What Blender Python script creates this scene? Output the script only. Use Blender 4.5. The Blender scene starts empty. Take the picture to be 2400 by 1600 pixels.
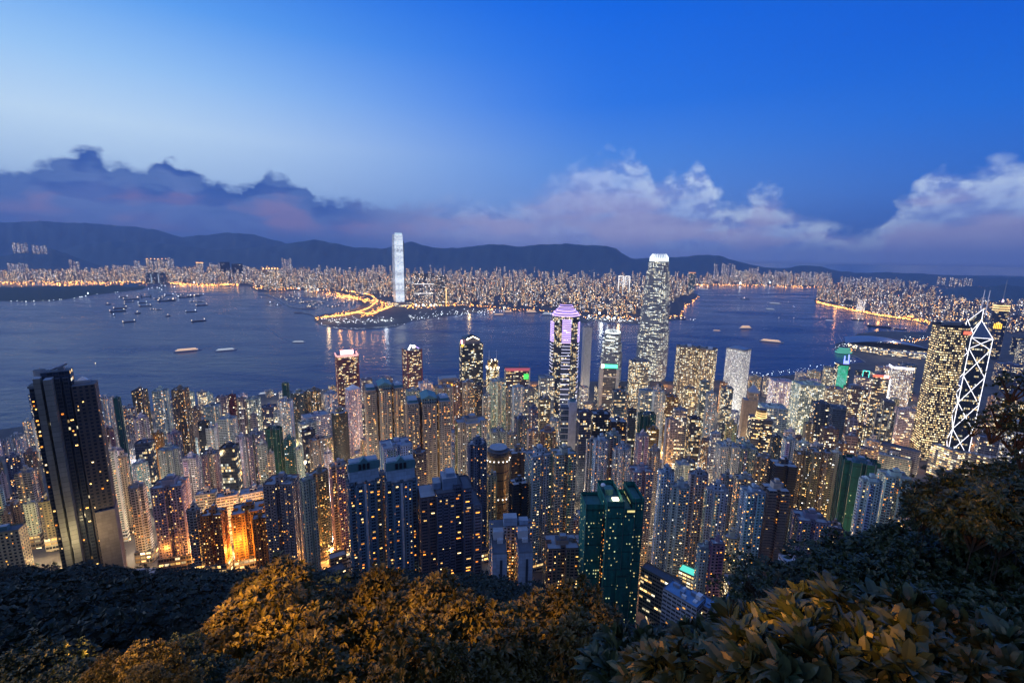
import bpy, math, random
import numpy as np
from mathutils import Vector
random.seed(11)
SC = bpy.context.scene
COL = SC.collection
R = math.radians

# ---------------------------------------------------------------- camera
EYE = 400.0
FPX = 1067.0                      # focal length in units of a 2400 px wide picture
PITCH = math.atan(200 / FPX)
ROLL = R(0.9)
F_ = Vector((0, math.cos(PITCH), -math.sin(PITCH)))
R0 = Vector((1, 0, 0)); U0 = R0.cross(F_)
RR = R0 * math.cos(ROLL) + U0 * math.sin(ROLL)
UU = U0 * math.cos(ROLL) - R0 * math.sin(ROLL)
cam = bpy.data.objects.new('camera', bpy.data.cameras.new('camera'))
COL.objects.link(cam)
cam.data.sensor_width = 36; cam.data.lens = 36 * FPX / 2400
cam.data.clip_start = .3; cam.data.clip_end = 90000
m = cam.matrix_world.copy()
for i in range(3):
    m[i][0] = RR[i]; m[i][1] = UU[i]; m[i][2] = -F_[i]; m[i][3] = (0, 0, EYE)[i]
cam.matrix_world = m
SC.camera = cam
CP = Vector((0, 0, EYE))

def ray(x, y):
    return (F_ * FPX + RR * (x - 1200) + UU * (800 - y)).normalized()
def PT(x, y, D):
    d = ray(x, y); return CP + d * (D / d.y)
def G(x, y, z=0.0):
    d = ray(x, y)
    t = (z - EYE) / min(d.z, -1e-4)
    return CP + d * t
def proj(p):
    v = Vector(p) - CP; dz = v.dot(F_)
    return 1200 + FPX * v.dot(RR) / dz, 800 - FPX * v.dot(UU) / dz, dz

# ---------------------------------------------------------------- view, sky
SC.view_settings.view_transform = 'Standard'
SC.view_settings.look = 'None'
SC.view_settings.exposure = 0.0
SC.view_settings.gamma = 1
SC.render.engine = 'CYCLES'
SC.cycles.use_denoising = True
SC.cycles.max_bounces = 5
SC.cycles.diffuse_bounces = 2
SC.cycles.glossy_bounces = 2
SC.cycles.transmission_bounces = 2
SC.cycles.sample_clamp_indirect = 3
SC.cycles.sample_clamp_direct = 0
SC.cycles.use_light_tree = True
SC.cycles.caustics_reflective = False
SC.cycles.caustics_refractive = False

class NT:
    def __init__(s, nt): s.nt = nt
    def n(s, t, **k):
        nd = s.nt.nodes.new(t)
        for a, b in k.items(): setattr(nd, a, b)
        return nd
    def put(s, sock, v):
        if isinstance(v, bpy.types.NodeSocket): s.nt.links.new(v, sock)
        elif v is not None: sock.default_value = v
    def m(s, op, a, b=None, c=None, clamp=False):
        nd = s.n('ShaderNodeMath', operation=op); nd.use_clamp = clamp
        s.put(nd.inputs[0], a); s.put(nd.inputs[1], b)
        if c is not None: s.put(nd.inputs[2], c)
        return nd.outputs[0]
    def mix(s, f, a, b, mode='MIX'):
        nd = s.n('ShaderNodeMix', data_type='RGBA', blend_type=mode); nd.clamp_factor = True
        s.put(nd.inputs[0], f)
        for k, v in ((6, a), (7, b)):
            if isinstance(v, (tuple, list)): v = (*v[:3], 1)
            s.put(nd.inputs[k], v)
        return nd.outputs[2]
    def fmix(s, f, a, b):
        nd = s.n('ShaderNodeMix', data_type='FLOAT'); s.put(nd.inputs[0], f); s.put(nd.inputs[2], a); s.put(nd.inputs[3], b)
        return nd.outputs[0]
    def sm(s, x, a, b):
        nd = s.n('ShaderNodeMapRange', interpolation_type='SMOOTHSTEP')
        s.put(nd.inputs[0], x); s.put(nd.inputs[1], a); s.put(nd.inputs[2], b)
        return nd.outputs[0]
    def noise(s, vec, scale, det=3, rough=.5, dist=0, out=0):
        nd = s.n('ShaderNodeTexNoise'); s.put(nd.inputs['Vector'], vec)
        nd.inputs['Scale'].default_value = scale; nd.inputs['Detail'].default_value = det
        nd.inputs['Roughness'].default_value = rough; nd.inputs['Distortion'].default_value = dist
        return nd.outputs[out]
    def comb(s, x, y, z):
        nd = s.n('ShaderNodeCombineXYZ')
        for i, v in enumerate((x, y, z)): s.put(nd.inputs[i], v)
        return nd.outputs[0]
    def sep(s, v):
        nd = s.n('ShaderNodeSeparateXYZ'); s.put(nd.inputs[0], v); return nd.outputs
    def ramp(s, f, stops, interp='LINEAR'):
        nd = s.n('ShaderNodeValToRGB'); nd.color_ramp.interpolation = interp
        el = nd.color_ramp.elements
        while len(el) > 1: el.remove(el[-1])
        for i, (p, c) in enumerate(stops):
            e = el[0] if i == 0 else el.new(p)
            e.position = p; e.color = (*c, 1)
        s.put(nd.inputs[0], f); return nd.outputs[0]
    def curve(s, f, pts):
        nd = s.n('ShaderNodeFloatCurve'); c = nd.mapping.curves[0]
        while len(c.points) > 2: c.points.remove(c.points[1])
        c.points[0].location = pts[0]; c.points[1].location = pts[-1]
        for p in pts[1:-1]: c.points.new(*p)
        nd.mapping.update(); s.put(nd.inputs[1], f); return nd.outputs[0]

def lin(r, g, b):
    return tuple(((c / 255) / 12.92 if c / 255 <= .04045 else ((c / 255 + .055) / 1.055) ** 2.4) for c in (r, g, b))

SUN_AZ = -52.0                     # the sun has set beyond the left edge of the view
w = bpy.data.worlds.new("World"); SC.world = w; w.use_nodes = True
T = NT(w.node_tree); w.node_tree.nodes.clear()
gen = T.n('ShaderNodeTexCoord').outputs['Generated']
sx, sy, sz = T.sep(gen)
el = T.m('MULTIPLY', T.m('ARCSINE', sz), 57.2958)
az = T.m('MULTIPLY', T.m('ARCTAN2', sx, sy), 57.2958)
skyt = T.n('ShaderNodeTexSky', sky_type='NISHITA'); skyt.sun_disc = False
skyt.sun_elevation = R(1.0); skyt.sun_rotation = R(SUN_AZ); skyt.ozone_density = 6; skyt.air_density = 1; skyt.dust_density = .3
def azel(x, y):
    d = ray(x, y); return math.degrees(math.atan2(d.x, d.y)), math.degrees(math.asin(d.z))
e01 = T.m('DIVIDE', el, 60.0, clamp=True)
Lr = T.ramp(e01, [(0, lin(110,150,215)), (.12, lin(185,215,246)), (.19, lin(200,228,252)), (.27, lin(158,204,250)), (.36, lin(98,166,243)), (.45, lin(50,130,230)), (.75, lin(90,130,205)), (1, lin(95,130,195))])
Mr = T.ramp(e01, [(0, lin(85,120,195)), (.1, lin(110,155,228)), (.18, lin(84,144,230)), (.28, lin(40,120,232)), (.44, lin(0,100,226)), (.75, lin(80,122,200)), (1, lin(95,130,195))])
Rr = T.ramp(e01, [(0, lin(55,95,170)), (.12, lin(48,112,208)), (.22, lin(18,106,218)), (.33, lin(2,92,212)), (.45, lin(0,86,206)), (.75, lin(80,122,200)), (1, lin(95,130,195))])
azs = T.m('ABSOLUTE', T.m('SUBTRACT', az, SUN_AZ))
azs = T.m('MINIMUM', azs, T.m('SUBTRACT', 360.0, azs))
c1 = T.mix(T.sm(azs, 6.0, 66.0), Lr, Mr)
skyc = T.mix(T.sm(azs, 52.0, 104.0), c1, Rr)
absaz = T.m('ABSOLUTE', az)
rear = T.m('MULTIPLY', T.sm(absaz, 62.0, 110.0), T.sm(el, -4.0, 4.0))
# clouds lie low over the far hills: their tops follow an envelope over azimuth
env = [(0,398),(60,378),(140,362),(195,350),(215,342),(240,352),(262,376),(300,372),(350,392),(385,366),(402,358),(415,375),(450,400),(520,432),(560,436),(600,425),(640,405),(680,418),(715,424),(735,455),(780,470),(835,462),(860,474),(905,484),(960,474),(1020,468),(1075,470),(1130,462),(1190,470),(1262,430),(1300,402),(1380,384),(1450,370),(1510,376),(1530,420),(1560,418),(1600,416),(1640,405),(1668,420),(1690,470),(1735,485),(1765,450),(1800,446),(1825,470),(1880,500),(1930,520),(2000,545),(2062,530),(2085,480),(2120,470),(2180,405),(2230,398),(2300,380),(2370,372),(2400,380)]
ep = [azel(x, y) for x, y in env]
azn = T.m('DIVIDE', T.m('ADD', az, 90.0), 180.0)
pts = [(0, .25), ((ep[0][0] + 84) / 180, .3)] + [((a + 90) / 180, e / 30) for a, e in ep] + [((ep[-1][0] + 96) / 180, .35), (1, .3)]
pc = T.comb(T.m('MULTIPLY', az, .055), T.m('MULTIPLY', el, .10), 1.7)
wv = T.m('MULTIPLY', T.m('SUBTRACT', T.noise(pc, 5.5, 5, .55), .5), 2.4)
wu = T.m('MULTIPLY', T.m('SUBTRACT', T.noise(T.comb(T.m('MULTIPLY', az, .055), T.m('MULTIPLY', el, .10), 9.1), 5.0, 4), .5), .02)
top = T.m('MULTIPLY', T.curve(T.m('ADD', azn, wu), pts), 30.0)
pbl = T.comb(T.m('MULTIPLY', az, .06), T.m('MULTIPLY', el, .085), 5.2)
dtop = T.m('ADD', T.m('ADD', T.m('SUBTRACT', top, el), wv), T.m('MULTIPLY', T.m('SUBTRACT', T.noise(pbl, 9.0, 4, .55), .5), 2.2))          # degrees under the cloud top
soft = T.fmix(T.sm(az, -14.0, 2.0), .8, 2.2)
body = T.m('POWER', T.m('DIVIDE', T.m('MAXIMUM', dtop, 0.0), soft, clamp=True), 1.2)
wisp = T.noise(T.comb(T.m('MULTIPLY', az, .035), T.m('MULTIPLY', el, .085), 4.0), 4.0, 3, .5)
hole = T.sm(wisp, .28, .56)
dens_l = T.m('MAXIMUM', T.m('MULTIPLY', body, T.fmix(.82, 1.0, hole)), T.m('MULTIPLY', body, .86))
pb = T.comb(T.m('MULTIPLY', az, .06), T.m('MULTIPLY', el, .085), 2.2)
b1 = T.m('SUBTRACT', T.noise(pb, 3.6, 2, .5), .5); b2 = T.m('SUBTRACT', T.noise(pb, 8.0, 4, .52), .5)
bil = T.m('ADD', T.m('MULTIPLY', b1, 4.0), T.m('MULTIPLY', b2, 2.8))
dtr = T.m('ADD', T.m('ADD', T.m('SUBTRACT', top, el), .5), bil)
crisp = T.fmix(T.sm(az, 2.0, 14.0), 2.8, 1.7)
body_r = T.m('POWER', T.m('DIVIDE', T.m('MAXIMUM', dtr, 0.0), crisp, clamp=True), 1.1)
lowb = T.sm(el, 6.5, 3.0)
holes = T.sm(T.noise(pb, 2.6, 4, .55), .34, .52)
dens_r = T.m('MULTIPLY', body_r, T.m('ADD', .62, T.m('MULTIPLY', T.m('MAXIMUM', holes, lowb), .34)))
rightness = T.sm(az, -24.0, -2.0)
dens = T.fmix(rightness, dens_l, dens_r)
n2 = T.noise(T.comb(T.m('MULTIPLY', az, .03), T.m('MULTIPLY', el, .10), 7.3), 3.4, 3, .5)
low = T.sm(el, 10.0, 3.5)
cl = T.mix(T.sm(dtop, 0.0, 5.0), lin(46,88,166), lin(92,116,182))
cl = T.mix(T.m('MULTIPLY', T.sm(n2, .45, .60), T.m('MULTIPLY', T.sm(dtop, 1.6, 4.0), T.sm(el, 1.5, 3.2))), cl, lin(142,120,166))
rim = T.m('MULTIPLY', T.sm(dtr, 5.0, .8), T.sm(b2, -.12, .12))
cr = T.mix(T.sm(b2, -.16, .16), lin(130,156,222), lin(176,202,248))
cr = T.mix(T.m('MULTIPLY', T.sm(n2, .40, .56), T.m('MULTIPLY', low, .8)), cr, lin(186,180,216))
cr = T.mix(T.m('MULTIPLY', rim, T.sm(az, 8.0, 16.0)), cr, lin(208,228,253))
cr = T.mix(T.m('MULTIPLY', T.sm(dtr, 1.0, 5.0), T.m('MULTIPLY', T.sm(az, 16.0, 2.0), .6)), cr, lin(172,172,216))
cloudc = T.mix(rightness, cl, cr)
skyc = T.mix(dens, skyc, cloudc)
# bank of grey-blue haze at the very horizon
skyc = T.mix(T.m('MULTIPLY', T.sm(el, 3.4, .4), .9), skyc, T.mix(rightness, lin(64,94,162), lin(98,122,190)))
skyc = T.mix(T.sm(el, 0.2, -1.0), skyc, lin(40,60,110))
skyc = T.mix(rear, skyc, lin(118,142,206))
nish = T.mix(1.0, skyt.outputs[0], (.05, .05, .05), 'MULTIPLY')
both = T.mix(.06, skyc, nish)
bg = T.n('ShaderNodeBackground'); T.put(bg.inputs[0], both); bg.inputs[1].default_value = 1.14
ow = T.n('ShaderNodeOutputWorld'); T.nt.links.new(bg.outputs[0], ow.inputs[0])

sl = bpy.data.lights.new('sun', 'SUN'); sl.energy = .6; sl.angle = R(25); sl.color = (.75, .85, 1.0)
sun = bpy.data.objects.new('sun', sl); COL.objects.link(sun)
LA = R(-96); sd = Vector((math.sin(LA) * math.cos(R(14)), math.cos(LA) * math.cos(R(14)), math.sin(R(14))))
sun.rotation_euler = (-sd).to_track_quat('-Z', 'Y').to_euler()

# ---------------------------------------------------------------- materials
def new_mat(name):
    mt = bpy.data.materials.new(name); mt.use_nodes = True; mt.node_tree.nodes.clear()
    t = NT(mt.node_tree); o = t.n('ShaderNodeOutputMaterial'); b = t.n('ShaderNodeBsdfPrincipled')
    t.nt.links.new(b.outputs[0], o.inputs[0])
    mt.cycles.emission_sampling = 'NONE'
    return mt, t, b
def flat(name, col, rough=.7, metal=0, vary=.25, scale=.6, spec=.4):
    mt, t, b = new_mat(name)
    tc = t.n('ShaderNodeTexCoord').outputs['Object']
    nz = t.noise(tc, scale, 5, .6)
    k = t.m('ADD', 1 - vary, t.m('MULTIPLY', nz, 2 * vary))
    t.put(b.inputs['Base Color'], t.mix(1.0, col, t.comb(k, k, k), 'MULTIPLY'))
    b.inputs['Roughness'].default_value = rough; b.inputs['Metallic'].default_value = metal
    b.inputs['Specular IOR Level'].default_value = spec
    return mt
def glow(name, col, st, sampled=False):
    mt, t, b = new_mat(name)
    b.inputs['Base Color'].default_value = (.1, .1, .1, 1)
    b.inputs['Emission Color'].default_value = (*col, 1); b.inputs['Emission Strength'].default_value = st
    if sampled: mt.cycles.emission_sampling = 'AUTO'
    return mt

WARM = [(0, (1, .27, .03)), (.3, (1, .42, .07)), (.55, (1, .58, .17)), (.78, (1, .78, .42)), (.93, (.95, .97, .95)), (1, (.7, .88, 1))]
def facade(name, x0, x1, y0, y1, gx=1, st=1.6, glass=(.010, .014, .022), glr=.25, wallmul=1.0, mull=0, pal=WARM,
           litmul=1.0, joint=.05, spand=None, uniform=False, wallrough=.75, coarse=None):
    """wall whose UVs count window columns (u) and storeys (v); wall colour is the object's colour,
    pass index = per cent of windows lit, colour alpha = how warm the lit ones are"""
    mt, t, b = new_mat(name)
    uv = t.n('ShaderNodeUVMap').outputs[0]
    u, v, _ = t.sep(uv)
    oi = t.n('ShaderNodeObjectInfo')
    fu = t.m('FRACT', u); fv = t.m('FRACT', v); cu = t.m('FLOOR', u); cv = t.m('FLOOR', v)
    mk = t.m('MULTIPLY', t.m('MULTIPLY', t.m('GREATER_THAN', fu, x0), t.m('LESS_THAN', fu, x1)),
             t.m('MULTIPLY', t.m('GREATER_THAN', fv, y0), t.m('LESS_THAN', fv, y1)))
    dx_, dy_ = (x1 - x0) * .14, (y1 - y0) * .12
    seed = t.m('MULTIPLY', oi.outputs['Random'], 97.0)
    def wn(a, bb, c):
        nd = t.n('ShaderNodeTexWhiteNoise', noise_dimensions='3D'); t.put(nd.inputs[0], t.comb(a, bb, c)); return nd
    gu = cu if gx == 1 else t.m('FLOOR', t.m('DIVIDE', t.m('ADD', cu, t.m('MULTIPLY', cv, 1.37)), gx))
    w1 = wn(gu, cv, seed)
    w2 = wn(cu, cv, t.m('ADD', seed, 3.3))
    h2 = t.sep(w2.outputs['Color'])
    h1 = w1.outputs['Value']
    kv = 1.0 if (gx == 1 and not uniform and joint) else 0.0
    vx = t.m('MULTIPLY', h2[2], (x1 - x0) * .5 * kv); vy = t.m('MULTIPLY', t.m('POWER', h2[1], 2.0), (y1 - y0) * .4 * kv)
    dx_, dy_ = (dx_, dy_) if kv else (dx_ * .5, dy_ * .5)
    sd_ = t.m('GREATER_THAN', h2[0], .5)
    mkl = t.m('MULTIPLY', t.m('MULTIPLY', t.m('GREATER_THAN', fu, t.m('ADD', x0 + dx_, t.m('MULTIPLY', vx, sd_))), t.m('LESS_THAN', fu, t.m('SUBTRACT', x1 - dx_, t.m('MULTIPLY', vx, t.m('SUBTRACT', 1.0, sd_))))),
              t.m('MULTIPLY', t.m('GREATER_THAN', fv, t.m('ADD', y0 + dy_, vy)), t.m('LESS_THAN', fv, y1 - dy_)))
    # rooms of one column tend to be lit together, and whole parts of a tower stay dark
    cn = t.n('ShaderNodeTexNoise'); t.put(cn.inputs['Vector'], t.comb(t.m('MULTIPLY', cu, .61), t.m('MULTIPLY', cv, .09), seed)); cn.inputs['Scale'].default_value = 1.0; cn.inputs['Detail'].default_value = 1
    pr = t.m('MULTIPLY', t.m('DIVIDE', oi.outputs['Object Index'], 100.0), litmul)
    if not uniform: pr = t.m('MULTIPLY', pr, t.m('MAXIMUM', .12, t.m('MULTIPLY', t.m('SUBTRACT', cn.outputs[0], .22), 3.4)))
    lit = t.m('LESS_THAN', h1, pr)
    hue = t.m('ADD', t.m('MULTIPLY', h2[0], .8), t.m('SUBTRACT', .6, oi.outputs['Alpha']), clamp=True)
    colr = t.ramp(hue, pal)
    br = t.m('ADD', .18, t.m('MULTIPLY', t.m('POWER', h2[1], 1.7), 1.5))
    # inside a window: curtains and furniture break the brightness
    inn = t.noise(t.comb(t.m('MULTIPLY', u, 3.1), t.m('MULTIPLY', v, 2.3), seed), 1.0, 1)
    br = t.m('MULTIPLY', br, t.m('ADD', .45, t.m('MULTIPLY', inn, 1.1)))
    if mull:
        mm = t.m('FRACT', t.m('MULTIPLY', t.m('DIVIDE', t.m('SUBTRACT', fu, x0), x1 - x0), float(mull)))
        mk = t.m('MULTIPLY', mk, t.m('GREATER_THAN', mm, .10))
    wallc = oi.outputs['Color']
    tc = t.n('ShaderNodeTexCoord').outputs['Object']
    ox, oy, oz = t.sep(tc)
    st1 = t.noise(t.comb(t.m('MULTIPLY', ox, .5), t.m('MULTIPLY', oy, .5), t.m('MULTIPLY', oz, .06)), 1.0, 5, .6)
    k = t.m('MULTIPLY', t.m('ADD', .62, t.m('MULTIPLY', st1, .72)), wallmul)
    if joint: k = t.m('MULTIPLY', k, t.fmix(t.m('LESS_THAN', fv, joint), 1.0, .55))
    w3 = wn(cu, cv, t.m('ADD', seed, 7.7)).outputs['Value']
    k = t.m('MULTIPLY', k, t.m('ADD', .86, t.m('MULTIPLY', w3, .22)))
    wallc = t.mix(1.0, wallc, t.comb(k, k, k), 'MULTIPLY')
    if spand: wallc = t.mix(t.m('MULTIPLY', t.m('GREATER_THAN', fu, x0), t.m('LESS_THAN', fu, x1)), wallc, spand)
    gcol = t.mix(h2[2], glass, tuple(min(1, c * 2.6) for c in glass))
    t.put(b.inputs['Base Color'], t.mix(mk, wallc, gcol))
    t.put(b.inputs['Roughness'], t.fmix(mk, wallrough, glr))
    t.put(b.inputs['Emission Color'], colr)
    t.put(b.inputs['Specular IOR Level'], t.fmix(mk, .3, .22))
    t.put(b.inputs['Emission Strength'], t.m('MULTIPLY', t.m('MULTIPLY', t.m('MULTIPLY', mk, mkl), lit), t.m('MULTIPLY', br, st)))
    return mt

MT = {}
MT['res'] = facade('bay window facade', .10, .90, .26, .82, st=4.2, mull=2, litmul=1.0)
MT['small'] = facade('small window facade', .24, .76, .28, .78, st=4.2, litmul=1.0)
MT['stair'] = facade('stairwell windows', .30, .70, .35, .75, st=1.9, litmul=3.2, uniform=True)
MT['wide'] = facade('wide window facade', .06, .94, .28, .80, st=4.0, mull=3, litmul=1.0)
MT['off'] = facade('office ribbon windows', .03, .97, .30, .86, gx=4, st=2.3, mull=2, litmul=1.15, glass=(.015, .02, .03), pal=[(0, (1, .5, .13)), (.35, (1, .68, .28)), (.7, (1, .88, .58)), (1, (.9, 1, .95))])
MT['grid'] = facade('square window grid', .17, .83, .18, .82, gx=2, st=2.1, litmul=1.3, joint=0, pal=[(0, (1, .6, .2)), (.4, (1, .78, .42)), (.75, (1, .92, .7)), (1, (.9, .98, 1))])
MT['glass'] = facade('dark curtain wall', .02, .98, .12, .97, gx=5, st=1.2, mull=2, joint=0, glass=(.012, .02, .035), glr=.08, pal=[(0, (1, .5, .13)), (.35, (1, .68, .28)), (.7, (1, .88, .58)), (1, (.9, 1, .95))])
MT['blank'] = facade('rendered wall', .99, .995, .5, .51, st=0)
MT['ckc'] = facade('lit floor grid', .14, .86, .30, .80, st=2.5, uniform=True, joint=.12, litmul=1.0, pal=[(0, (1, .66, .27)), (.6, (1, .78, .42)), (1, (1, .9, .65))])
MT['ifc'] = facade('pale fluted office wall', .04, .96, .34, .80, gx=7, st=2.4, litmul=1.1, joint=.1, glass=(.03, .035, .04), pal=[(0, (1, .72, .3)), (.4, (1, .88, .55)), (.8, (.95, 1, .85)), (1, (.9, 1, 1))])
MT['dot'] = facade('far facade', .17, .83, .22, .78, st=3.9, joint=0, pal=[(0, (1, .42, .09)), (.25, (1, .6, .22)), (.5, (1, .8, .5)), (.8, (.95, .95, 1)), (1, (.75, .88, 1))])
MT['net'] = None
MT['roof'] = flat('roof membrane', (.30, .33, .36), .8, vary=.35, scale=.25)
MT['roofd'] = flat('dark roof', (.09, .10, .12), .8, vary=.35, scale=.25)
MT['conc'] = flat('concrete', (.36, .35, .34), .85, vary=.25, scale=.3)
MT['metal'] = flat('grey metal', (.35, .37, .4), .4, .7)
MT['white'] = flat('white paint', (.7, .71, .72), .6, vary=.12)
MT['teal'] = flat('weathered teal tile', (.10, .24, .26), .6, vary=.3, scale=.5)
MT['darkm'] = flat('dark steel', (.03, .035, .045), .4, .3)
MT['gold'] = flat('bronze cladding', (.35, .22, .09), .35, .5)
MT['asph'] = flat('asphalt', (.05, .05, .052), .85, vary=.3, scale=.05)
MT['bark'] = flat('bark', (.025, .018, .012), .9, vary=.4, scale=4)
MT['pool'] = glow('lit pool water', (.1, .75, .6), 1.2)
MT['gwhite'] = glow('white light', (.92, .96, 1), 7)
MT['gline'] = glow('white tube light', (.72, .72, 1), 1.6)
MT['gwarm'] = glow('warm light', (1, .8, .5), 6)
MT['gyel'] = glow('amber sign light', (1, .5, .03), 3.2, True)
MT['gred'] = glow('rose sign light', (1, .42, .42), 6.0, True)
MT['gredd'] = glow('red trim light', (1, .10, .12), 1.5)
MT['ggreen'] = glow('green sign light', (.08, 1, .40), 2.6)
MT['gcyan'] = glow('cyan tube light', (.1, .9, .75), 2.2)
MT['gblue'] = glow('blue sign light', (.2, .25, 1), 3)
MT['gpur'] = glow('violet band light', (.60, .42, 1), 1.9)
MT['gorange'] = glow('sodium light', (1, .36, .04), 9)
MT['gsod'] = glow('sodium lamp cluster', (1, .42, .08), 16)
MT['gcool'] = glow('cool lamp cluster', (.9, .97, 1), 13)
MT['redst'] = flat('dark red steel', (.22, .04, .05), .5)
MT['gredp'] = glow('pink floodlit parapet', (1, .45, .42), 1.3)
MT['led'] = glow('led facade', (.83, .92, 1), .95)

MT['gredp2'] = glow('dim red parapet', (1, .12, .2), .45)
MT['gscr'] = glow('green led screen', (.05, 1, .12), 1.1)
MT['gredS'] = glow('red curved sign', (1, .16, .08), 1.6)
MT['gvio'] = glow('lilac white rim light', (.80, .80, 1), 4.0)
MT['gwhiteS'] = glow('white square sign', (.85, 1, 1), 2.5)
MT['gamb'] = glow('amber ring light', (1, .66, .26), 1.8)
MT['gline2'] = glow('white outline tube', (.92, .90, 1), 2.8)
MT['mastl'] = glow('lit mast', (.75, .75, 1), .5)
MT['gpink'] = glow('pink spire lamp', (1, .6, .9), 2.5)
MT['gbr'] = glow('white strip light', (.95, .92, .88), 1.6)
MT['gorng'] = glow('orange roof light', (1, .4, .1), 1.4)
MT['gteal'] = glow('teal lit tier', (.15, .8, .6), .6)
MT['ledtop'] = glow('pale blue led band', (.6, .82, 1), .9)
MT['goldst'] = flat('bronze rib', (.30, .22, .14), .45, .3)
MT['bluer'] = flat('blue roof coating', (.14, .30, .52), .7, vary=.3, scale=.3)
MT['pgl'] = flat('sloped reflective glass', (.12, .16, .22), .12, .6, vary=.1)
MT['port'] = facade('round window wall', .22, .78, .22, .78, st=1.5, joint=0, uniform=True, pal=[(0, (1, .75, .4)), (.4, (1, .9, .65)), (1, (1, .98, .9))])
def led_mat(name, k, dark):
    mt, t, b = new_mat(name)
    uv = t.n('ShaderNodeUVMap').outputs[0]; u, v, _ = t.sep(uv)
    n1 = t.noise(t.comb(t.m('MULTIPLY', u, .35), t.m('MULTIPLY', v, .55), 0.0), 1.0, 4, .7)
    n2 = t.noise(t.comb(0.0, t.m('MULTIPLY', v, .12), 3.0), 1.0, 2)
    ln = t.fmix(t.m('LESS_THAN', t.m('FRACT', t.m('MULTIPLY', v, .8)), .25), 1.0, .72)
    e = t.m('MULTIPLY', t.m('MULTIPLY', t.sm(n1, dark, .62), ln), t.m('MULTIPLY', t.m('POWER', t.m('ADD', .35, t.m('MULTIPLY', n2, 1.2)), 1.6), k))
    b.inputs['Base Color'].default_value = (.25, .28, .32, 1); b.inputs['Roughness'].default_value = .25
    b.inputs['Emission Color'].default_value = (.80, .90, 1, 1); t.put(b.inputs['Emission Strength'], e)
    return mt
MT['ledn'] = led_mat('led front wall', 1.3, .22)
MT['ledside'] = led_mat('led side wall', .75, .42)
def ledg():
    mt, t, b = new_mat('emerald led panels')
    tc = t.n('ShaderNodeTexCoord').outputs['Object']
    n1 = t.noise(tc, .05, 3); n2 = t.noise(tc, .25, 2)
    t.put(b.inputs['Emission Color'], t.ramp(n1, [(.3, (0, .35, .1)), (.5, (.02, .75, .4)), (.7, (.3, .9, .8))])); t.put(b.inputs['Emission Strength'], t.m('MULTIPLY', n2, 1.1))
    b.inputs['Base Color'].default_value = (.02, .05, .05, 1); return mt
MT['gledg'] = ledg()
FAC_EXTRA = ('joint', 'port')

def net_mat(name, c):
    mt, t, b = new_mat(name)
    uv = t.n('ShaderNodeUVMap').outputs[0]; u, v, _ = t.sep(uv)
    tc = t.n('ShaderNodeTexCoord').outputs['Object']; ox, oy, oz = t.sep(tc)
    oi = t.n('ShaderNodeObjectInfo')
    f = t.noise(t.comb(t.m('MULTIPLY', ox, .5), t.m('MULTIPLY', oy, .5), t.m('MULTIPLY', oz, .05)), 1.0, 4, .6)
    f2 = t.noise(t.comb(ox, oy, t.m('MULTIPLY', oz, .9)), .35, 3)
    k = t.m('MULTIPLY', t.m('ADD', .15, t.m('MULTIPLY', f, 1.3)), t.m('ADD', .5, f2))
    k = t.m('MULTIPLY', k, t.fmix(t.m('LESS_THAN', t.m('FRACT', t.m('DIVIDE', v, 5.0)), .06), 1.0, .5))
    t.put(b.inputs['Base Color'], t.mix(1.0, c, t.comb(k, k, k), 'MULTIPLY'))
    b.inputs['Roughness'].default_value = .9
    wn = t.n('ShaderNodeTexWhiteNoise', noise_dimensions='3D'); t.put(wn.inputs[0], t.comb(t.m('FLOOR', t.m('MULTIPLY', u, 1.5)), t.m('FLOOR', v), oi.outputs['Random']))
    lit = t.m('LESS_THAN', wn.outputs[0], t.m('MULTIPLY', t.m('DIVIDE', oi.outputs['Object Index'], 100.0), t.sm(f, .42, .62)))
    fv = t.m('FRACT', v); fu = t.m('FRACT', t.m('MULTIPLY', u, 1.5))
    mk = t.m('MULTIPLY', t.m('MULTIPLY', t.m('GREATER_THAN', fv, .35), t.m('LESS_THAN', fv, .7)), t.m('MULTIPLY', t.m('GREATER_THAN', fu, .25), t.m('LESS_THAN', fu, .7)))
    t.put(b.inputs['Emission Color'], t.mix(wn.outputs['Color'], (1, .75, .25), (.75, 1, .55)))
    t.put(b.inputs['Emission Strength'], t.m('MULTIPLY', t.m('MULTIPLY', lit, mk), 1.0))
    return mt
MT['net'] = net_mat('green scaffold net', (.007, .10, .08))
MT['net2'] = net_mat('teal scaffold net', (.010, .20, .16))
MT['roofg'] = flat('debris covered deck under net', (.05, .16, .15), .8, vary=.5, scale=.4)

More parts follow.
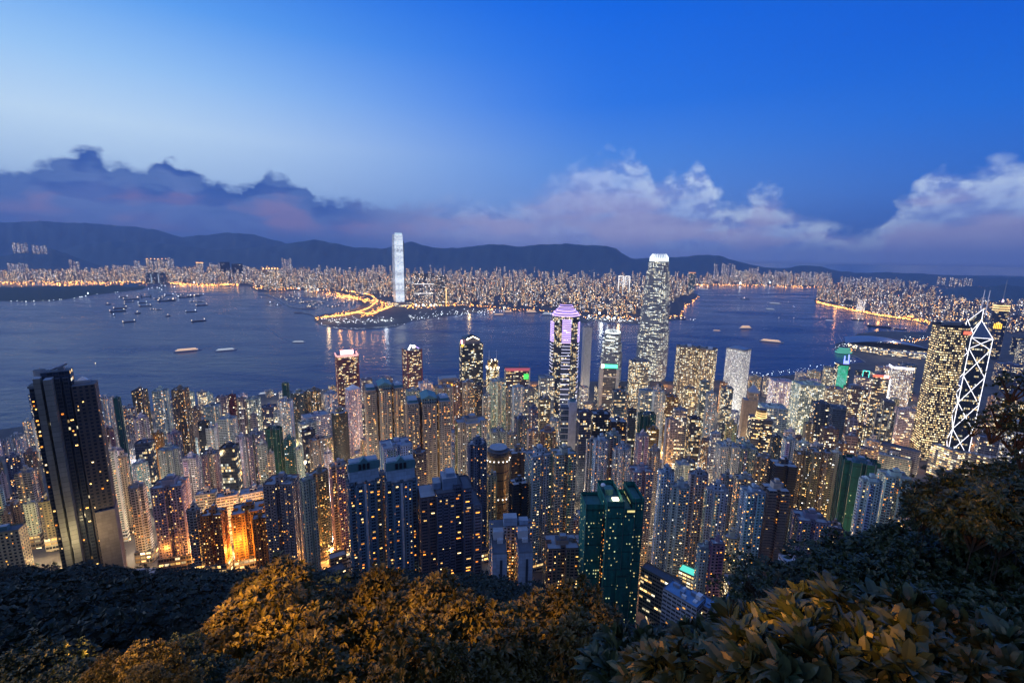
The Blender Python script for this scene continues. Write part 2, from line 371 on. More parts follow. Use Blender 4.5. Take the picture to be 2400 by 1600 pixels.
# ---------------------------------------------------------------- mesh builder
class MB:
    def __init__(s): s.v = []; s.f = []; s.m = []; s.uv = []; s.mats = []
    def mi(s, k):
        if k not in s.mats: s.mats.append(k)
        return s.mats.index(k)
    def face(s, pts, mat, uv=None):
        i = len(s.v); s.v += [tuple(p) for p in pts]; s.f.append(tuple(range(i, i + len(pts)))); s.m.append(s.mi(mat))
        s.uv += uv if uv else [(0.0, 0.0)] * len(pts)
    def wall(s, p, q, z0, z1, mat, u0=0.0, u1=0.0, v0=0.0, v1=0.0, z0b=None, z1b=None):
        s.face([(p[0], p[1], z0), (q[0], q[1], z0 if z0b is None else z0b), (q[0], q[1], z1 if z1b is None else z1b), (p[0], p[1], z1)], mat,
               [(u0, v0), (u1, v0), (u1, v1), (u0, v1)])
    def prism(s, poly, z0, z1, mat, top='roof', cw=3.2, fh=3.0, u0=0, bottom=False, plain=None):
        """poly counter-clockwise; walls carry window UVs"""
        nf = max(1, round((z1 - z0) / fh))
        for i, p in enumerate(poly):
            q = poly[(i + 1) % len(poly)]
            L = math.hypot(q[0] - p[0], q[1] - p[1])
            n = max(1, round(L / cw))
            if L < 1.6 or mat in ('roof', 'conc', 'metal', 'white'): s.wall(p, q, z0, z1, mat, 0, 0, 0, nf)
            else: s.wall(p, q, z0, z1, (plain[i] if plain and plain.get(i) else mat), u0, u0 + n, 0, nf)
            u0 += n + 1
        if top: s.face([(p[0], p[1], z1) for p in poly], top)
        if bottom: s.face([(p[0], p[1], z0) for p in reversed(poly)], top or mat)
        return u0
    def box(s, cx, cy, z0, w, d, h, mat, top=None, rot=0, **k):
        return s.prism(rect(cx, cy, w, d, rot), z0, z0 + h, mat, top or ('roof' if mat in FAC else mat), **k)
    def tube(s, a, b, r, mat, n=6, r2=None):
        a = Vector(a); b = Vector(b); d = (b - a).normalized()
        x = d.orthogonal().normalized(); y = d.cross(x); r2 = r if r2 is None else r2
        ra = [a + (x * math.cos(2 * math.pi * i / n) + y * math.sin(2 * math.pi * i / n)) * r for i in range(n)]
        rb = [b + (x * math.cos(2 * math.pi * i / n) + y * math.sin(2 * math.pi * i / n)) * r2 for i in range(n)]
        for i in range(n):
            j = (i + 1) % n; s.face([ra[i], ra[j], rb[j], rb[i]], mat)
        s.face(list(reversed(ra)), mat); s.face(rb, mat)
    def pyramid(s, cx, cy, z0, w, d, h, mat, rot=0):
        b = rect(cx, cy, w, d, rot)
        for i in range(4):
            p, q = b[i], b[(i + 1) % 4]; s.face([(*p, z0), (*q, z0), (cx, cy, z0 + h)], mat)
        s.face([(*p, z0) for p in reversed(b)], mat)
    def dish(s, cx, cy, z, r, mat='white'):
        n = 10
        prev = [(cx + .25 * r * math.cos(2 * math.pi * i / n), cy + .25 * r * math.sin(2 * math.pi * i / n), z + r) for i in range(n)]
        s.face(prev, mat)
        for k, (rr, zz) in enumerate(((.6, .85), (.85, .6), (1, .1))):
            ring = [(cx + rr * r * math.cos(2 * math.pi * i / n), cy + rr * r * math.sin(2 * math.pi * i / n), z + r * zz) for i in range(n)]
            for i in range(n):
                j = (i + 1) % n; s.face([ring[i], ring[j], prev[j], prev[i]], mat)
            prev = ring
    def build(s, name, parent=None, color=(.5, .5, .5, .5), lit=25, smooth=False, kind=None, loc=None):
        me = bpy.data.meshes.new(name)
        me.from_pydata(s.v, [], s.f)
        for k in s.mats: me.materials.append(MT[k] if isinstance(k, str) else k)
        me.polygons.foreach_set('material_index', s.m)
        uvl = me.uv_layers.new(name='UVMap')
        uvl.data.foreach_set('uv', np.array(s.uv, dtype=np.float32).ravel())
        if smooth: me.polygons.foreach_set('use_smooth', [True] * len(s.f))
        me.update()
        o = bpy.data.objects.new(name, me); COL.objects.link(o)
        if parent: o.parent = parent
        if loc: o.location = loc
        o.color = color; o.pass_index = int(lit)
        if kind: o['kind'] = kind
        return o
FAC = ('joint', 'port', 'res', 'small', 'stair', 'wide', 'off', 'grid', 'glass', 'blank', 'ckc', 'ifc', 'dot', 'net', 'net2')
def rect(cx, cy, w, d, rot=0):
    c, s_ = math.cos(R(rot)), math.sin(R(rot))
    return [(cx + x * c - y * s_, cy + x * s_ + y * c) for x, y in ((-w / 2, -d / 2), (w / 2, -d / 2), (w / 2, d / 2), (-w / 2, d / 2))]
def ngon(cx, cy, rx, ry, n, a0=0):
    return [(cx + rx * math.cos(a0 + 2 * math.pi * i / n), cy + ry * math.sin(a0 + 2 * math.pi * i / n)) for i in range(n)]
def shrink(poly, k):
    cx = sum(p[0] for p in poly) / len(poly); cy = sum(p[1] for p in poly) / len(poly)
    return [(cx + (p[0] - cx) * k, cy + (p[1] - cy) * k) for p in poly]

THINGS = []
def thing(name, label, cat, loc, rotz=0, group=None):
    o = bpy.data.objects.new(name, None); COL.objects.link(o)
    o.location = loc; o.rotation_euler = (0, 0, rotz); o.empty_display_size = 2
    o['label'] = label; o['category'] = cat
    if group: o['group'] = group
    THINGS.append(o)
    return o
def tag(o, label=None, cat=None, group=None, kind=None):
    if label: o['label'] = label
    if cat: o['category'] = cat
    if group: o['group'] = group
    if kind: o['kind'] = kind
    return o
def point(loc, power, col, r=1.0, name='lamp_light'):
    l = bpy.data.lights.new(name, 'POINT'); l.energy = power; l.color = col; l.shadow_soft_size = r
    o = bpy.data.objects.new(name, l); COL.objects.link(o); o.location = loc; return o
SOD = (1, .42, .09); TUNG = (1, .66, .3); COOL = (.85, .95, 1)
# ---------------------------------------------------------------- water, land, hills
def hz(X, Y):
    if Y < 330:
        z = 392.5 - .785 * max(Y, 0)
        q = X / max(Y, 1.0)
        z -= .15 * max(Y, 0) * math.exp(-((q - .38) / .24) ** 2) * min(1, max(0, (Y - 8) / 20))
    else:
        t = max(0, (980 - Y) / 650)
        z = 3 + 130 * t ** 1.5
        z -= 49 * math.exp(-((X / Y - .38) / .24) ** 2) * max(0, 1 - (Y - 330) / 300)
    if Y < 0: z = 396 - 0.02 * abs(Y)
    return max(3.0, z)

mt, t, b = new_mat('harbour water')
tc = t.n('ShaderNodeTexCoord').outputs['Object']
ox, oy, oz = t.sep(tc)
wa = t.noise(t.comb(t.m('MULTIPLY', ox, .012), t.m('MULTIPLY', oy, .03), 0.0), 1.0, 5, .6, .4)
big = t.noise(t.comb(t.m('MULTIPLY', ox, .0012), t.m('MULTIPLY', oy, .004), 3.0), 1.0, 5, .65, .8)
t.put(b.inputs['Base Color'], t.mix(t.sm(big, .35, .65), (.002, .026, .10), (.004, .040, .145)))
t.put(b.inputs['Roughness'], t.fmix(t.sm(big, .35, .7), .08, .30))
b.inputs['IOR'].default_value = 1.33; b.inputs['Specular IOR Level'].default_value = .17
bp = t.n('ShaderNodeBump'); bp.inputs['Strength'].default_value = .42; bp.inputs['Distance'].default_value = 6.0
t.put(bp.inputs['Height'], wa); t.put(b.inputs['Normal'], bp.outputs[0])
MT['water'] = mt
wb = MB(); wb.face([(-60000, -8000, 0), (60000, -8000, 0), (60000, 60000, 0), (-60000, 60000, 0)], 'water')
o = wb.build('water'); tag(o, kind='structure')

def land_mat(name, c1, c2, lights=0.0, lc=(1, .45, .12)):
    mt, t, b = new_mat(name)
    tc = t.n('ShaderNodeTexCoord').outputs['Object']
    nz = t.noise(tc, .02, 6, .65)
    t.put(b.inputs['Base Color'], t.mix(t.sm(nz, .35, .65), c1, c2)); b.inputs['Roughness'].default_value = .9
    return mt
MT['land'] = land_mat('paved city ground', (.06, .06, .065), (.12, .11, .10))
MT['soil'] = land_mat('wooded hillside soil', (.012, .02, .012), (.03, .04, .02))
MT['hill'] = land_mat('haze tinted wooded hill', (.06, .11, .15), (.08, .135, .165))  # blue of the distant haze put into the woods' base colour
MT['grass'] = land_mat('dark scrub', (.02, .035, .02), (.05, .06, .03))
MT['road'] = flat('road asphalt', (.12, .11, .10), .7, vary=.2, scale=.1)

def sheet(name, pts, z, mat, kind='structure', wallz=-2):
    mb = MB(); P = [G(x, y, z) if len(q) == 0 else Vector(q) for (x, y, *q) in [(p if len(p) == 2 else (0, 0, *p)) for p in pts]]
    P2 = [(p.x, p.y) for p in P]
    A = sum(P2[i][0] * P2[(i + 1) % len(P2)][1] - P2[(i + 1) % len(P2)][0] * P2[i][1] for i in range(len(P2)))
    if A < 0: P2.reverse()
    mb.face([(x, y, z) for x, y in P2], mat)
    for i, p in enumerate(P2):
        q = P2[(i + 1) % len(P2)]; mb.wall(p, q, wallz, z, 'conc')
    o = mb.build(name); tag(o, kind=kind); return o, P2
def gp(x, y, z=3.0):
    p = G(x, y, z); return (p.x, p.y)
def world_sheet(name, P2, z, mat, wallz=-2):
    A = sum(P2[i][0] * P2[(i + 1) % len(P2)][1] - P2[(i + 1) % len(P2)][0] * P2[i][1] for i in range(len(P2)))
    if A < 0: P2 = P2[::-1]
    mb = MB(); mb.face([(x, y, z) for x, y in P2], mat)
    for i, p in enumerate(P2): mb.wall(p, P2[(i + 1) % len(P2)], wallz, z, 'conc')
    o = mb.build(name); tag(o, kind='structure'); return P2

kow = [(340,668),(420,667),(500,670),(580,670),(592,676),(606,684),(650,682),(720,680),(790,687),(826,700),(848,712),(838,722),(800,731),(760,736),(738,742),(736,750),(752,760),(784,768),(830,771),(880,769),(930,764),(960,752),(1010,744),(1080,736),(1140,729),(1156,722),(1190,729),(1232,729),(1300,738),(1340,752),(1372,757),(1392,749),(1430,756),(1470,757),(1520,760),(1545,757),(1562,752),(1588,748),(1604,740),(1600,724),(1604,716),(1625,706),(1640,696),(1632,688),(1610,684),(1622,674),(1640,669),(1700,669),(1800,670),(1880,673),(1945,676),(2030,672),(2100,664)]
KOW = [gp(*p) for p in kow]
far = [(9500, 16000), (-11000, 16000), (-11000, gp(0,655)[1] + 600)]
world_sheet('far_shore_ground', KOW + far + [gp(-300, 664), gp(0, 664), gp(120, 662), gp(240, 663)], 3.0, 'land')
isl = [(-400,706),(0,705),(60,707),(130,704),(180,697),(225,690),(280,684),(335,678),(345,671),(300,666),(240,668),(120,671),(0,672),(-400,672)]
world_sheet('island_ground', [gp(*p) for p in isl], 3.0, 'grass')
hk_e = [(2700,700),(2400,668),(2100,668),(1968,672),(1925,693),(1908,702),(1912,712),(1950,719),(2000,728),(2050,740),(2100,748),(2150,753),(2176,762),(2170,778),(2060,776),(2010,782),(1990,795),(1958,806),(1956,816),(1985,826),(2010,836),(2030,848),(1990,852),(1955,862),(1900,872),(1840,880),(1780,886),(1700,890),(1560,893),(1480,893),(1380,893),(1290,893),(1200,893),(1080,898),(980,905),(860,912),(760,912),(680,916),(640,920),(560,934),(440,950),(330,966),(200,985),(60,998),(0,1006),(-150,1030),(-420,1100)]
HK = [gp(*p) for p in hk_e] + [(-900, -200), (2600, -200), (7500, 5200)]
world_sheet('island_city_ground', HK, 3.0, 'land')

# hillside below the viewpoint, rising out of the flat city ground
xs = np.concatenate([np.linspace(-900, -120, 20), np.linspace(-100, 100, 26), np.linspace(120, 1500, 28)])
ys = np.concatenate([np.array([-260, -60, -20, -8, -3, 0, 2, 4, 7, 10]), np.linspace(14, 120, 24), np.linspace(130, 1010, 60)])
mb = MB(); vid = {}
for j, Y in enumerate(ys):
    for i, X in enumerate(xs):
        z = hz(X, Y) - (1.2 if hz(X, Y) <= 3.01 else 0)
        if 8 < Y < 325: z += (noise_v := (math.sin(X * .11 + Y * .05) + math.sin(X * .037 - Y * .09)) * 1.6) - 1
        mb.v.append((X, Y, z))
nx = len(xs)
for j in range(len(ys) - 1):
    for i in range(nx - 1):
        a = j * nx + i
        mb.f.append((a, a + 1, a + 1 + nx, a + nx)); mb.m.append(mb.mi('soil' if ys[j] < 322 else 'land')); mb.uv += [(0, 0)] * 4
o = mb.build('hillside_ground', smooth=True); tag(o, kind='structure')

def ridge(pts, D, back, name='hills', jag=.6, foot=2600, seed=0):
    mb = MB(); X0, X1 = pts[0][0], pts[-1][0]; n = int((X1 - X0) / 12)
    rows = [(0, 0), (.25, .16), (.5, .42), (.7, .66), (.85, .84), (1, 1), (1.35, .8), (2.4, 0)]
    cols = []
    for i in range(n + 1):
        x = X0 + (X1 - X0) * i / n
        for k in range(len(pts) - 1):
            if pts[k][0] <= x <= pts[k + 1][0]:
                tt = (x - pts[k][0]) / (pts[k + 1][0] - pts[k][0]); tt = tt * tt * (3 - 2 * tt) * .5 + tt * .5
                y = pts[k][1] * (1 - tt) + pts[k + 1][1] * tt
        y += jag * (math.sin(x * .21 + seed) + .7 * math.sin(x * .47 + seed * 2) + .5 * math.sin(x * .093))
        p = PT(x, y, D); c = []
        for r, (a, hgt) in enumerate(rows):
            wob = 1 + .16 * math.sin(x * .07 + r * 1.9 + seed) + .1 * math.sin(x * .19 - r)
            fy = D - foot + a * foot
            hh = hgt * wob if r not in (0, 5) else hgt
            c.append((p.x * fy / D, fy, 3 + (p.z - 3) * min(hh, 1)))
        cols.append(c)
    for c in cols: mb.v += c
    nr = len(rows)
    for i in range(n):
        for r in range(nr - 1):
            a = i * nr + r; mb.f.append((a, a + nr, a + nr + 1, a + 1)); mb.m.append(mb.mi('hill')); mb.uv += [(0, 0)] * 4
    o = mb.build(name, smooth=True); tag(o, kind='structure'); return o
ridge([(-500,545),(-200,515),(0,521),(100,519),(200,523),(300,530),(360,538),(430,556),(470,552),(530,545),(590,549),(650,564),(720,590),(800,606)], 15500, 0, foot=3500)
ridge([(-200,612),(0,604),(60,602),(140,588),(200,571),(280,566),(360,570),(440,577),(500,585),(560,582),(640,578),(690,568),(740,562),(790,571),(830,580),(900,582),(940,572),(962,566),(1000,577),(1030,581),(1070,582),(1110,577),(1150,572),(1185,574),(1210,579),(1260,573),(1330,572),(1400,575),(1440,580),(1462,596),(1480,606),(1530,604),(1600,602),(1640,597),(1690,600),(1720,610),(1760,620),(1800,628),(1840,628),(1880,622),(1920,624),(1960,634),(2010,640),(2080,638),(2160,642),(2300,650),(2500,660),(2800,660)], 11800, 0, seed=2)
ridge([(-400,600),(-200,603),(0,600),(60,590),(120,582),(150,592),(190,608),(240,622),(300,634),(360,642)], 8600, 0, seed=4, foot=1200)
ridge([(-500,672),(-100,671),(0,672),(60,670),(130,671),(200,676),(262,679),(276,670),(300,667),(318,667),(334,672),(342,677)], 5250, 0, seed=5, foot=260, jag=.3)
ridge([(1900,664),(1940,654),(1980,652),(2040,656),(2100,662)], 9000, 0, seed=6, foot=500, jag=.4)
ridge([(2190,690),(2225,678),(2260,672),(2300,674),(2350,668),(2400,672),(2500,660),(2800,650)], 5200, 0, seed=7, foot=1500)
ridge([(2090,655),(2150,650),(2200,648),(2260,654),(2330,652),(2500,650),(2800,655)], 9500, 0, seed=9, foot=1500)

# breakwaters
for nm, line in (('sea_wall', [(604,690),(630,692),(650,700),(668,712),(684,720),(710,724),(738,724)]), ('sea_wall', [(690,733),(712,733),(732,737),(742,742)])):
    mb = MB(); P = [gp(x, y, 0) for x, y in line]
    for p, q in zip(P, P[1:]): mb.tube((*p, 0), (*q, 0), 9, 'conc', 6)
    o = mb.build(nm)
    tag(o, 'long dark stone breakwater curving round the crowded typhoon shelter' if len(line) > 5 else 'short dark breakwater reaching the tip of the lit peninsula', 'breakwater')

# ---------------------------------------------------------------- far city (uncountable mass)
def interp(tab, x):
    if x <= tab[0][0]: return tab[0][1]
    for a, c in zip(tab, tab[1:]):
        if x <= c[0]: return a[1] + (c[1] - a[1]) * (x - a[0]) / (c[0] - a[0])
    return tab[-1][1]
FRONT = [(-150,662),(340,661),(590,668),(640,677),(760,677),(850,690),(925,700),(1060,718),(1150,716),(1300,722),(1390,738),(1480,742),(1545,742),(1556,720),(1590,700),(1625,688),(1625,668),(1900,671),(1950,674)]
BACK = [(-150,648),(340,645),(700,640),(1000,637),(1500,638),(1640,641),(1950,650)]
SKY = [(0,636),(250,628),(420,622),(560,618),(760,612),(900,610),(1000,606),(1100,602),(1250,602),(1350,608),(1500,618),(1600,624),(1740,622),(1850,628),(1950,640)]
FRONT2 = [(1912,701),(1950,712),(2000,722),(2060,738),(2120,746),(2190,755),(2300,772),(2450,790)]
BACK2 = [(1912,676),(2000,662),(2100,660),(2450,662)]
SKY2 = [(1912,672),(2000,664),(2060,655),(2130,652),(2180,668),(2240,690),(2290,700),(2450,700)]
rf = random.Random(5)
PALF = [(.40,.40,.42),(.34,.36,.42),(.42,.38,.33),(.25,.27,.32),(.5,.5,.5),(.3,.25,.22)]
def far_city(n, front, back, sky, name, hmul, lit, seed, x0, x1, warm=.50):
    r = random.Random(seed); boxes = []
    for _ in range(n):
        x = r.uniform(x0, x1); yf = interp(front, x); yb = interp(back, x)
        y = yb + (yf - yb) * (r.random() ** 1.15)
        g = G(x, y, 3)
        h = r.choice((25, 40, 60, 80, 100, 120)) * r.uniform(.8, 1.2) * hmul
        while h > 12:
            tx, ty, _ = proj((g.x, g.y, 3 + h))
            if ty > interp(sky, x) + r.uniform(-6, 10): break
            h *= .85
        if h < 10: h = r.uniform(9, 20)
        boxes.append((g.x, g.y, r.uniform(16, 34), r.uniform(14, 26), h, r.uniform(0, 90), r.randrange(6)))
    for ci in range(2):
        mb = MB()
        for k, (X, Y, w_, d_, h, ro, c) in enumerate(boxes):
            if k % 2 == ci:
                mb.box(X, Y, 3, w_, d_, h, 'dot', 'roofd', rot=ro, cw=7.5, fh=6.5, u0=k * 31)
                if h > 60 and r.random() < .5: mb.box(X, Y, 3 + h, w_ * .4, d_ * .4, 6, 'dot', 'roofd', rot=ro, cw=9, fh=7, u0=k * 31)
        o = mb.build(name, color=((.26,.27,.33), (.14,.15,.21))[ci] + ((warm, warm + .15)[ci],), lit=lit + ci * 6, kind='stuff')
        o['label'] = LBL[name][ci]; o['category'] = 'city buildings'
LBL = {'city_blocks': ('dense pale apartment blocks packed across the land beyond the harbour', 'dense darker blocks packed between the pale ones beyond the harbour'),
       'city_quarter': ('dense pale apartment blocks along the far right shore of the near island', 'dense darker blocks among the pale ones on the far right shore')}
far_city(3600, FRONT, BACK, SKY, 'city_blocks', 1.25, 37, 21, -80, 1950)
far_city(900, FRONT2, BACK2, SKY2, 'city_quarter', .9, 30, 22, 1915, 2460)

# ---------------------------------------------------------------- countless small street lights of the far shore
def dots(name, label, spots, mat, size, zz=8):
    mb = MB()
    for (X, Y, z, k) in spots:
        s_ = size * k
        # an octahedron lantern head
        a = [(X + s_, Y, z), (X, Y + s_, z), (X - s_, Y, z), (X, Y - s_, z)]
        for i in range(4):
            mb.face([a[i], a[(i + 1) % 4], (X, Y, z + s_)], mat); mb.face([a[(i + 1) % 4], a[i], (X, Y, z - s_)], mat)
    o = mb.build(name, kind='stuff'); o['label'] = label; o['category'] = 'street lights'; return o
r = random.Random(8)
def along(pts, n, jx=0, jy=0, z=10, k0=.6, k1=1.3):
    out = []; L = [math.hypot(b_[0] - a[0], b_[1] - a[1]) for a, b_ in zip(pts, pts[1:])]
    for _ in range(n):
        t_ = r.uniform(0, sum(L)); i = 0
        while t_ > L[i] and i < len(L) - 1: t_ -= L[i]; i += 1
        f = t_ / L[i]; x = pts[i][0] + (pts[i + 1][0] - pts[i][0]) * f + r.gauss(0, jx); y = pts[i][1] + (pts[i + 1][1] - pts[i][1]) * f + r.gauss(0, jy)
        g = G(x, y, z); k = g.y / 4000
        out.append((g.x, g.y, z, k * r.uniform(k0, k1)))
    return out
so = []
so += along([(0,660),(120,664),(220,662),(340,660)], 330, 0, 3.2)
so += along([(0,650),(160,652),(300,648),(400,658)], 120, 0, 4)
so += along([(220,634),(235,628),(262,636),(240,642)], 60, 1.5, 1.2, z=30)
so += along([(400,663),(470,668),(560,666)], 200, 0, 1.6)
so += along([(340,655),(460,650),(600,655),(700,650)], 120, 0, 5)
so += along([(585,672),(700,676),(760,684)], 90, 1, 3)
so += along([(760,742),(800,739),(838,731),(864,721),(886,704),(868,690),(800,679)], 420, 1.2, .8, k0=.5, k1=1.0)
so += along([(838,732),(872,735),(902,723),(926,715)], 160, 1, .8, k0=.5, k1=1)
so += along([(760,684),(830,696),(880,705),(905,716),(880,728),(850,742)], 200, 5, 3)
so += along([(780,690),(840,700),(870,706)], 100, 8, 3)
so += along([(738,745),(780,738),(830,730)], 60, 2, 2)
so += along([(940,716),(1020,716),(1080,712),(1150,720)], 130, 4, 3)
so += along([(1150,722),(1230,724),(1300,732),(1400,742),(1545,748)], 110, 4, 3)
so += along([(700,640),(1000,636),(1300,640),(1500,640)], 320, 0, 12)
so += along([(1000,680),(1200,690),(1500,700)], 120, 0, 18)
so += along([(1560,744),(1600,738),(1606,716),(1640,694)], 50, 2, 2)
so += along([(1620,667),(1800,668),(1900,672),(1950,674)], 150, 0, 1.6)
so += along([(1912,706),(1950,716),(2000,726),(2060,738),(2120,746),(2160,752)], 360, 1.5, 1.2)
so += along([(1990,700),(2100,710),(2200,725),(2300,740)], 150, 0, 14)
so += along([(2120,738),(2150,745),(2178,756)], 90, 2, 2.4)
so += along([(1960,664),(2060,660),(2120,664)], 60, 4, 2)
so += along([(2220,792),(2120,800),(2060,812),(1990,822)], 90, 3, 3)
dots('street_lights', 'countless orange street lights scattered along the roads of the far shores', so, 'gsod', 2.1)
wo = []
wo += along([(0,705),(60,706),(130,703),(180,697),(225,689),(285,683)], 26, 0, .4)
wo += along([(740,748),(752,759),(784,767),(830,770),(900,766),(950,758)], 56, .5, .6, k0=.5, k1=.7)
wo += along([(750,748),(800,752),(850,752),(920,748)], 110, 4, 4)
wo += along([(960,745),(1040,736),(1140,728),(1190,722)], 110, 3, 4)
wo += along([(920,712),(990,716),(1050,712)], 50, 3, 3)
wo += along([(1380,744),(1430,748),(1490,748)], 90, 5, 3)
wo += along([(340,660),(600,662),(900,680),(1200,700),(1500,735)], 160, 0, 10)
wo += along([(700,630),(1000,626),(1500,630)], 120, 0, 12)
wo += along([(1620,662),(1800,662),(1900,668)], 70, 0, 5)
wo += along([(1960,690),(2100,700),(2260,730)], 110, 0, 14)
wo += along([(1700,876),(1780,876),(1860,868),(1935,858),(2000,848)], 60, 4, 3.5, z=8)
so += along([(1700,884),(1780,884),(1860,878),(1935,866),(2000,852)], 110, 4, 5, z=8)
wo += along([(1960,812),(2060,800),(2180,790)], 60, 3, 3)
fl = []
for x, y, k in ((1342,668,2.6),(1464,694,2.6),(1500,652,1.6),(1412,690,1.8),(1405,735,2.2),(1425,745,2.6),(1440,747,2.2),(1380,742,1.6),(1530,700,1.4),(1310,690,1.2),(1120,640,1.4),(1098,652,1.2),(745,680,1.4),(975,716,2.0),(992,716,2.0),(1010,716,1.6),(1210,690,1.2),(1560,662,1.3),(1735,664,1.8),(1804,662,1.2),(2168,728,2.4),(2196,742,1.2),(2072,682,1.6),(1985,712,1.2),(700,676,1.3),(206,688,1.0),(455,662,1.3),(1480,640,1.2),(1390,640,1.0),(1250,700,1.2)):
    g = G(x, y, 30); fl.append((g.x, g.y, 34, k * g.y / 4000))
dots('flood_lights', 'scattered very bright flood lights standing out over the far city', fl, 'gcool', 4.2)
dots('street_lights', 'countless cool white lamps scattered along the waterfronts of the far shores', wo, 'gcool', 1.5)

MT['foam'] = flat('wake foam', (.10, .17, .27), .5, vary=.4, scale=.02)
for nm, line in (('curving wake at the far left edge of the open water', [(0,838),(60,828),(120,818),(165,812)]), ('pale wake behind the dark tower at left', [(228,875),(270,878),(320,874)]), ('bright wake low at the left edge', [(0,972),(40,966),(72,962)]), ('second wake at the left edge above the bright one', [(0,925),(36,920),(66,916)]), ('long wake trailing the slim white ferry', [(625,768),(655,790),(690,800)]), ('wide wake crossing in front of the far golden pier', [(1040,770),(1110,752),(1180,738)]), ('wake trailing behind the golden cruise boat', [(1570,812),(1650,806),(1735,788)])):
    mb = MB(); P = [G(x, y, .2) for x, y in line]
    for i, (a, c) in enumerate(zip(P, P[1:])):
        w0, w1 = 2.2 * a.y / 1500, 2.6 * c.y / 1500
        mb.face([(a.x, a.y - w0, .2), (c.x, c.y - w1, .2), (c.x, c.y + w1, .2), (a.x, a.y + w0, .2)], 'foam')
    o = mb.build('wake', kind='stuff'); o['label'] = nm; o['category'] = 'wake'
# ---------------------------------------------------------------- generic towers
CO = {'w': (.66,.68,.70), 'c': (.58,.51,.41), 'g': (.38,.39,.41), 'b': (.46,.56,.68), 'n': (.27,.21,.17), 'd': (.055,.065,.085),
      'p': (.42,.33,.33), 't': (.08,.22,.24), 'y': (.60,.52,.30), 'o': (.50,.24,.07), 'r': (.30,.05,.05), 'k': (.12,.15,.24)}
CW = {'w': 'white', 'c': 'cream', 'g': 'grey', 'b': 'pale blue', 'n': 'brown', 'd': 'dark', 'p': 'pinkish', 't': 'teal', 'y': 'yellowish',
      'o': 'orange lit', 'r': 'red', 'k': 'dark blue'}
SW = {'R': 'apartment tower', 'S': 'slab block', 'O': 'office block', 'G': 'grid windowed office block', 'K': 'glass office tower', 'N': 'tower wrapped in green netting', 'B': 'balconied tower', 'L': 'low rise block'}
NM = {'R': 'apartment_tower', 'S': 'slab_block', 'O': 'office_block', 'G': 'office_block', 'K': 'office_tower', 'N': 'netted_tower', 'B': 'balcony_tower', 'L': 'low_building'}
CT = {'R': 'apartment tower', 'S': 'apartment block', 'O': 'office building', 'G': 'office building', 'K': 'office tower', 'N': 'tower under repair', 'B': 'apartment tower', 'L': 'low building'}
def slots(poly, wfrac, depth, minL=9):
    out = []
    for i, p in enumerate(poly):
        q = poly[(i + 1) % len(poly)]; L = math.hypot(q[0] - p[0], q[1] - p[1]); out.append(p)
        if L > minL:
            dx, dy = (q[0] - p[0]) / L, (q[1] - p[1]) / L; nx, ny = -dy, dx
            a, c = L * (.5 - wfrac / 2), L * (.5 + wfrac / 2)
            out += [(p[0] + dx * a, p[1] + dy * a), (p[0] + dx * a + nx * depth, p[1] + dy * a + ny * depth),
                    (p[0] + dx * c + nx * depth, p[1] + dy * c + ny * depth), (p[0] + dx * c, p[1] + dy * c)]
    return out
def cross(w, d, a=.24, b=.24):
    x, y, i, j = w / 2, d / 2, w * a, d * b
    return [(-x + i, -y), (x - i, -y), (x - i, -y + j), (x, -y + j), (x, y - j), (x - i, y - j), (x - i, y), (-x + i, y), (-x + i, y - j), (-x, y - j), (-x, -y + j), (-x + i, -y + j)]
DATA = []      # every tower, for labels and for spacing
def place(x0, x1, yt, D, rot=20, ratio=.8, zb=None):
    xc = (x0 + x1) / 2; p = PT(xc, yt, D)
    W = (x1 - x0) / FPX * D * (1.0 / max(.6, ray(xc, yt).y * 1.02)) ** 0 
    a, c = PT(x0, yt, D), PT(x1, yt, D); W = abs(c.x - a.x)
    azr = math.atan2(p.x, p.y); W *= math.cos(azr) ** 1.0   # width across the line of sight
    r_ = R(abs(rot)); w_ = W / (math.cos(r_) + ratio * math.sin(r_)); d_ = w_ * ratio
    zg = hz(p.x, p.y) if zb is None else zb
    return p, w_, d_, zg, -azr + R(rot)
def bays(mb, poly, z0, z1, rr, mat='res', prot=.55, frac=.66, cw=2.9, fh=3.0, prob=.75, u0=0, minL=5.0):
    nf = max(1, round((z1 - z0) / fh))
    for i, p in enumerate(poly):
        q = poly[(i + 1) % len(poly)]; L = math.hypot(q[0] - p[0], q[1] - p[1])
        if L < minL: continue
        n = max(1, int(L / cw)); dx, dy = (q[0] - p[0]) / L, (q[1] - p[1]) / L; nx, ny = dy, -dx; st = L / n
        for k in range(n):
            if rr.random() > prob: continue
            a = (k + .5 - frac / 2) * st; c = (k + .5 + frac / 2) * st
            A = (p[0] + dx * a, p[1] + dy * a); C = (p[0] + dx * c, p[1] + dy * c)
            A2 = (A[0] + nx * prot, A[1] + ny * prot); C2 = (C[0] + nx * prot, C[1] + ny * prot)
            mm = 'stair' if rr.random() < .10 else mat
            mb.wall(A2, C2, z0, z1, mm, u0, u0 + 1, 0, nf)
            mb.wall(A, A2, z0, z1, mm, u0 + .01, u0 + .05, 0, nf); mb.wall(C2, C, z0, z1, mm, u0 + .01, u0 + .05, 0, nf)
            mb.face([(*A, z1), (*A2, z1), (*C2, z1), (*C, z1)], 'roofd')
            u0 += 2
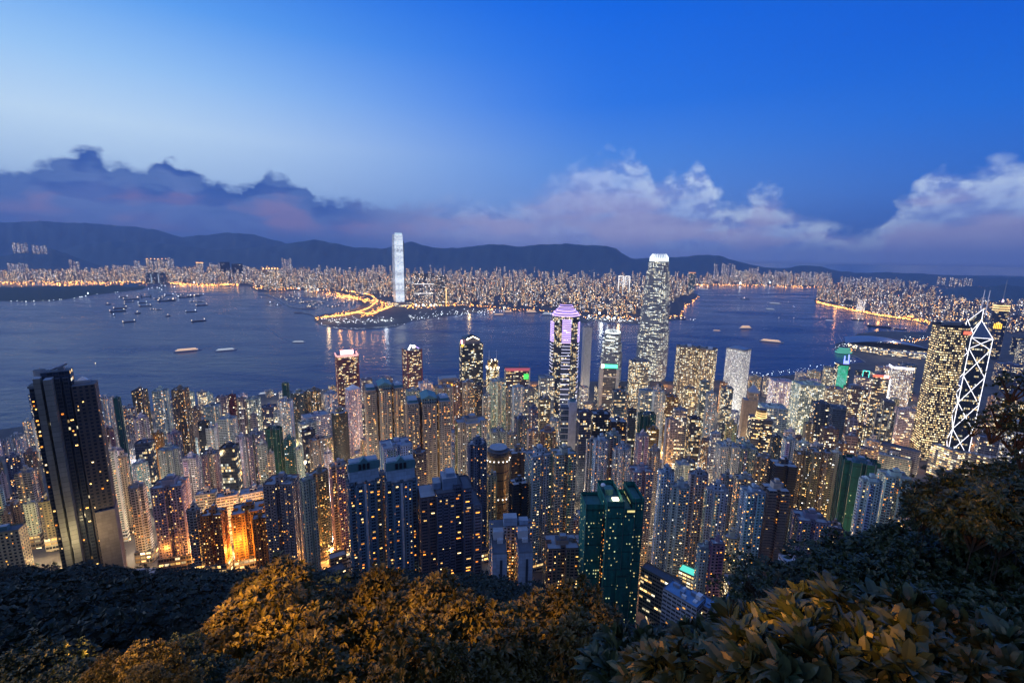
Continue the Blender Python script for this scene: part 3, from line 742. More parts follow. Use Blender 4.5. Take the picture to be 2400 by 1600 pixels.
def ringslabs(mb, poly, z0, z1, fh, out=1.1, mat='white', th=1.0, every=1):
    cx = sum(p[0] for p in poly) / len(poly); cy = sum(p[1] for p in poly) / len(poly)
    R_ = max(math.hypot(p[0] - cx, p[1] - cy) for p in poly); k = 1 + out / R_
    z = z0 + fh; P = shrink(poly, k)
    while z < z1 - .5:
        for i, p in enumerate(P):
            q = P[(i + 1) % len(P)]; mb.wall(p, q, z - .15, z + th - .15, mat, .01, .02, 0, .02)
        mb.face([(*p, z - .15) for p in reversed(P)], mat)
        a = shrink(poly, .98)
        mb.face([(*p, z) for p in P], mat)
        z += fh * every
def roof_stuff(par, poly, z, w, d, rr, col, seed, simple=False, pent=1, lit=25, name='roof'):
    mb = MB(); mb.face([(*p, z) for p in shrink(poly, .985)], 'roof')
    for _ in range(rr.randint(2, 6)):
        bx, by = rr.uniform(-.32, .32) * w, rr.uniform(-.32, .32) * d
        if abs(bx) < w * .2 and abs(by) < d * .2: continue
        mb.box(bx, by, z - .1, rr.uniform(1, 2.6), rr.uniform(1, 2.6), rr.uniform(1, 2.2), rr.choice(('conc', 'metal', 'white')))
    mb.build('roof', par)
    if pent:
        pw, pd = w * rr.uniform(.30, .46), d * rr.uniform(.30, .46); ph = rr.uniform(3, 6) * pent
        mb = MB(); mb.box(0, 0, z - .2, pw, pd, ph, 'small' if rr.random() < .5 else 'blank', 'roofd')
        mb.box(pw * .1, 0, z - .2 + ph, pw * .5, pd * .6, 2.6, 'blank', 'roof')
        pen = mb.build('penthouse', par, color=col, lit=max(6, lit // 2))
        if rr.random() < .5:
            mb = MB(); mb.box(pw * .8, pd * .3, z - .1, 3, 3, 3.2, 'conc'); mb.build('water_tank', pen)
        q = rr.random()
        if q < .18:
            mb = MB(); mb.dish(-pw * .2, -pd * .2, z + ph - .2, min(2.2, w * .1)); mb.build('satellite_dish', pen, smooth=True)
        elif q < .4:
            mb = MB(); mb.tube((pw * .3, 0, z + ph), (pw * .3, 0, z + ph + rr.uniform(5, 12)), .25, 'metal', 5); mb.build('antenna', pen)
def tower(x0, x1, yt, D, st='R', c='c', lit=25, rot=20, ratio=.8, pent=1, hue=.5, foot=None, label=None, wins=None, zb=None, mul=1.0, fh=2.5, key=None, top=None):
    seed = int(x0 * 7 + yt * 13 + D); rr = random.Random(seed)
    p, w_, d_, zg, rz = place(x0, x1, yt, D, rot, ratio, zb)
    ph = 5 * pent
    H = max(9, p.z - zg - ph)
    base = tuple(min(.85, v * rr.uniform(.85, 1.12) * mul) for v in CO[c])
    col = (*base, hue)
    t_ = thing(NM[st], '', CT[st], (p.x, p.y, zg), rz)
    DATA.append(dict(o=t_, st=st, c=c, lit=lit, x=(x0 + x1) / 2, y=yt, X=p.x, Y=p.y, r=max(w_, d_) * .55, H=H, w=w_, D=D, label=label, x0=x0, x1=x1, key=key))
    if key: t_.name = key
    pod = 0
    if st in 'RSB' and H > 40 and zg < 150:
        pod = rr.uniform(8, 16); mb = MB()
        mb.box(0, 0, -6, w_ * 1.12, d_ * 1.15, pod + 6, 'off', 'roofd', cw=4, fh=4); mb.build('podium', t_, color=(*CO[rr.choice('gcwn')], .75), lit=45)
    zo = pod - 4 if pod else -8
    zt = H
    if st in 'R':
        f = foot or rr.choice(('slot', 'slot', 'cross', 'crossslot'))
        poly = {'slot': lambda: slots(rect(0, 0, w_, d_), .16, min(w_, d_) * .2), 'cross': lambda: cross(w_, d_), 'crossslot': lambda: slots(cross(w_, d_, .2, .22), .2, min(w_, d_) * .14),
                'rect': lambda: rect(0, 0, w_, d_)}[f]()
        wm = wins or rr.choice(('small', 'small', 'res'))
        mb = MB(); mb.prism(poly, zo, zt, wm, None, fh=fh, cw=2.5 if wm == 'small' else 2.9)
        for i, a in enumerate(poly): mb.wall(a, poly[(i + 1) % len(poly)], zt, zt + 1.3, 'blank', 0, 0, 0, 0)
        mb.build('walls', t_, color=col, lit=lit)
        mb = MB(); bays(mb, poly, zo + 3, zt - 1.5, rr, mat=rr.choice(('res', 'res', 'wide')), fh=fh, prob=rr.choice((.45, .7, .85)))
        if mb.f: mb.build('window_bays', t_, color=(*(min(.9, v * rr.choice((.8, 1.0, 1.15))) for v in base), hue), lit=lit, kind='stuff')
    elif st == 'S':
        poly = rect(0, 0, w_, d_)
        mb = MB(); mb.prism(poly, zo, zt, wins or 'wide', None, fh=fh, cw=2.9, plain={1: 'blank' if rr.random() < .6 else None, 3: 'blank' if rr.random() < .4 else None})
        for i, a in enumerate(poly): mb.wall(a, poly[(i + 1) % len(poly)], zt, zt + 1.4, 'blank', 0, 0, 0, 0)
        mb.build('walls', t_, color=col, lit=lit)
        mb = MB(); nf = round((zt - zo) / fh); bxx = rr.uniform(-.3, .3) * w_
        mb.wall((bxx - 1.6, -d_ / 2 - .5), (bxx + 1.6, -d_ / 2 - .5), zo, zt + 2, 'stair', 0, 1, 0, nf)
        mb.wall((bxx - 1.6, -d_ / 2), (bxx - 1.6, -d_ / 2 - .5), zo, zt + 2, 'blank'); mb.wall((bxx + 1.6, -d_ / 2 - .5), (bxx + 1.6, -d_ / 2), zo, zt + 2, 'blank')
        mb.wall((w_ / 2 + .3, -d_ * .12), (w_ / 2 + .3, d_ * .12), zo, zt, 'stair', 4, 5, 0, nf)
        mb.build('stair_shaft', t_, color=col, lit=30)
    elif st == 'B':
        poly = ngon(0, 0, w_ / 2, d_ / 2, 14, .2) if foot == 'round' else slots(rect(0, 0, w_, d_), .2, 2.5)
        mb = MB(); mb.prism(poly, zo, zt, wins or 'wide', None, fh=fh, cw=2.9); mb.build('walls', t_, color=(*(v * .5 for v in base), hue), lit=lit)
        mb = MB(); ringslabs(mb, poly, zo + 4, zt, fh, out=1.3, mat='blank', th=1.0); mb.build('balconies', t_, color=col, lit=0, kind='stuff')
    elif st in 'OGK':
        poly = rect(0, 0, w_, d_) if foot is None else (ngon(0, 0, w_ / 2, d_ / 2, 8, math.pi / 8) if foot == 'oct' else cross(w_, d_, .12, .12))
        wm = wins or {'O': 'off', 'G': 'grid', 'K': 'glass'}[st]
        mb = MB(); mb.prism(poly, zo, zt, wm, None, fh=3.4, cw=1.9 if st != 'G' else 3.4)
        for i, a in enumerate(poly): mb.wall(a, poly[(i + 1) % len(poly)], zt, zt + 2.4, 'blank', 0, 0, 0, 0)
        mb.build('walls', t_, color=col, lit=lit)
        if st != 'K' and H > 30:
            mb = MB()
            for i, a in enumerate(poly):
                q = poly[(i + 1) % len(poly)]; L = math.hypot(q[0] - a[0], q[1] - a[1]); n = max(2, round(L / 7))
                for k in range(n + 1):
                    f = k / n; mb.box(a[0] + (q[0] - a[0]) * f, a[1] + (q[1] - a[1]) * f, zo, .7, .7, zt - zo + 2.4, 'blank', 'conc')
            mb.build('piers', t_, color=col, lit=0, kind='stuff')
    elif st == 'N':
        poly = slots(cross(w_, d_, .18, .2), .2, min(w_, d_) * .16) if foot != 'rect' else slots(rect(0, 0, w_, d_), .2, 4)
        mb = MB(); mb.prism(poly, zo, zt, 'net', None, cw=2.5, fh=3)
        for i, a in enumerate(poly): mb.wall(a, poly[(i + 1) % len(poly)], zt, zt + 3 + 1.5 * rr.random(), 'net', 0, .4, 0, 1)
        mb.build('net_wrap', t_, color=col, lit=lit)
        mb = MB()
        for i, a in enumerate(poly):
            mb.tube((*a, -6), (*a, zt + 5), .16, 'metal', 4)
        mb.build('scaffold_poles', t_, kind='stuff')
    elif st == 'L':
        poly = rect(0, 0, w_, d_); mb = MB(); mb.prism(poly, -5, zt, wins or 'wide', None, cw=3.4)
        for i, a in enumerate(poly): mb.wall(a, poly[(i + 1) % len(poly)], zt, zt + 1, 'blank')
        mb.build('walls', t_, color=col, lit=lit)
    if top == 'pyramid':
        mb = MB(); mb.pyramid(0, 0, zt + .4, w_ * 1.02, d_ * 1.02, w_ * .38, 'white'); mb.build('roof', t_)
    else: roof_stuff(t_, poly, zt, w_, d_, rr, col, seed, pent=pent, lit=lit)
    return t_

# x left, x right, y top, distance, style, colour, per cent lit, turn, extra     (picture measured at 2400 px)
ROWS = [
# waterfront low rise
(1696,1722,880,1330,'L','g',40,14), (1724,1752,884,1300,'L','w',40,10), (1756,1786,878,1360,'L','c',44,12), (1790,1806,880,1300,'O','g',40,10), (1864,1890,870,1330,'L','w',44,14), (1892,1925,866,1350,'L','c',44,10), (1930,1955,858,1380,'O','g',44,12), (1688,1706,894,1150,'O','o',40,12), (1870,1900,884,1100,'O','g',44,12), (1900,1925,888,1050,'O','w',44,12),
# left edge
(-30,0,1022,800,'R','w',25,15), (0,15,1030,760,'R','g',25,15), (14,32,1048,690,'S','c',22,15), (-26,4,1078,600,'R','n',25,15), (-4,14,1105,520,'R','g',20,15), (-24,6,1136,470,'R','w',20,15),
(50,78,980,720,'S','w',30,20), (12,58,1014,640,'R','w',25,25), (8,50,1062,560,'R','k',35,15), (50,88,1052,560,'R','n',25,20), (30,86,1095,440,'S','p',18,30),
(48,86,1168,400,'R','w',14,25), (86,126,1162,395,'R','n',16,25), (0,26,1195,420,'R','n',15,20), (10,46,1172,450,'R','n',14,15), (-60,-6,1120,420,'R','c',15,15),
(229,262,926,660,'R','w',30,25), (262,284,930,650,'N','t',12,25), (244,272,1045,420,'R','w',18,20), (270,300,1060,440,'R','p',20,20), (285,320,948,680,'R','g',30,20),
(306,346,908,720,'R','n',32,25), (313,362,1030,560,'K','k',24,25), (354,396,908,680,'S','w',22,20), (400,442,905,700,'R','n',26,20), (442,447,950,800,'R','n',20,20),
(365,425,1042,510,'R','g',16,20), (355,384,1008,590,'R','o',30,20), (292,345,1128,372,'R','c',18,28), (350,445,1120,362,'R','c',30,22), (432,474,1182,350,'R','g',14,20),
(466,532,1188,345,'R','o',26,25), (425,466,1062,490,'R','w',25,20), (470,515,1052,510,'R','g',22,18), (463,489,985,640,'O','d',20,20), (508,556,972,620,'S','w',18,25),
(480,507,995,640,'S','w',18,25), (513,561,1040,490,'K','d',34,25), (557,577,930,760,'G','g',28,20), (577,610,930,760,'G','w',45,20), (505,534,926,820,'O','p',22,20),
(535,552,922,810,'O','r',18,20), (475,518,944,780,'S','g',28,20), (446,470,950,820,'R','n',20,20), (610,648,948,780,'O','k',42,20), (649,686,932,700,'S','w',40,20),
(659,678,896,900,'N','t',10,20), (681,718,912,850,'B','g',24,20), (719,751,908,860,'R','n',38,20), (760,790,915,840,'S','b',22,20), (808,846,905,800,'S','w',26,20),
(845,872,886,1010,'O','p',22,15), (893,920,880,1000,'R','p',22,20), (773,818,956,610,'B','n',40,25), (705,771,966,700,'L','w',24,15), (697,741,985,620,'O','w',24,20),
(706,738,1003,590,'K','d',18,20), (618,664,1000,560,'N','t',22,25), (576,618,1008,600,'R','g',20,20), (549,578,1015,590,'R','w',22,20), (599,627,1033,540,'R','w',22,20),
(625,642,1055,520,'R','c',26,20), (664,690,1020,560,'R','t',20,20), (690,711,1042,550,'R','w',24,20), (722,761,1020,560,'R','n',24,20), (756,780,1053,500,'R','w',22,20),
(520,560,880+50,900,'R','n',20,15), (585,602,968,690,'O','g',24,20), (640,664,960,740,'O','w',30,20),
# courtyard blocks lit orange, low roofs behind them
(540,622,1178,372,'R','o',24,8), (505,560,1150,420,'L','c',24,10), (560,628,1140,440,'L','c',28,5), (455,510,1145,430,'L','g',24,15), (590,628,1198,350,'R','o',26,8),
(615,702,1112,338,'R','p',17,24), (700,738,1110,332,'R','c',10,20), (725,770,1093,385,'R','n',34,18), (768,816,1076,378,'R','c',30,18), (800,822,1092,400,'R','w',20,12),
# mid rows, centre left
(888,966,1028,432,'R','b',14,12), (962,1000,1048,440,'R','n',18,12), (1062,1145,975,520,'R','c',24,15), (1094,1143,1026,388,'R','k',18,18), (1140,1165,1102,395,'R','c',30,15),
(1193,1234,1045,440,'B','n',26,15), (1195,1236,1115,378,'B','d',14,22), (1231,1295,1050,388,'R','b',22,26), (1290,1352,1046,384,'R','c',26,22), (1275,1358,1255,300,'R','p',20,12),
(1147,1186,885,830,'R','w',34,15), (1186,1200,905,830,'R','g',26,15), (1200,1229,900,800,'S','w',24,15), (1081,1112,888,800,'S','p',26,12), (1112,1130,895,790,'R','d',20,12),
(1060,1084,890,800,'R','n',16,12), (980,1014,890,850,'S','w',18,12), (950,985,908,840,'R','g',22,12), (1148,1186,1000,560,'R','c',22,15), (1238,1262,950,640,'S','k',16,12),
(1236,1262,1000,580,'S','p',22,12), (1262,1305,1000,560,'R','n',26,15), (1352,1386,958,600,'K','k',18,20), (1384,1430,962,640,'O','d',28,14), (1427,1468,975,600,'B','d',22,14),
(1225,1252,905,900,'O','g',34,15), (1262,1290,930,760,'O','n',34,15), (1020,1062,900,860,'R','g',20,12), (1130,1150,920,760,'S','g',26,12), (1205,1236,972,640,'R','k',24,12),
(1186,1210,1008,520,'R','c',20,12), (1262,1300,880,960,'O','g',40,12),
# mid rows, centre right
(1393,1425,1020,455,'R','b',24,28), (1423,1452,1008,462,'R','g',16,28), (1437,1478,1040,452,'R','b',30,28), (1378,1396,1024,470,'R','g',16,20), (1493,1541,966,620,'N','t',26,20),
(1478,1528,1088,410,'R','g',24,24), (1522,1546,1046,490,'R','p',24,20), (1490,1522,1010,540,'R','g',22,20), (1470,1492,956,680,'K','d',22,16), (1435,1466,912,800,'K','k',26,14),
(1455,1475,915,800,'S','p',28,14), (1497,1530,910,820,'O','b',34,15), (1530,1560,910,790,'S','w',20,16), (1548,1577,1092,352,'R','b',22,22), (1575,1617,1126,344,'R','b',22,22),
(1617,1660,1098,366,'R','g',24,20), (1655,1708,1132,352,'R','b',22,20), (1693,1717,1105,372,'R','g',20,20), (1682,1731,1033,490,'R','w',22,22), (1731,1773,1038,495,'R','g',24,22),
(1773,1808,1060,480,'R','n',34,20), (1808,1866,1074,440,'B','d',14,25), (1865,1898,1053,470,'R','n',30,22), (1898,1950,1046,462,'R','n',30,26), (1951,1972,1050,480,'R','w',28,20),
(1725,1765,1108,410,'R','g',28,20), (1740,1792,1135,338,'R','b',30,30), (1790,1848,1128,345,'B','c',16,30), (1857,1942,1198,345,'R','g',18,24), (1938,1976,1220,350,'R','n',30,20),
(1640,1670,1268,300,'R','w',22,22), (1668,1696,1256,297,'R','p',14,22), (1697,1735,1243,325,'R','c',22,26), (1822,1946,1306,262,'L','w',14,28), (1960,2072,1074,445,'N','t',10,20),
(2014,2072,1112,350,'R','w',20,30), (2060,2136,1100,372,'R','w',26,26), (2130,2188,1155,345,'R','c',36,26), (1578,1612,955,700,'O','g',30,15), (1612,1645,975,660,'K','d',36,18),
(1640,1665,890,860,'O','g',40,18), (1600,1632,905,820,'O','y',46,18), (1560,1590,925,800,'O','o',40,16), (1665,1690,1010,560,'O','w',40,20), (1700,1730,985,620,'R','y',24,18),
(1655,1682,915,810,'S','g',30,16), (1560,1585,975,660,'S','g',22,16), (1690,1720,905,860,'K','g',50,18), (1515,1545,1000,600,'O','o',30,16),
# central business blocks at right
(1802,1862,888,1080,'G','w',66,22), (1855,1935,895,930,'G','w',46,30), (1925,1980,905,960,'O','c',52,24), (1776,1848,948,760,'O','w',30,20), (1902,1948,940,720,'O','k',26,22),
(1945,1984,952,680,'K','k',4,20), (1924,1968,998,640,'O','n',34,22), (1988,2012,978,640,'O','g',34,18), (1977,2036,905,820,'O','n',40,22), (1885,1912,985,640,'S','n',20,20),
(2052,2110,858,1150,'G','p',72,18), (2003,2048,880,1000,'O','g',40,18), (2040,2075,870,1040,'O','g',34,18), (2105,2150,852,1300,'O','k',40,18), (2097,2155,956,900,'O','w',34,20),
(2006,2044,868,1200,'O','d',55,20), (1838,1866,1004,600,'L','w',14,20), (1806,1834,1016,580,'R','d',20,20), (1835,1870,1020,540,'R','b',20,22), (1900,1925,1034,500,'S','w',18,20),
(1975,2012,1016,560,'O','p',24,20), (2015,2052,1045,560,'L','c',20,15), (1868,1900,1030,560,'L','w',22,20), (1960,1990,1030,540,'S','n',20,20),
(2050,2140,1060,640,'L','g',16,8), (2290,2345,1020,640,'O','k',22,15), (2355,2420,985,560,'G','w',36,20), (2330,2400,850,1500,'O','k',26,18), (2385,2430,800,1700,'O','g',34,18),
(2345,2372,742,2900,'O','w',20,10), (2372,2400,790,2000,'K','d',24,10), (2350,2380,870,1400,'O','d',26,15), (2110,2140,876,1250,'O','g',40,18),
]
for t0 in ROWS:
    x0, x1, yt, D, st, c, lit, rot = t0
    if D < 500 and x0 > 1370 and st in 'RSB': x0 -= 5; x1 += 5
    cx = (x0 + x1) / 2
    far_ = D > 650
    tower(x0, x1, yt, D, st, c, lit + (8 if far_ and st in 'RS' else -3), rot=rot if cx > 700 or cx < 0 else -rot, ratio=.8 if st != 'L' else .6,
          pent=1 if st in 'RSNB' else .8, hue=(.62 if D < 460 else .42) if c not in 'bk' else .5,
          top='pyramid' if (x0, x1) == (808, 846) else None, foot='round' if (x0, x1) in ((773, 818), (1808, 1866), (1790, 1848)) else None, mul=1.0)
# ---------------------------------------------------------------- landmark towers
def lm(name, label, cat, x0, x1, yt, D, rot=10, ratio=.8, zb=None, st='L', near=None):
    p, w_, d_, zg, rz = place(x0, x1, yt, D, rot, ratio, zb)
    t_ = thing(name, label, cat, (p.x, p.y, zg), rz)
    DATA.append(dict(o=t_, st=st, c='', lit=0, x=(x0 + x1) / 2, y=yt, X=p.x, Y=p.y, r=max(w_, d_) * .6, H=p.z - zg, w=w_, D=D, label=label, x0=x0, x1=x1, key=name, near=near))
    return t_, w_, d_, p.z - zg
def part(name, par, fn, color=(.5, .5, .5, .5), lit=25, kind=None, smooth=False):
    mb = MB(); fn(mb); return mb.build(name, par, color=color, lit=lit, kind=kind, smooth=smooth)
FH, CWD = 2.5, 2.6

# dark slender tower at the left
t_, w_, d_, H = lm('dark_tower', 'tall dark tower with two pale panelled fins, far left foreground', 'apartment tower', 60, 230, 868, 285, -10, .5, near='tall dark tower with pale fins')
def P_(x0, x1, y0, y1, z0, z1, mat, **k):
    return lambda mb: mb.prism([(x0, y0), (x1, y0), (x1, y1), (x0, y1)], z0, z1, mat, 'roofd', cw=CWD, fh=FH, **k)
a = w_ / 168.0
dk = (.055, .06, .07, .6)
part('wing', t_, P_(-84 * a, -60 * a, -4, d_ * .4, -10, H - 9, 'res'), dk, 26)
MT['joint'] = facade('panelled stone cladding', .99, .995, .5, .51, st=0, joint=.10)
for x0_, x1_, y_, dz in ((-66, -49, -9, -2), (-40, -20, -11, -3)):
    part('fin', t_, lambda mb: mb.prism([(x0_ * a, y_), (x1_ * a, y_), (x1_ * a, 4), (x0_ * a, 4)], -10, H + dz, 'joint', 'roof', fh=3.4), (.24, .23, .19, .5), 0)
part('core', t_, P_(-52 * a, 22 * a, -3, d_ * .5, -10, H, 'glass'), (.05, .05, .06, .6), 5)
part('window_bays', t_, lambda mb: (bays(mb, [(-22 * a, -4), (20 * a, -4)], -10, H - 4, random.Random(3), mat='res', prot=1.0, cw=2.6, fh=FH, prob=.9)), (.05, .055, .065, .7), 9, kind='stuff')
part('wing', t_, P_(22 * a, 84 * a, -6, d_ * .45, -10, H - 10, 'small'), (.09, .075, .07, .6), 9)
part('podium_wall', t_, P_(30 * a, 86 * a, -8, d_ * .47, -10, H * .36, 'blank'), (.22, .18, .15, .5), 0)
part('roof', t_, lambda mb: (mb.box(46 * a, 4, H - 10, 44 * a, d_ * .3, 1.6, 'roof'), mb.pyramid(46 * a, 4, H - 8.4, 30 * a, d_ * .2, 2.5, 'white')))
part('crane_arm', t_, lambda mb: (mb.tube((-30 * a, 0, H + 1), (14 * a, 2, H + 4), .8, 'metal', 6), mb.box(-2 * a, 1, H, 3, 3, 2.5, 'metal')))
part('water_tank', t_, lambda mb: mb.prism(ngon(-58 * a, 2, 3, 3, 12), H - 2, H + 1.5, 'conc', 'roofd'))
part('railing', t_, lambda mb: [mb.box(-72 * a, -3 + k * 2.6, H - 9, 6, .3, 1.6, 'metal') for k in range(4)])
part('podium', t_, lambda mb: (mb.prism(ngon(30 * a, -10, 30, 16, 14), -20, -1, 'off', 'conc', cw=4, fh=4)), (.4, .38, .36, .6), 30)

ll = t_.matrix_basis @ Vector((-30 * a, -24, 44)); point(ll, 13000, (1, .8, .42), 2)
ll = t_.matrix_basis @ Vector((35 * a, -28, 44)); point(ll, 8000, (1, .7, .4), 2)
# cream pair with gabled crowns
def gable_tower(name, label, x0, x1, yt, D, rot, seed, near):
    t_, w_, d_, H = lm(name, label, 'apartment tower', x0, x1, yt, D, rot, .62, near=near); rr = random.Random(seed)
    zt = H - 9; poly = slots(rect(0, 0, w_, d_), .13, d_ * .25); col = (.40, .36, .30, .62)
    wings = [(-.36, .26), (0, .30), (.36, .26)]
    for i, (cx, ww) in enumerate(wings):
        yy = -d_ * .12 if i == 1 else 0
        def f(mb):
            P = rect(cx * w_, yy, ww * w_, d_)
            mb.prism(P, -6, zt, 'small', None, cw=CWD, fh=FH)
            for k, q in enumerate(P): mb.wall(q, P[(k + 1) % 4], zt, zt + 1.2, 'blank')
        part('walls', t_, f, col, 20)
        part('window_bays', t_, lambda mb: bays(mb, rect(cx * w_, yy, ww * w_, d_), 0, zt - 2, rr, mat='wide', fh=FH, cw=4.2, prob=.9), (.46, .40, .32, .62), 44, kind='stuff')
        if i != 1: part('roof', t_, lambda mb: (mb.box(cx * w_, 0, zt + .1, ww * w_ * .96, d_ * .96, .5, 'roof'), mb.box(cx * w_, -1, zt + .6, ww * w_ * .8, d_ * .6, 3, 'teal', 'roof')))
    for cx in (-.18, .18): part('recess', t_, lambda mb: mb.prism(rect(cx * w_, d_ * .1, .12 * w_, d_ * .6), -6, zt - 1, 'stair', 'roofd', cw=CWD, fh=FH), (.12, .1, .09, .6), 10)
    def crown(mb):
        g = w_ * .16; y0 = -d_ * .55; y1 = d_ * .3
        mb.prism([(-g, y0), (g, y0), (g, y1), (-g, y1)], zt, zt + 6, 'small', None, cw=2.6, fh=3)
        A = [(-g - 1, y0 - .6, zt + 6), (g + 1, y0 - .6, zt + 6), (0, y0 - .6, zt + 10)]
        Bk = [(-g - 1, y1, zt + 6), (g + 1, y1, zt + 6), (0, y1, zt + 10)]
        mb.face(A, 'teal'); mb.face([Bk[1], Bk[0], Bk[2]], 'teal'); mb.face([A[0], A[2], Bk[2], Bk[0]], 'teal'); mb.face([A[1], Bk[1], Bk[2], A[2]], 'teal')
        mb.box(0, 0, zt + 9, 1.2, 1.2, 3.5, 'metal')
    gc_ = part('gabled_crown', t_, crown, (.20, .30, .30, .5), 20)
    part('satellite_dish', gc_, lambda mb: mb.dish(w_ * .36, 0, zt + 3.4, 2.6), smooth=True)
gable_tower('gabled_tower', 'cream tower with teal gabled crown and dish, taller left one of the pair', 851, 946, 890, 540, 6, 4, 'left gabled cream tower')
gable_tower('gabled_tower', 'cream tower with teal gabled crown and winged roofs, nearer right one of the pair', 948, 1056, 918, 500, 6, 5, 'right gabled cream tower')

# blue twin blocks in front
def blue_twin(label, x0, x1, yt, D, seed, near):
    t_, w_, d_, H = lm('blue_tower', label, 'apartment tower', x0, x1, yt, D, 7, .8, near=near); rr = random.Random(seed)
    zt = H - 18; poly = slots(cross(w_, d_, .2, .2), .18, d_ * .18); col = (.22, .34, .44, .62)
    def f(mb):
        mb.prism(poly, -10, zt, 'small', None, cw=CWD, fh=FH)
        for k, q in enumerate(poly): mb.wall(q, poly[(k + 1) % len(poly)], zt, zt + 1.2, 'blank')
    part('walls', t_, f, col, 14)
    part('window_bays', t_, lambda mb: bays(mb, poly, -8, zt - 1, rr, mat='res', fh=FH, cw=3.3, prob=.92, minL=2.5), (.16, .28, .38, .66), 26, kind='stuff')
    part('roof', t_, lambda mb: (mb.face([(*q, zt) for q in shrink(poly, .985)], 'roof'), [mb.box(rr.uniform(-.4, .4) * w_, -d_ * .42, zt, 2, 2, 1.6, 'metal') for _ in range(4)]))
    def pen(mb):
        mb.box(0, d_ * .08, zt, w_ * .9, d_ * .5, 9, 'blank', 'roof')
        mb.box(-w_ * .22, d_ * .1, zt + 9, w_ * .42, d_ * .4, 6, 'blank', 'roof'); mb.box(w_ * .22, d_ * .1, zt + 9, w_ * .42, d_ * .4, 6, 'blank', 'roof')
    pn_ = part('penthouse', t_, pen, (.36, .50, .62, .5), 0)
    def tl(mb):
        mb.box(0, -d_ * .16, zt + 8, w_ * .96, .7, 6.5, 'teal')
        g = 3.6; y = -d_ * .18
        mb.face([(-g, y, zt + 14), (g, y, zt + 14), (0, y, zt + 18)], 'teal'); mb.face([(g, y + 5, zt + 14), (-g, y + 5, zt + 14), (0, y + 5, zt + 18)], 'teal')
        mb.face([(-g, y, zt + 14), (0, y, zt + 18), (0, y + 5, zt + 18), (-g, y + 5, zt + 14)], 'teal'); mb.face([(g, y + 5, zt + 14), (0, y + 5, zt + 18), (0, y, zt + 18), (g, y, zt + 14)], 'teal')
        for k in range(3): mb.box(-3 + k * 3, y - .5, zt + 9, 1.9, .4, 4.4, 'darkm')
    part('roof_screen', pn_, tl)
    part('pale_column', t_, lambda mb: mb.box(-w_ * .02, -d_ * .505, -8, 1.6, 1.2, zt + 8, 'blank'), (.62, .66, .7, .5), 0)
blue_twin('blue grey tower with teal screened penthouse, left one of the front twins', 808, 893, 1068, 318, 7, 'left blue twin tower')
blue_twin('blue grey tower with teal screened penthouse, right one of the front twins', 897, 977, 1066, 316, 8, 'right blue twin tower')
# service block between them
t_, w_, d_, H = lm('link_block', 'narrow lit cream block squeezed between the blue twin towers', 'apartment tower', 886, 904, 1110, 332, 5, 1.0)
part('walls', t_, lambda mb: mb.prism(rect(0, 0, w_, d_), -6, H, 'res', 'roofd', cw=2.2, fh=FH), (.5, .42, .3, .7), 22)
part('parapet', t_, lambda mb: mb.box(0, 0, H, w_ * .6, d_ * .6, 3, 'conc', 'roofd'))

# wide dark blue slab
t_, w_, d_, H = lm('slab_tower', 'wide dark blue stepped apartment slab beside the blue twin towers', 'apartment tower', 977, 1125, 1108, 318, 9, .42, near='wide dark blue slab')
rr = random.Random(12); zt = H - 10
secs = [(-.5, -.24, 0, zt - 3, (.22, .17, .17, .7), 12), (-.24, .06, -3, zt, (.15, .17, .24, .66), 14), (.06, .2, 1, zt + 3, (.13, .16, .24, .66), 8), (.2, .36, -2.5, zt + 1, (.17, .2, .28, .7), 22), (.36, .5, -5.5, zt - 12, (.24, .26, .32, .7), 18)]
for a0, a1, yo, zz, c_, lt in secs:
    poly = [(a0 * w_, -d_ / 2 + yo), (a1 * w_, -d_ / 2 + yo), (a1 * w_, d_ / 2), (a0 * w_, d_ / 2)]
    part('section', t_, lambda mb: (mb.prism(poly, -12, zz, 'small', 'roofd', cw=CWD, fh=FH), [mb.wall(poly[k], poly[(k + 1) % 4], zz, zz + 1.2, 'blank') for k in range(4)]), c_, lt)
    part('window_bays', t_, lambda mb: bays(mb, poly[:2], -10, zz - 1, rr, mat='wide', fh=FH, cw=4.4, prob=1, frac=.8), c_, lt + 6, kind='stuff')
part('penthouse', t_, lambda mb: (mb.box(.0 * w_, 0, zt, w_ * .24, d_ * .7, 9, 'blank', 'roof'), mb.box(.02 * w_, 0, zt + 9, w_ * .14, d_ * .5, 3, 'blank', 'roof'), mb.box(-.2 * w_, 1, zt, w_ * .12, d_ * .5, 5, 'blank', 'roof')), (.22, .32, .46, .5), 0)
part('roof', t_, lambda mb: mb.box(-.37 * w_, 0, zt - 2.8, w_ * .24, d_ * .94, .8, 'roof'))

# golden round tower with light rings
t_, w_, d_, H = lm('round_tower', 'round bronze tower circled by rings of small white lamps', 'office tower', 1142, 1194, 1052, 415, 0, 1.0, near='round bronze tower')
part('walls', t_, lambda mb: mb.prism(ngon(0, 0, w_ / 2, d_ / 2, 24), -8, H, 'glass', 'roofd', cw=1.5, fh=3), (.36, .24, .11, .7), 3)
MT['bronze'] = flat('bronze glass band', (.30, .20, .09), .3, .3, vary=.2)
part('cladding', t_, lambda mb: [mb.prism(ngon(0, 0, w_ / 2 + .25, d_ / 2 + .25, 24), z, z + 7.2, 'bronze', None) for z in np.arange(0, H - 7, 8.2)])
for k, z in enumerate((H - 9, H * .56, H * .30)):
    part('lamp_ring', t_, lambda mb: [mb.box((w_ / 2 + .8) * math.cos(q), (d_ / 2 + .8) * math.sin(q), z + (.6 * math.sin(q * 3)), .6, .6, .6, 'gwhite') for q in np.linspace(3.2, 6.3, 9)])
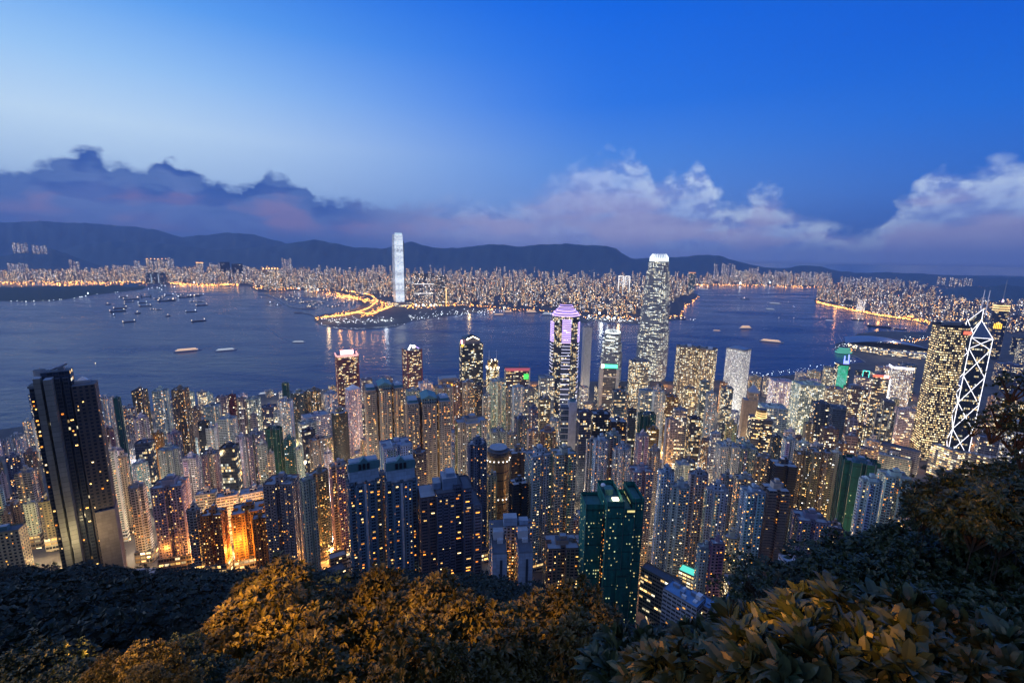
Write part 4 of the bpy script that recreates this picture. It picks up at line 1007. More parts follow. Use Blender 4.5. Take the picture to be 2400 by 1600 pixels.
part('roof', t_, lambda mb: mb.prism(ngon(0, 0, w_ / 2 * .8, d_ / 2 * .8, 20), H, H + 2.5, 'roofd', 'roof'))

# white X plan block low centre
t_, w_, d_, H = lm('white_block', 'white block with two blank blue sided wings and lit gap between them', 'apartment tower', 1142, 1258, 1222, 285, 6, .8, near='white twin winged block')
rr = random.Random(9)
part('rear_core', t_, lambda mb: mb.prism(slots(rect(0, d_ * .32, w_ * .96, d_ * .36), .2, 3), -18, H - 6, 'small', 'roofd', cw=CWD, fh=FH), (.5, .52, .55, .66), 26)
part('roof_house', t_, lambda mb: (mb.box(-w_ * .02, d_ * .3, H - 6, w_ * .3, d_ * .26, 6, 'blank', 'roof'), mb.box(w_ * .28, d_ * .3, H - 6, w_ * .2, d_ * .2, 3.4, 'blank', 'roof')), (.34, .46, .62, .5), 0)
for sgn in (-1, 1):
    cx = sgn * w_ * .27 - (w_ * .03); zz = H - 12
    P = rect(cx, -d_ * .25, w_ * .30, d_ * .9)
    def f(mb):
        mb.prism(P, -30, zz, 'wide', 'roofd', cw=CWD, fh=FH, plain={0: 'blank'})
        for k in range(4): mb.wall(P[k], P[(k + 1) % 4], zz, zz + 1.3, 'blank')
    part('wing', t_, f, (.50, .60, .74, .72), 44)
    part('window_slit', t_, lambda mb: mb.box(cx + w_ * .03, -d_ * .705, -28, w_ * .05, .3, zz + 24, 'glass', cw=2, fh=FH), (.06, .08, .12, .6), 2)
    part('roof_house', t_, lambda mb: (mb.box(cx, d_ * .02, zz, w_ * .22, d_ * .2, 6, 'white', 'roof'), mb.box(cx + 1, -d_ * .2, zz, w_ * .12, d_ * .1, 2.6, 'white', 'roof')), (.5, .6, .7, .5), 0)
part('lit_shaft', t_, lambda mb: mb.box(-w_ * .03, d_ * .05, -28, 1.6, 1.6, H + 14, 'stair', cw=1.6, fh=FH), (.6, .58, .5, .75), 40)

# the big tower under green netting
t_, w_, d_, H = lm('netted_tower', 'big tower wrapped in dark green scaffold netting, front centre right', 'tower under repair', 1352, 1517, 1150, 285, 16, .8, near='big green netted tower')
rr = random.Random(2)
secs = [(-.34, .0, .30, .62, H - 9), (-.04, -.06, .28, .94, H - 3), (.18, -.1, .22, .80, H - 8), (.39, .04, .20, .7, H - 4), (.12, -.3, .16, .55, H - 52)]
for cx, cy, ww, dd, zz in secs:
    P = rect(cx * w_, cy * d_, ww * w_, dd * d_)
    part('net_wrap', t_, lambda mb: (mb.prism(P, -40, zz, 'net2', 'roofg', cw=2.6, fh=FH), [mb.wall(P[k], P[(k + 1) % 4], zz, zz + 3 + rr.random() * 2, 'net2', 0, .4, 0, 1) for k in range(4)]), (.1, .2, .2, .6), 26)
part('dark_recess', t_, lambda mb: (mb.prism(rect(-.185 * w_, -.02, .05 * w_, d_ * .8), -40, H - 12, 'stair', 'roofd', cw=2.2, fh=FH), mb.prism(rect(.295 * w_, .0, .04 * w_, d_ * .7), -40, H - 12, 'res', 'roofd', cw=2.2, fh=FH)), (.012, .03, .03, .75), 16)
part('scaffold_poles', t_, lambda mb: [mb.tube((x_ * w_, y_ * d_, -30), (x_ * w_, y_ * d_, H + 3), .12, 'metal', 4) for x_, y_ in ((-.49, -.31), (-.19, -.31), (-.18, -.53), (.1, -.53), (.29, -.5), (.49, -.31))], kind='stuff')
part('roof_house', t_, lambda mb: (mb.box(-.05 * w_, .1 * d_, H - 3, w_ * .14, d_ * .2, 4, 'roofg'), mb.dish(-.12 * w_, .2 * d_, H + .5, 1.8), mb.box(.02 * w_, -.2 * d_, H - 2.8, 4, 3, 1, 'gwarm')))

# purple striped tower
t_, w_, d_, H = lm('striped_tower', 'very tall dark tower with violet and white light bands and stepped crown', 'office tower', 1290, 1362, 738, 1120, 6, .95, near='violet banded tower')
HB = H
part('walls', t_, lambda mb: mb.prism(ngon(0, 0, w_ * .5, w_ * .5, 8, math.pi / 8), 0, HB, 'glass', 'roofd', cw=3, fh=4), (.05, .05, .07, .45), 44)
def bay4(k):
    q = -math.pi / 2 + (k - 1) * math.radians(80); cx, cy = w_ * .43 * math.cos(q), w_ * .43 * math.sin(q)
    return cx, cy, math.degrees(q) + 90
for k in range(3):
    cx, cy, ro = bay4(k); ww = w_ * .30
    part('bay', t_, lambda mb: mb.prism(rect(cx, cy, ww, ww * .5, ro + 0), 0, HB - 8 - 10 * (k != 1), 'off', 'roofd', cw=3, fh=4), (.06, .07, .12, .3), 14)
    def bands(mb):
        z = 10
        while z < HB - 8 - 10 * (k != 1):
            top_ = z / HB
            mb.box(cx, cy, z, ww * 1.04, ww * .56, 1.0 if top_ < .72 else 2.6, 'gpur' if top_ > .72 else 'gline', rot=ro)
            z += 13 if top_ < .45 else 8 if top_ < .72 else 4.6
    part('light_bands', t_, bands, kind='stuff')
for k, (rr_, hh, z0) in enumerate(((.50, 5, HB), (.43, 5, HB + 6), (.33, 5, HB + 12), (.24, 6, HB + 20))):
    part('crown_tier', t_, lambda mb: (mb.prism(ngon(0, 0, w_ * (rr_ + .03), w_ * (rr_ + .03), 8, math.pi / 8), z0, z0 + 2, 'gpur', 'gpur'), mb.prism(ngon(0, 0, w_ * rr_ * .93, w_ * rr_ * .93, 8, math.pi / 8), z0 + 2, z0 + hh + 1, 'glass', 'roofd'),
        mb.prism(ngon(0, 0, w_ * rr_ * .94, w_ * rr_ * .94, 8, math.pi / 8), z0 + hh - .5, z0 + hh + 1, 'gpur', 'roofd')), (.2, .12, .35, .3), 0)
part('spire', t_, lambda mb: mb.tube((0, 0, HB + 26), (0, 0, HB + 60), .9, 'metal', 6, .25))

# tallest tower with the clawed white crown and its smaller sibling
def crown_tower(name, label, x0, x1, yt, D, near, steps, rot=-14, litp=40, bright=1):
    t_, w_, d_, H = lm(name, label, 'office tower', x0, x1, yt, D, rot, .9, near=near)
    cr = H * .055; body = H - cr
    zs = [0] + [s_[0] * body for s_ in steps] + [body]; ws = [1.0] + [s_[1] for s_ in steps]
    for i in range(len(ws)):
        k = ws[i]; c_ = w_ * k
        ch = c_ * .16; q = c_ / 2; poly = [(-q + ch, -q), (q - ch, -q), (q, -q + ch), (q, q - ch), (q - ch, q), (-q + ch, q), (-q, q - ch), (-q, -q + ch)]
        part('shaft', t_, lambda mb: mb.prism(poly, zs[i], zs[i + 1], 'ifc', 'roofd', cw=2.6, fh=4), (.50, .52, .52, .35), litp + i * 2)
        part('fins', t_, lambda mb: [mb.box(-q * .82 + q * 1.64 * j / 9, sg * (q + .25), zs[i], .8, .7, zs[i + 1] - zs[i], 'metal') for j in range(10) for sg in (-1, 1)] + [mb.box(sg * (q + .25), -q * .82 + q * 1.64 * j / 9, zs[i], .7, .8, zs[i + 1] - zs[i], 'metal') for j in range(10) for sg in (-1, 1)], kind='stuff')
    k = ws[-1] * w_ / 2
    part('crown', t_, lambda mb: mb.prism(ngon(0, 0, k * 1.02, k * 1.02, 8, math.pi / 8), body, body + cr * .45, 'gcl', 'roofd'))
    def claws(mb):
        for j in range(28):
            q = 2 * math.pi * j / 28; kk = k * 1.05
            mb.tube((kk * math.cos(q), kk * math.sin(q), body), (kk * .98 * math.cos(q), kk * .98 * math.sin(q), body + cr * .6), k * .05, 'gcl', 4)
            mb.tube((kk * .98 * math.cos(q), kk * .98 * math.sin(q), body + cr * .6), (k * .74 * math.cos(q), k * .74 * math.sin(q), body + cr * (1.0 + .1 * (j % 2))), k * .045, 'gcl', 4, k * .015)
    part('crown_claws', t_, claws, kind='stuff')
    return t_, w_, H, body
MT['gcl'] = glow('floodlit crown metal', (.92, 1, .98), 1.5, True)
crown_tower('tall_tower', 'tallest pale office tower with glowing clawed crown, right of centre', 1506, 1585, 596, 1500, 'tallest clawed tower', [(.42, .90), (.62, .82), (.80, .72), (.92, .62)])
t_, w_, H, body = crown_tower('crowned_tower', 'smaller floodlit tower with clawed crown above the green sign', 1411, 1462, 773, 1430, 'smaller clawed tower', [(.6, .92), (.8, .78)], litp=34)
part('light_panels', t_, lambda mb: [mb.box(0, -w_ * .40 - j * .6, body * f, w_ * .5, 1, H * .022, 'gcl') for j, f in ((0, .93), (1, .86), (4, .77), (5, .72))] + [mb.box(sg * w_ * .38, -w_ * .44, body * f, w_ * .09, 1.2, H * .022, 'gcl') for sg in (-1, 1) for f in (.9, .82, .74, .66)])
# pale framed tower with the green sign in front of it
t_, w_, d_, H = lm('framed_tower', 'pale framed office block under a glowing green rooftop sign', 'office building', 1404, 1452, 862, 1130, 8, .6, near='green signed framed block')
part('frame', t_, lambda mb: (mb.box(-w_ * .42, 0, 0, w_ * .16, d_, H, 'blank', 'roof'), mb.box(w_ * .42, 0, 0, w_ * .16, d_, H, 'blank', 'roof'), mb.box(0, 0, H * .82, w_ * .68, d_, H * .03, 'blank'), mb.box(0, 0, H * .40, w_ * .68, d_, H * .03, 'blank')), (.55, .53, .46, .5), 0)
part('walls', t_, lambda mb: mb.prism(rect(0, 0, w_ * .7, d_ * .86), 0, H, 'off', 'roofd', cw=1.6, fh=4), (.2, .2, .19, .4), 14)
part('sign', t_, lambda mb: (mb.box(w_ * .04, -d_ * .3, H + 2, w_ * .72, 1.5, 9, 'ggreen'), mb.box(-w_ * .38, -d_ * .3, H + 2, 7, 1.6, 9, 'gwarm'), mb.box(0, 0, H, w_ * .9, 1, 2, 'darkm')))
part('sign_frame', t_, lambda mb: [mb.tube((x_ * w_, -d_ * .2, H), (x_ * w_, -d_ * .3, H + 10), .3, 'metal', 4) for x_ in (-.3, 0, .3)])

# red waterfront twins
for k, (x0, x1, yt, lb, nr) in enumerate(((785, 839, 832, 'red waterfront tower under a big blazing white and rose rooftop sign', 'left red waterfront tower'), (943, 988, 818, 'red waterfront tower topped by a round lamp and two sloping white lights', 'right red waterfront tower'))):
    t_, w_, d_, H = lm('red_tower', lb, 'office tower', x0, x1, yt, 1180, (6, 24)[k], .8, near=nr); H = H - (0 if k == 0 else 0)
    part('walls', t_, lambda mb: mb.prism(rect(0, 0, w_, d_), 0, H, 'off', 'roofd', cw=2.2, fh=3.6), ((.26, .07, .08), (.30, .13, .13))[k] + (.55,), 30)
    part('corner_frames', t_, lambda mb: [mb.box(sx_ * w_ / 2, sy_ * d_ / 2, 0, 2.4, 2.4, H + 2, 'redst') for sx_ in (-1, 1) for sy_ in (-1, 1)])
    if k == 0:
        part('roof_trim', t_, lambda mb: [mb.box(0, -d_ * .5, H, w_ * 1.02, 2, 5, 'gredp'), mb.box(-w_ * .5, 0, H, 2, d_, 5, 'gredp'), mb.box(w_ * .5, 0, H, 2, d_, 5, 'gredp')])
        part('sign', t_, lambda mb: (mb.box(0, -d_ * .3, H + 5, w_ * .6, 2, 11, 'gred'), mb.box(0, -d_ * .2, H, w_ * .5, 3, 5, 'darkm')))
    else:
        part('roof_lights', t_, lambda mb: (mb.tube((-w_ * .35, -d_ * .3, H + 2), (-w_ * .1, -d_ * .1, H + 12), 1.6, 'gwhite', 6), mb.tube((w_ * .4, -d_ * .3, H + 2), (w_ * .1, -d_ * .1, H + 10), 1.0, 'gpur', 6)))
        part('round_lamp', t_, lambda mb: (mb.prism(ngon(w_ * .05, -d_ * .2, 3.6, 3.6, 14), H + 4, H + 11, 'gwarm', 'gwarm'), mb.box(w_ * .05, -d_ * .2, H, 3, 3, 4, 'darkm')))
# dark tower with lit chevron crown
t_, w_, d_, H = lm('chevron_tower', 'black office tower with a lit chevron roofline over the harbour', 'office tower', 1075, 1133, 782, 1130, 14, .8, near='chevron topped black tower')
zt = H - 22
part('walls', t_, lambda mb: mb.prism(cross(w_, d_, .1, .1), 0, zt, 'off', 'roofd', cw=2.4, fh=4), (.05, .055, .06, .38), 30)
part('crown', t_, lambda mb: (mb.box(0, 0, zt, w_ * .74, d_ * .74, 12, 'blank', None), mb.pyramid(0, 0, zt + 12, w_ * .78, d_ * .78, 10, 'darkm')), (.20, .19, .2, .5), 0)
part('chevron_light', t_, lambda mb: (mb.tube((-w_ * .3, -d_ * .42, zt + 10), (0, -d_ * .42, zt + 18), 1.0, 'gwarm', 5), mb.tube((w_ * .3, -d_ * .42, zt + 10), (0, -d_ * .42, zt + 18), 1.0, 'gwarm', 5), mb.tube((-w_ * .3, -d_ * .42, zt + 10), (-w_ * .22, -d_ * .42, zt + 15), .8, 'gwarm', 5)))
part('corner_sign', t_, lambda mb: (mb.box(-w_ * .5, -d_ * .3, zt, 4, 3, 9, 'gred'), mb.box(-w_ * .5, -d_ * .45, zt - 6, 4, 3, 5, 'gyel')))
# jewelled tower with twin masts
t_, w_, d_, H = lm('jewelled_tower', 'slim tower of bright yellow floors with a studded top and two masts', 'office tower', 1138, 1172, 836, 1080, 10, .9, near='twin masted yellow tower')
zt = H - 8
part('walls', t_, lambda mb: mb.prism(ngon(0, 0, w_ * .52, d_ * .52, 12), 0, zt * .86, 'off', 'roofd', cw=3, fh=4), (.16, .13, .07, .45), 78)
part('top_tier', t_, lambda mb: mb.prism(ngon(0, 0, w_ * .42, d_ * .42, 12), zt * .86, zt, 'off', 'roofd', cw=3, fh=4), (.3, .18, .06, .6), 50)
part('roof_lamps', t_, lambda mb: [mb.box(w_ * .48 * math.cos(q), w_ * .48 * math.sin(q), zt * .86 + 1, 2.2, 2.2, 2.2 + 3 * (i % 2), 'gwarm') for i, q in enumerate(np.linspace(0, 6, 11))] + [mb.box(-4, -6, zt, 2, 2, 3, 'gwarm'), mb.box(5, -6, zt, 2.6, 2.6, 4, 'gwarm')])
for x_ in (-.3, .3): part('mast', t_, lambda mb: mb.tube((x_ * w_, 0, zt), (x_ * w_, 0, zt + 26), .7, 'metal', 5, .2))
# amber signed block
t_, w_, d_, H = lm('amber_block', 'squat block washed in amber below a long glowing yellow sign', 'office building', 1030, 1076, 890, 960, 8, .8, near='amber signed block')
part('walls', t_, lambda mb: mb.prism(rect(0, 0, w_, d_), 0, H, 'off', 'roofd', cw=2.4, fh=3.8), (.42, .26, .08, .65), 45)
part('sign', t_, lambda mb: mb.box(0, -d_ * .54, H - 14, w_ * .86, 2, 9, 'gyel'))
part('roof_house', t_, lambda mb: (mb.box(0, 0, H, w_ * .8, d_ * .7, 7, 'blank', 'roof'), mb.box(-w_ * .48, 3, -1, w_ * .22, d_ * .9, H + 6, 'blank', 'roof')), (.45, .35, .28, .5), 0)
# dark block with green screen and red edged roof
t_, w_, d_, H = lm('screen_block', 'broad dark block with red trimmed roof and a square green screen', 'office building', 1182, 1241, 862, 1080, 6, .5, near='green screen block')
part('walls', t_, lambda mb: mb.prism(rect(0, 0, w_, d_), 0, H, 'off', 'roofd', cw=2.4, fh=3.8), (.10, .06, .07, .5), 26)
part('frame', t_, lambda mb: (mb.box(0, -d_ * .5, H - 4, w_ * 1.03, 2.4, 7, 'gredp2'), mb.box(-w_ * .5, -d_ * .5, 0, 3, 2.6, H, 'conc'), mb.box(w_ * .5, -d_ * .5, 0, 3, 2.6, H, 'conc')))
part('screen', t_, lambda mb: mb.box(w_ * .36, -d_ * .56, H - 24, w_ * .20, 1, 13, 'gscr'))
part('antenna', t_, lambda mb: mb.tube((w_ * .1, 0, H), (w_ * .1, 0, H + 14), .5, 'redst', 5))
# white lit rounded grid tower, square cut corners
t_, w_, d_, H = lm('porthole_tower', 'bright white octagonal tower of small round windows on the waterfront', 'office tower', 1700, 1763, 818, 1150, -26, .8, near='white porthole tower')
P = [(-w_/2 + 5, -d_/2), (w_/2 - 5, -d_/2), (w_/2, -d_/2 + 5), (w_/2, d_/2 - 5), (w_/2 - 5, d_/2), (-w_/2 + 5, d_/2), (-w_/2, d_/2 - 5), (-w_/2, -d_/2 + 5)]
part('walls', t_, lambda mb: mb.prism(P, 0, H, 'port', 'roof', cw=3.4, fh=3.4), (.80, .80, .77, .2), 80)
for q in ((-30, -60), (40, -60)): point(t_.matrix_basis @ Vector((*q, 20)), 80000, (1, .97, .88), 4)
part('roof', t_, lambda mb: (mb.prism(shrink(P, 1.02), H, H + 3, 'metal', None), mb.prism(shrink(P, .99), H - 2, H - .4, 'gwarm', None), mb.pyramid(0, 0, H + 2.9, w_ * .9, d_ * .9, 6, 'metal')))
# curved twin slabs
for k, (x0, x1, yt) in enumerate(((1585, 1632, 812), (1630, 1682, 817))):
    lb = ('bronze curved office tower, left half of the joined waterfront pair', 'bronze curved office tower with white roof boxes, right half of the joined waterfront pair')[k]
    t_, w_, d_, H = lm('curved_tower', lb, 'office tower', x0, x1, yt, 1230, (22, -14)[k], .7, near=('left curved bronze tower', 'right curved bronze tower')[k])
    P = [(w_ / 2 * math.cos(q), -d_ / 2 + d_ * .28 * (1 - math.sin(q))) for q in np.linspace(math.pi, 0, 8)]
    P = [(x_, -y_ - d_ * .5 + d_ * .28) for x_, y_ in P]; P = [(-w_ / 2 + w_ * i / 7, -d_ / 2 + 5 * math.sin(math.pi * i / 7) * -1) for i in range(8)] + [(w_ / 2, d_ / 2), (-w_ / 2, d_ / 2)]
    part('walls', t_, lambda mb: mb.prism(P, 0, H, 'off', 'roofd', cw=2.0, fh=3.8), (.36, .28, .2, .4), 46)
    part('ribs', t_, lambda mb: [mb.box(P[i][0], P[i][1], 0, 1.6, 1.6, H + 1, 'goldst') for i in range(8)], kind='stuff')
    part('roof_boxes', t_, lambda mb: (mb.box(-w_ * .2, 2, H, w_ * .26, d_ * .3, 5, 'conc', 'roof'), mb.box(w_ * .2, 0, H, w_ * .22, d_ * .3, 6, 'white', 'white')))
    part('parapet', t_, lambda mb: [mb.wall(P[i], P[(i + 1) % 10], H, H + 3, 'blank') for i in range(10)], (.4, .36, .33, .5), 0)
# pair to the left of the tallest tower
t_, w_, d_, H = lm('office_tower', 'bronze office tower lit in rows, tucked left of the clawed giant', 'office tower', 1474, 1522, 845, 1120, 20, .8)
part('walls', t_, lambda mb: mb.prism(rect(0, 0, w_, d_), 0, H, 'off', 'roofd', cw=2.2, fh=3.8), (.30, .27, .22, .4), 50)
part('roof_house', t_, lambda mb: (mb.box(0, 0, H, w_ * .5, d_ * .5, 6, 'blank', 'roofd'), mb.box(-w_ * .36, 0, H, w_ * .1, d_ * .2, 3, 'blank', 'roofd')), (.3, .3, .3, .5), 0)
# pale slender twins flanking the striped tower
for x0, x1, yt, D, lb in ((1290, 1300, 792, 1240, 'thin pinkish blank wall tower peeking out left of the violet banded tower'), (1366, 1388, 766, 1260, 'pale slender waterfront tower right behind the violet banded tower')):
    t_, w_, d_, H = lm('slender_tower', lb, 'apartment tower', x0, x1, yt, D, 20, 1.0)
    part('walls', t_, lambda mb: mb.prism(rect(0, 0, w_, d_), 0, H, 'res', 'roofd', cw=3, fh=3, plain={0: 'blank', 3: 'blank'}), (.52, .5, .48, .4), 30)
    part('roof_house', t_, lambda mb: mb.box(0, 0, H, w_ * .5, d_ * .5, 4, 'blank', 'roofd'), (.5, .5, .5, .5), 0)
# blank slab with glass side
t_, w_, d_, H = lm('blank_slab', 'tall pale windowless slab with a strip of blue glass on its left side', 'office building', 1311, 1353, 942, 620, 8, .6, near='pale windowless slab')
part('blank_wall', t_, lambda mb: mb.box(w_ * .24, -1, 0, w_ * .46, d_, H + 2, 'blank', 'roof'), (.50, .52, .60, .5), 0)
part('glass_side', t_, lambda mb: (mb.box(-w_ * .22, 1, 0, w_ * .46, d_, H - 6, 'glass', 'roofd', cw=3, fh=3.2), [mb.box(-w_ * .22, -d_ * .5 + .7, z, w_ * .46, .5, .9, 'white') for z in np.arange(6, H - 8, 9)]), (.2, .3, .4, .5), 10)
part('roof_tank', t_, lambda mb: mb.box(w_ * .24, 0, H + 2, w_ * .3, d_ * .5, 3, 'teal', 'roofd'))
# red roofed post-modern tower and temple topped hotel
t_, w_, d_, H = lm('pavilion_tower', 'tan tower with a pavilion top and grey pyramid roof, dark blank side lit orange', 'office tower', 1743, 1786, 896, 860, 14, .7, near='pyramid roofed tan tower')
zt = H - 22
part('shaft', t_, lambda mb: mb.prism(rect(0, 0, w_, d_), 0, zt - 12, 'blank', 'roof'), (.50, .34, .22, .5), 0)
part('pavilion', t_, lambda mb: (mb.prism(rect(w_ * .1, 0, w_ * .62, d_ * .9), zt - 12, zt + 3, 'stair', 'roofd', cw=2.2, fh=9), mb.box(w_ * .1, 0, zt + 3, w_ * .7, d_, 2, 'conc', 'conc')), (.45, .34, .26, .6), 6)
part('roof', t_, lambda mb: (mb.pyramid(w_ * .1, 0, zt + 5, w_ * .68, d_ * .98, 14, 'metal'), mb.tube((w_ * .1, 0, zt + 18), (w_ * .1, 0, zt + 34), .5, 'metal', 5, .15)))
part('window_column', t_, lambda mb: mb.box(w_ * .505, 0, 0, .5, d_ * .7, zt - 16, 'res', 'conc', cw=2, fh=3.4), (.3, .22, .16, .6), 22)
t_, w_, d_, H = lm('ring_topped_block', 'dark curved block crowned by glowing amber rings', 'office building', 1755, 1815, 958, 700, 14, .8, near='amber ringed block')
zt = H - 14
part('walls', t_, lambda mb: mb.prism(slots(rect(0, 0, w_, d_), .1, 4), 0, zt, 'off', 'roofd', cw=2.4, fh=3.4), (.10, .10, .12, .6), 30)
part('drum', t_, lambda mb: mb.prism(ngon(w_ * .02, 0, w_ * .24, w_ * .24, 20), zt, zt + 14, 'bronze', 'roofd'))
for k, z in enumerate((zt + 1, zt + 4.5, zt + 8)): part('light_ring', t_, lambda mb: mb.prism(ngon(w_ * .02, 0, w_ * (.28 - .015 * k), w_ * (.28 - .015 * k), 24), z, z + 1.3, 'gamb', 'gamb', bottom=True))
part('roof_trim', t_, lambda mb: (mb.box(-w_ * .28, -d_ * .42, zt, w_ * .44, 1.2, 1.4, 'gamb'),))
# curtain of green led glass and red signed block
t_, w_, d_, H = lm('green_screen_tower', 'tower with a face of glowing emerald panels and blue lit roof frame', 'office tower', 1956, 1994, 852, 1120, 24, .8, near='emerald faced tower')
part('walls', t_, lambda mb: mb.prism(rect(0, 0, w_, d_), 0, H, 'off', 'roofd', cw=2.2, fh=3.6), (.08, .10, .12, .4), 40)
part('led_face', t_, lambda mb: mb.box(-w_ * .08, -d_ * .52, H * .1, w_ * .84, 1, H * .88, 'gledg'))
part('roof_frame', t_, lambda mb: (mb.tube((w_ * .1, 0, H), (w_ * .1, 0, H + 20), 1.4, 'gblue', 5), mb.tube((w_ * .48, 0, H), (w_ * .42, 0, H + 24), 1.4, 'gblue', 5), mb.box(w_ * .3, 0, H, w_ * .36, 2, 8, 'gblue')))
t_, w_, d_, H = lm('cyan_framed_tower', 'slim black tower outlined with cyan tube lights', 'office tower', 2016, 2044, 868, 1000, 10, .8, near='cyan outlined tower')
part('walls', t_, lambda mb: (mb.prism(rect(0, 0, w_, d_), 0, H * .86, 'off', 'roofd', cw=2.4, fh=3.6), mb.prism(rect(0, 0, w_ * .6, d_ * .6), H * .86, H, 'off', 'roofd', cw=2.4, fh=3.6)), (.06, .08, .08, .4), 30)
def cy(mb):
    for x_ in (-.5, .5):
        mb.tube((x_ * w_, -d_ * .52, H * .3), (x_ * w_, -d_ * .52, H * .86), .7, 'gcyan', 4); mb.tube((x_ * w_ * .6, -d_ * .32, H * .86), (x_ * w_ * .6, -d_ * .32, H), .7, 'gcyan', 4)
    mb.tube((-.5 * w_, -d_ * .52, H * .86), (.5 * w_, -d_ * .52, H * .86), .7, 'gcyan', 4); mb.tube((-.3 * w_, -d_ * .32, H), (.3 * w_, -d_ * .32, H), .7, 'gcyan', 4); mb.tube((0, -d_ * .52, H * .5), (0, -d_ * .52, H * .8), .6, 'gcyan', 4)
part('tube_lights', t_, cy)
for x0, x1, yt, D, gl, lb, nr in ((2040, 2085, 882, 1000, 'gredS', 'grey block capped by a curved glowing red sign', 'red signed grey block'), (2084, 2142, 862, 1120, 'gvio', 'pale grid tower with a brilliant white and lilac roof edge', 'lilac edged pale tower')):
    t_, w_, d_, H = lm('lit_topped_block', lb, 'office tower', x0, x1, yt, D, 14, .7, near=nr)
    pale = gl == 'gvio'
    part('walls', t_, lambda mb: mb.prism(rect(0, 0, w_, d_), 0, H, 'grid' if pale else 'off', 'roofd', cw=2.2, fh=3.2), ((.62, .58, .62, .3) if pale else (.25, .25, .27, .5)), 60 if pale else 30)
    part('roof_light', t_, lambda mb: (mb.box(0, -d_ * .5, H, w_ * 1.04, 2, 4 if pale else 5, gl), mb.box(-w_ * .52, 0, H, 2, d_, 4, gl) if pale else mb.box(w_ * .3, -d_ * .56, H, w_ * .3, 1, 6, 'gred')))
    part('roof_house', t_, lambda mb: (mb.box(0, 0, H - .1, w_ * .5, d_ * .5, 5, 'blank', 'roofd'), mb.tube((0, 0, H + 5), (0, 0, H + 18), .4, 'metal', 5)), (.4, .4, .42, .5), 0)
    if pale: part('edge_lights', t_, lambda mb: [mb.box(-w_ * .52, -d_ * .52, z, 1.6, 1.6, 2.4, 'gwhite') for z in np.arange(8, H * .8, 5)], kind='stuff')
# domed brown block and black signed slab, construction framed bank
t_, w_, d_, H = lm('domed_block', 'brown stepped block under a dark bluish vaulted dome', 'office building', 1974, 2030, 902, 830, 18, .8, near='dome topped brown block')
part('walls', t_, lambda mb: mb.prism(cross(w_, d_, .14, .14), 0, H - 12, 'off', 'roofd', cw=2.4, fh=3.4), (.22, .16, .13, .5), 34)
part('dome', t_, lambda mb: [mb.prism(ngon(0, 0, w_ * .36 * math.cos(q), w_ * .36 * math.cos(q), 16), H - 12 + 14 * math.sin(q), H - 12 + 14 * math.sin(q + .26), 'metal', 'metal') for q in np.arange(0, 1.5, .26)])
t_, w_, d_, H = lm('signed_slab', 'blank dark slab with one small brilliant white square sign near its top', 'office building', 1944, 1986, 950, 700, 8, .6, near='white square signed slab')
part('walls', t_, lambda mb: mb.prism(rect(0, 0, w_, d_), 0, H, 'blank', 'roofd'), (.06, .08, .13, .5), 0)
part('sign', t_, lambda mb: mb.box(w_ * .16, -d_ * .53, H - 9, w_ * .32, .8, 7, 'gwhiteS'))
t_, w_, d_, H = lm('truss_tower', 'grey tower braced with large exterior steel trusses near the dark park', 'office tower', 2052, 2104, 938, 760, 14, .7, near='steel trussed tower')
part('walls', t_, lambda mb: (mb.prism(rect(0, 0, w_, d_), 0, H * .86, 'glass', 'roofd', cw=2.2, fh=3.6), mb.prism(rect(w_ * .1, 0, w_ * .6, d_), H * .86, H, 'glass', 'roofd', cw=2.2, fh=3.6)), (.16, .18, .2, .4), 34)
def trs(mb):
    for x_ in (-.52, -.18, .18, .52): mb.tube((x_ * w_, -d_ * .54, 0), (x_ * w_, -d_ * .54, H * .95), .9, 'metal', 5)
    for z in (.25, .5, .75):
        mb.tube((-.52 * w_, -d_ * .54, z * H), (0, -d_ * .54, z * H + 8), .7, 'metal', 5); mb.tube((.52 * w_, -d_ * .54, z * H), (0, -d_ * .54, z * H + 8), .7, 'metal', 5)
part('truss_frame', t_, trs)
part('roof_crane', t_, lambda mb: (mb.tube((0, 0, H), (w_ * .5, 0, H + 7), .6, 'metal', 5), mb.box(0, 0, H, 3, 3, 4, 'metal')))

# big lit grid tower on the right
t_, w_, d_, H = lm('lit_grid_tower', 'huge square bronze tower covered in a dense grid of golden lights', 'office tower', 2180, 2276, 764, 860, 24, 1.0, near='golden grid tower')
def ck(mb):
    ch = 5; q = w_ / 2; P = [(-q + ch, -q), (q - ch, -q), (q, -q + ch), (q, q - ch), (q - ch, q), (-q + ch, q), (-q, q - ch), (-q, -q + ch)]
    mb.prism(P, -4, H, 'ckc', 'roofd', cw=2.7, fh=4.6)
part('walls', t_, ck, (.15, .13, .10, .6), 74)
part('parapet', t_, lambda mb: [mb.box(0, -w_ / 2 + .2, H, w_ * .92, 1, 4, 'darkm'), mb.box(0, w_ / 2 - .2, H, w_ * .92, 1, 4, 'darkm'), mb.box(-w_ / 2 + .2, 0, H, 1, w_ * .9, 4, 'darkm'), mb.box(w_ / 2 - .2, 0, H, 1, w_ * .9, 4, 'darkm')])
part('roof_house', t_, lambda mb: (mb.box(w_ * .1, w_ * .1, H, w_ * .5, w_ * .3, 8, 'blank', 'roof'), mb.box(-w_ * .2, -w_ * .1, H, w_ * .3, w_ * .2, 5, 'blank', 'roofd')), (.2, .2, .22, .5), 0)
part('sign', t_, lambda mb: mb.box(w_ * .4, -w_ * .505, H - 12, 11, 1, 6, 'gredS'))
part('lobby', t_, lambda mb: mb.box(0, 0, -10, w_ * 1.1, w_ * 1.1, 18, 'off', 'roofd', cw=4, fh=6), (.5, .42, .28, .7), 80)

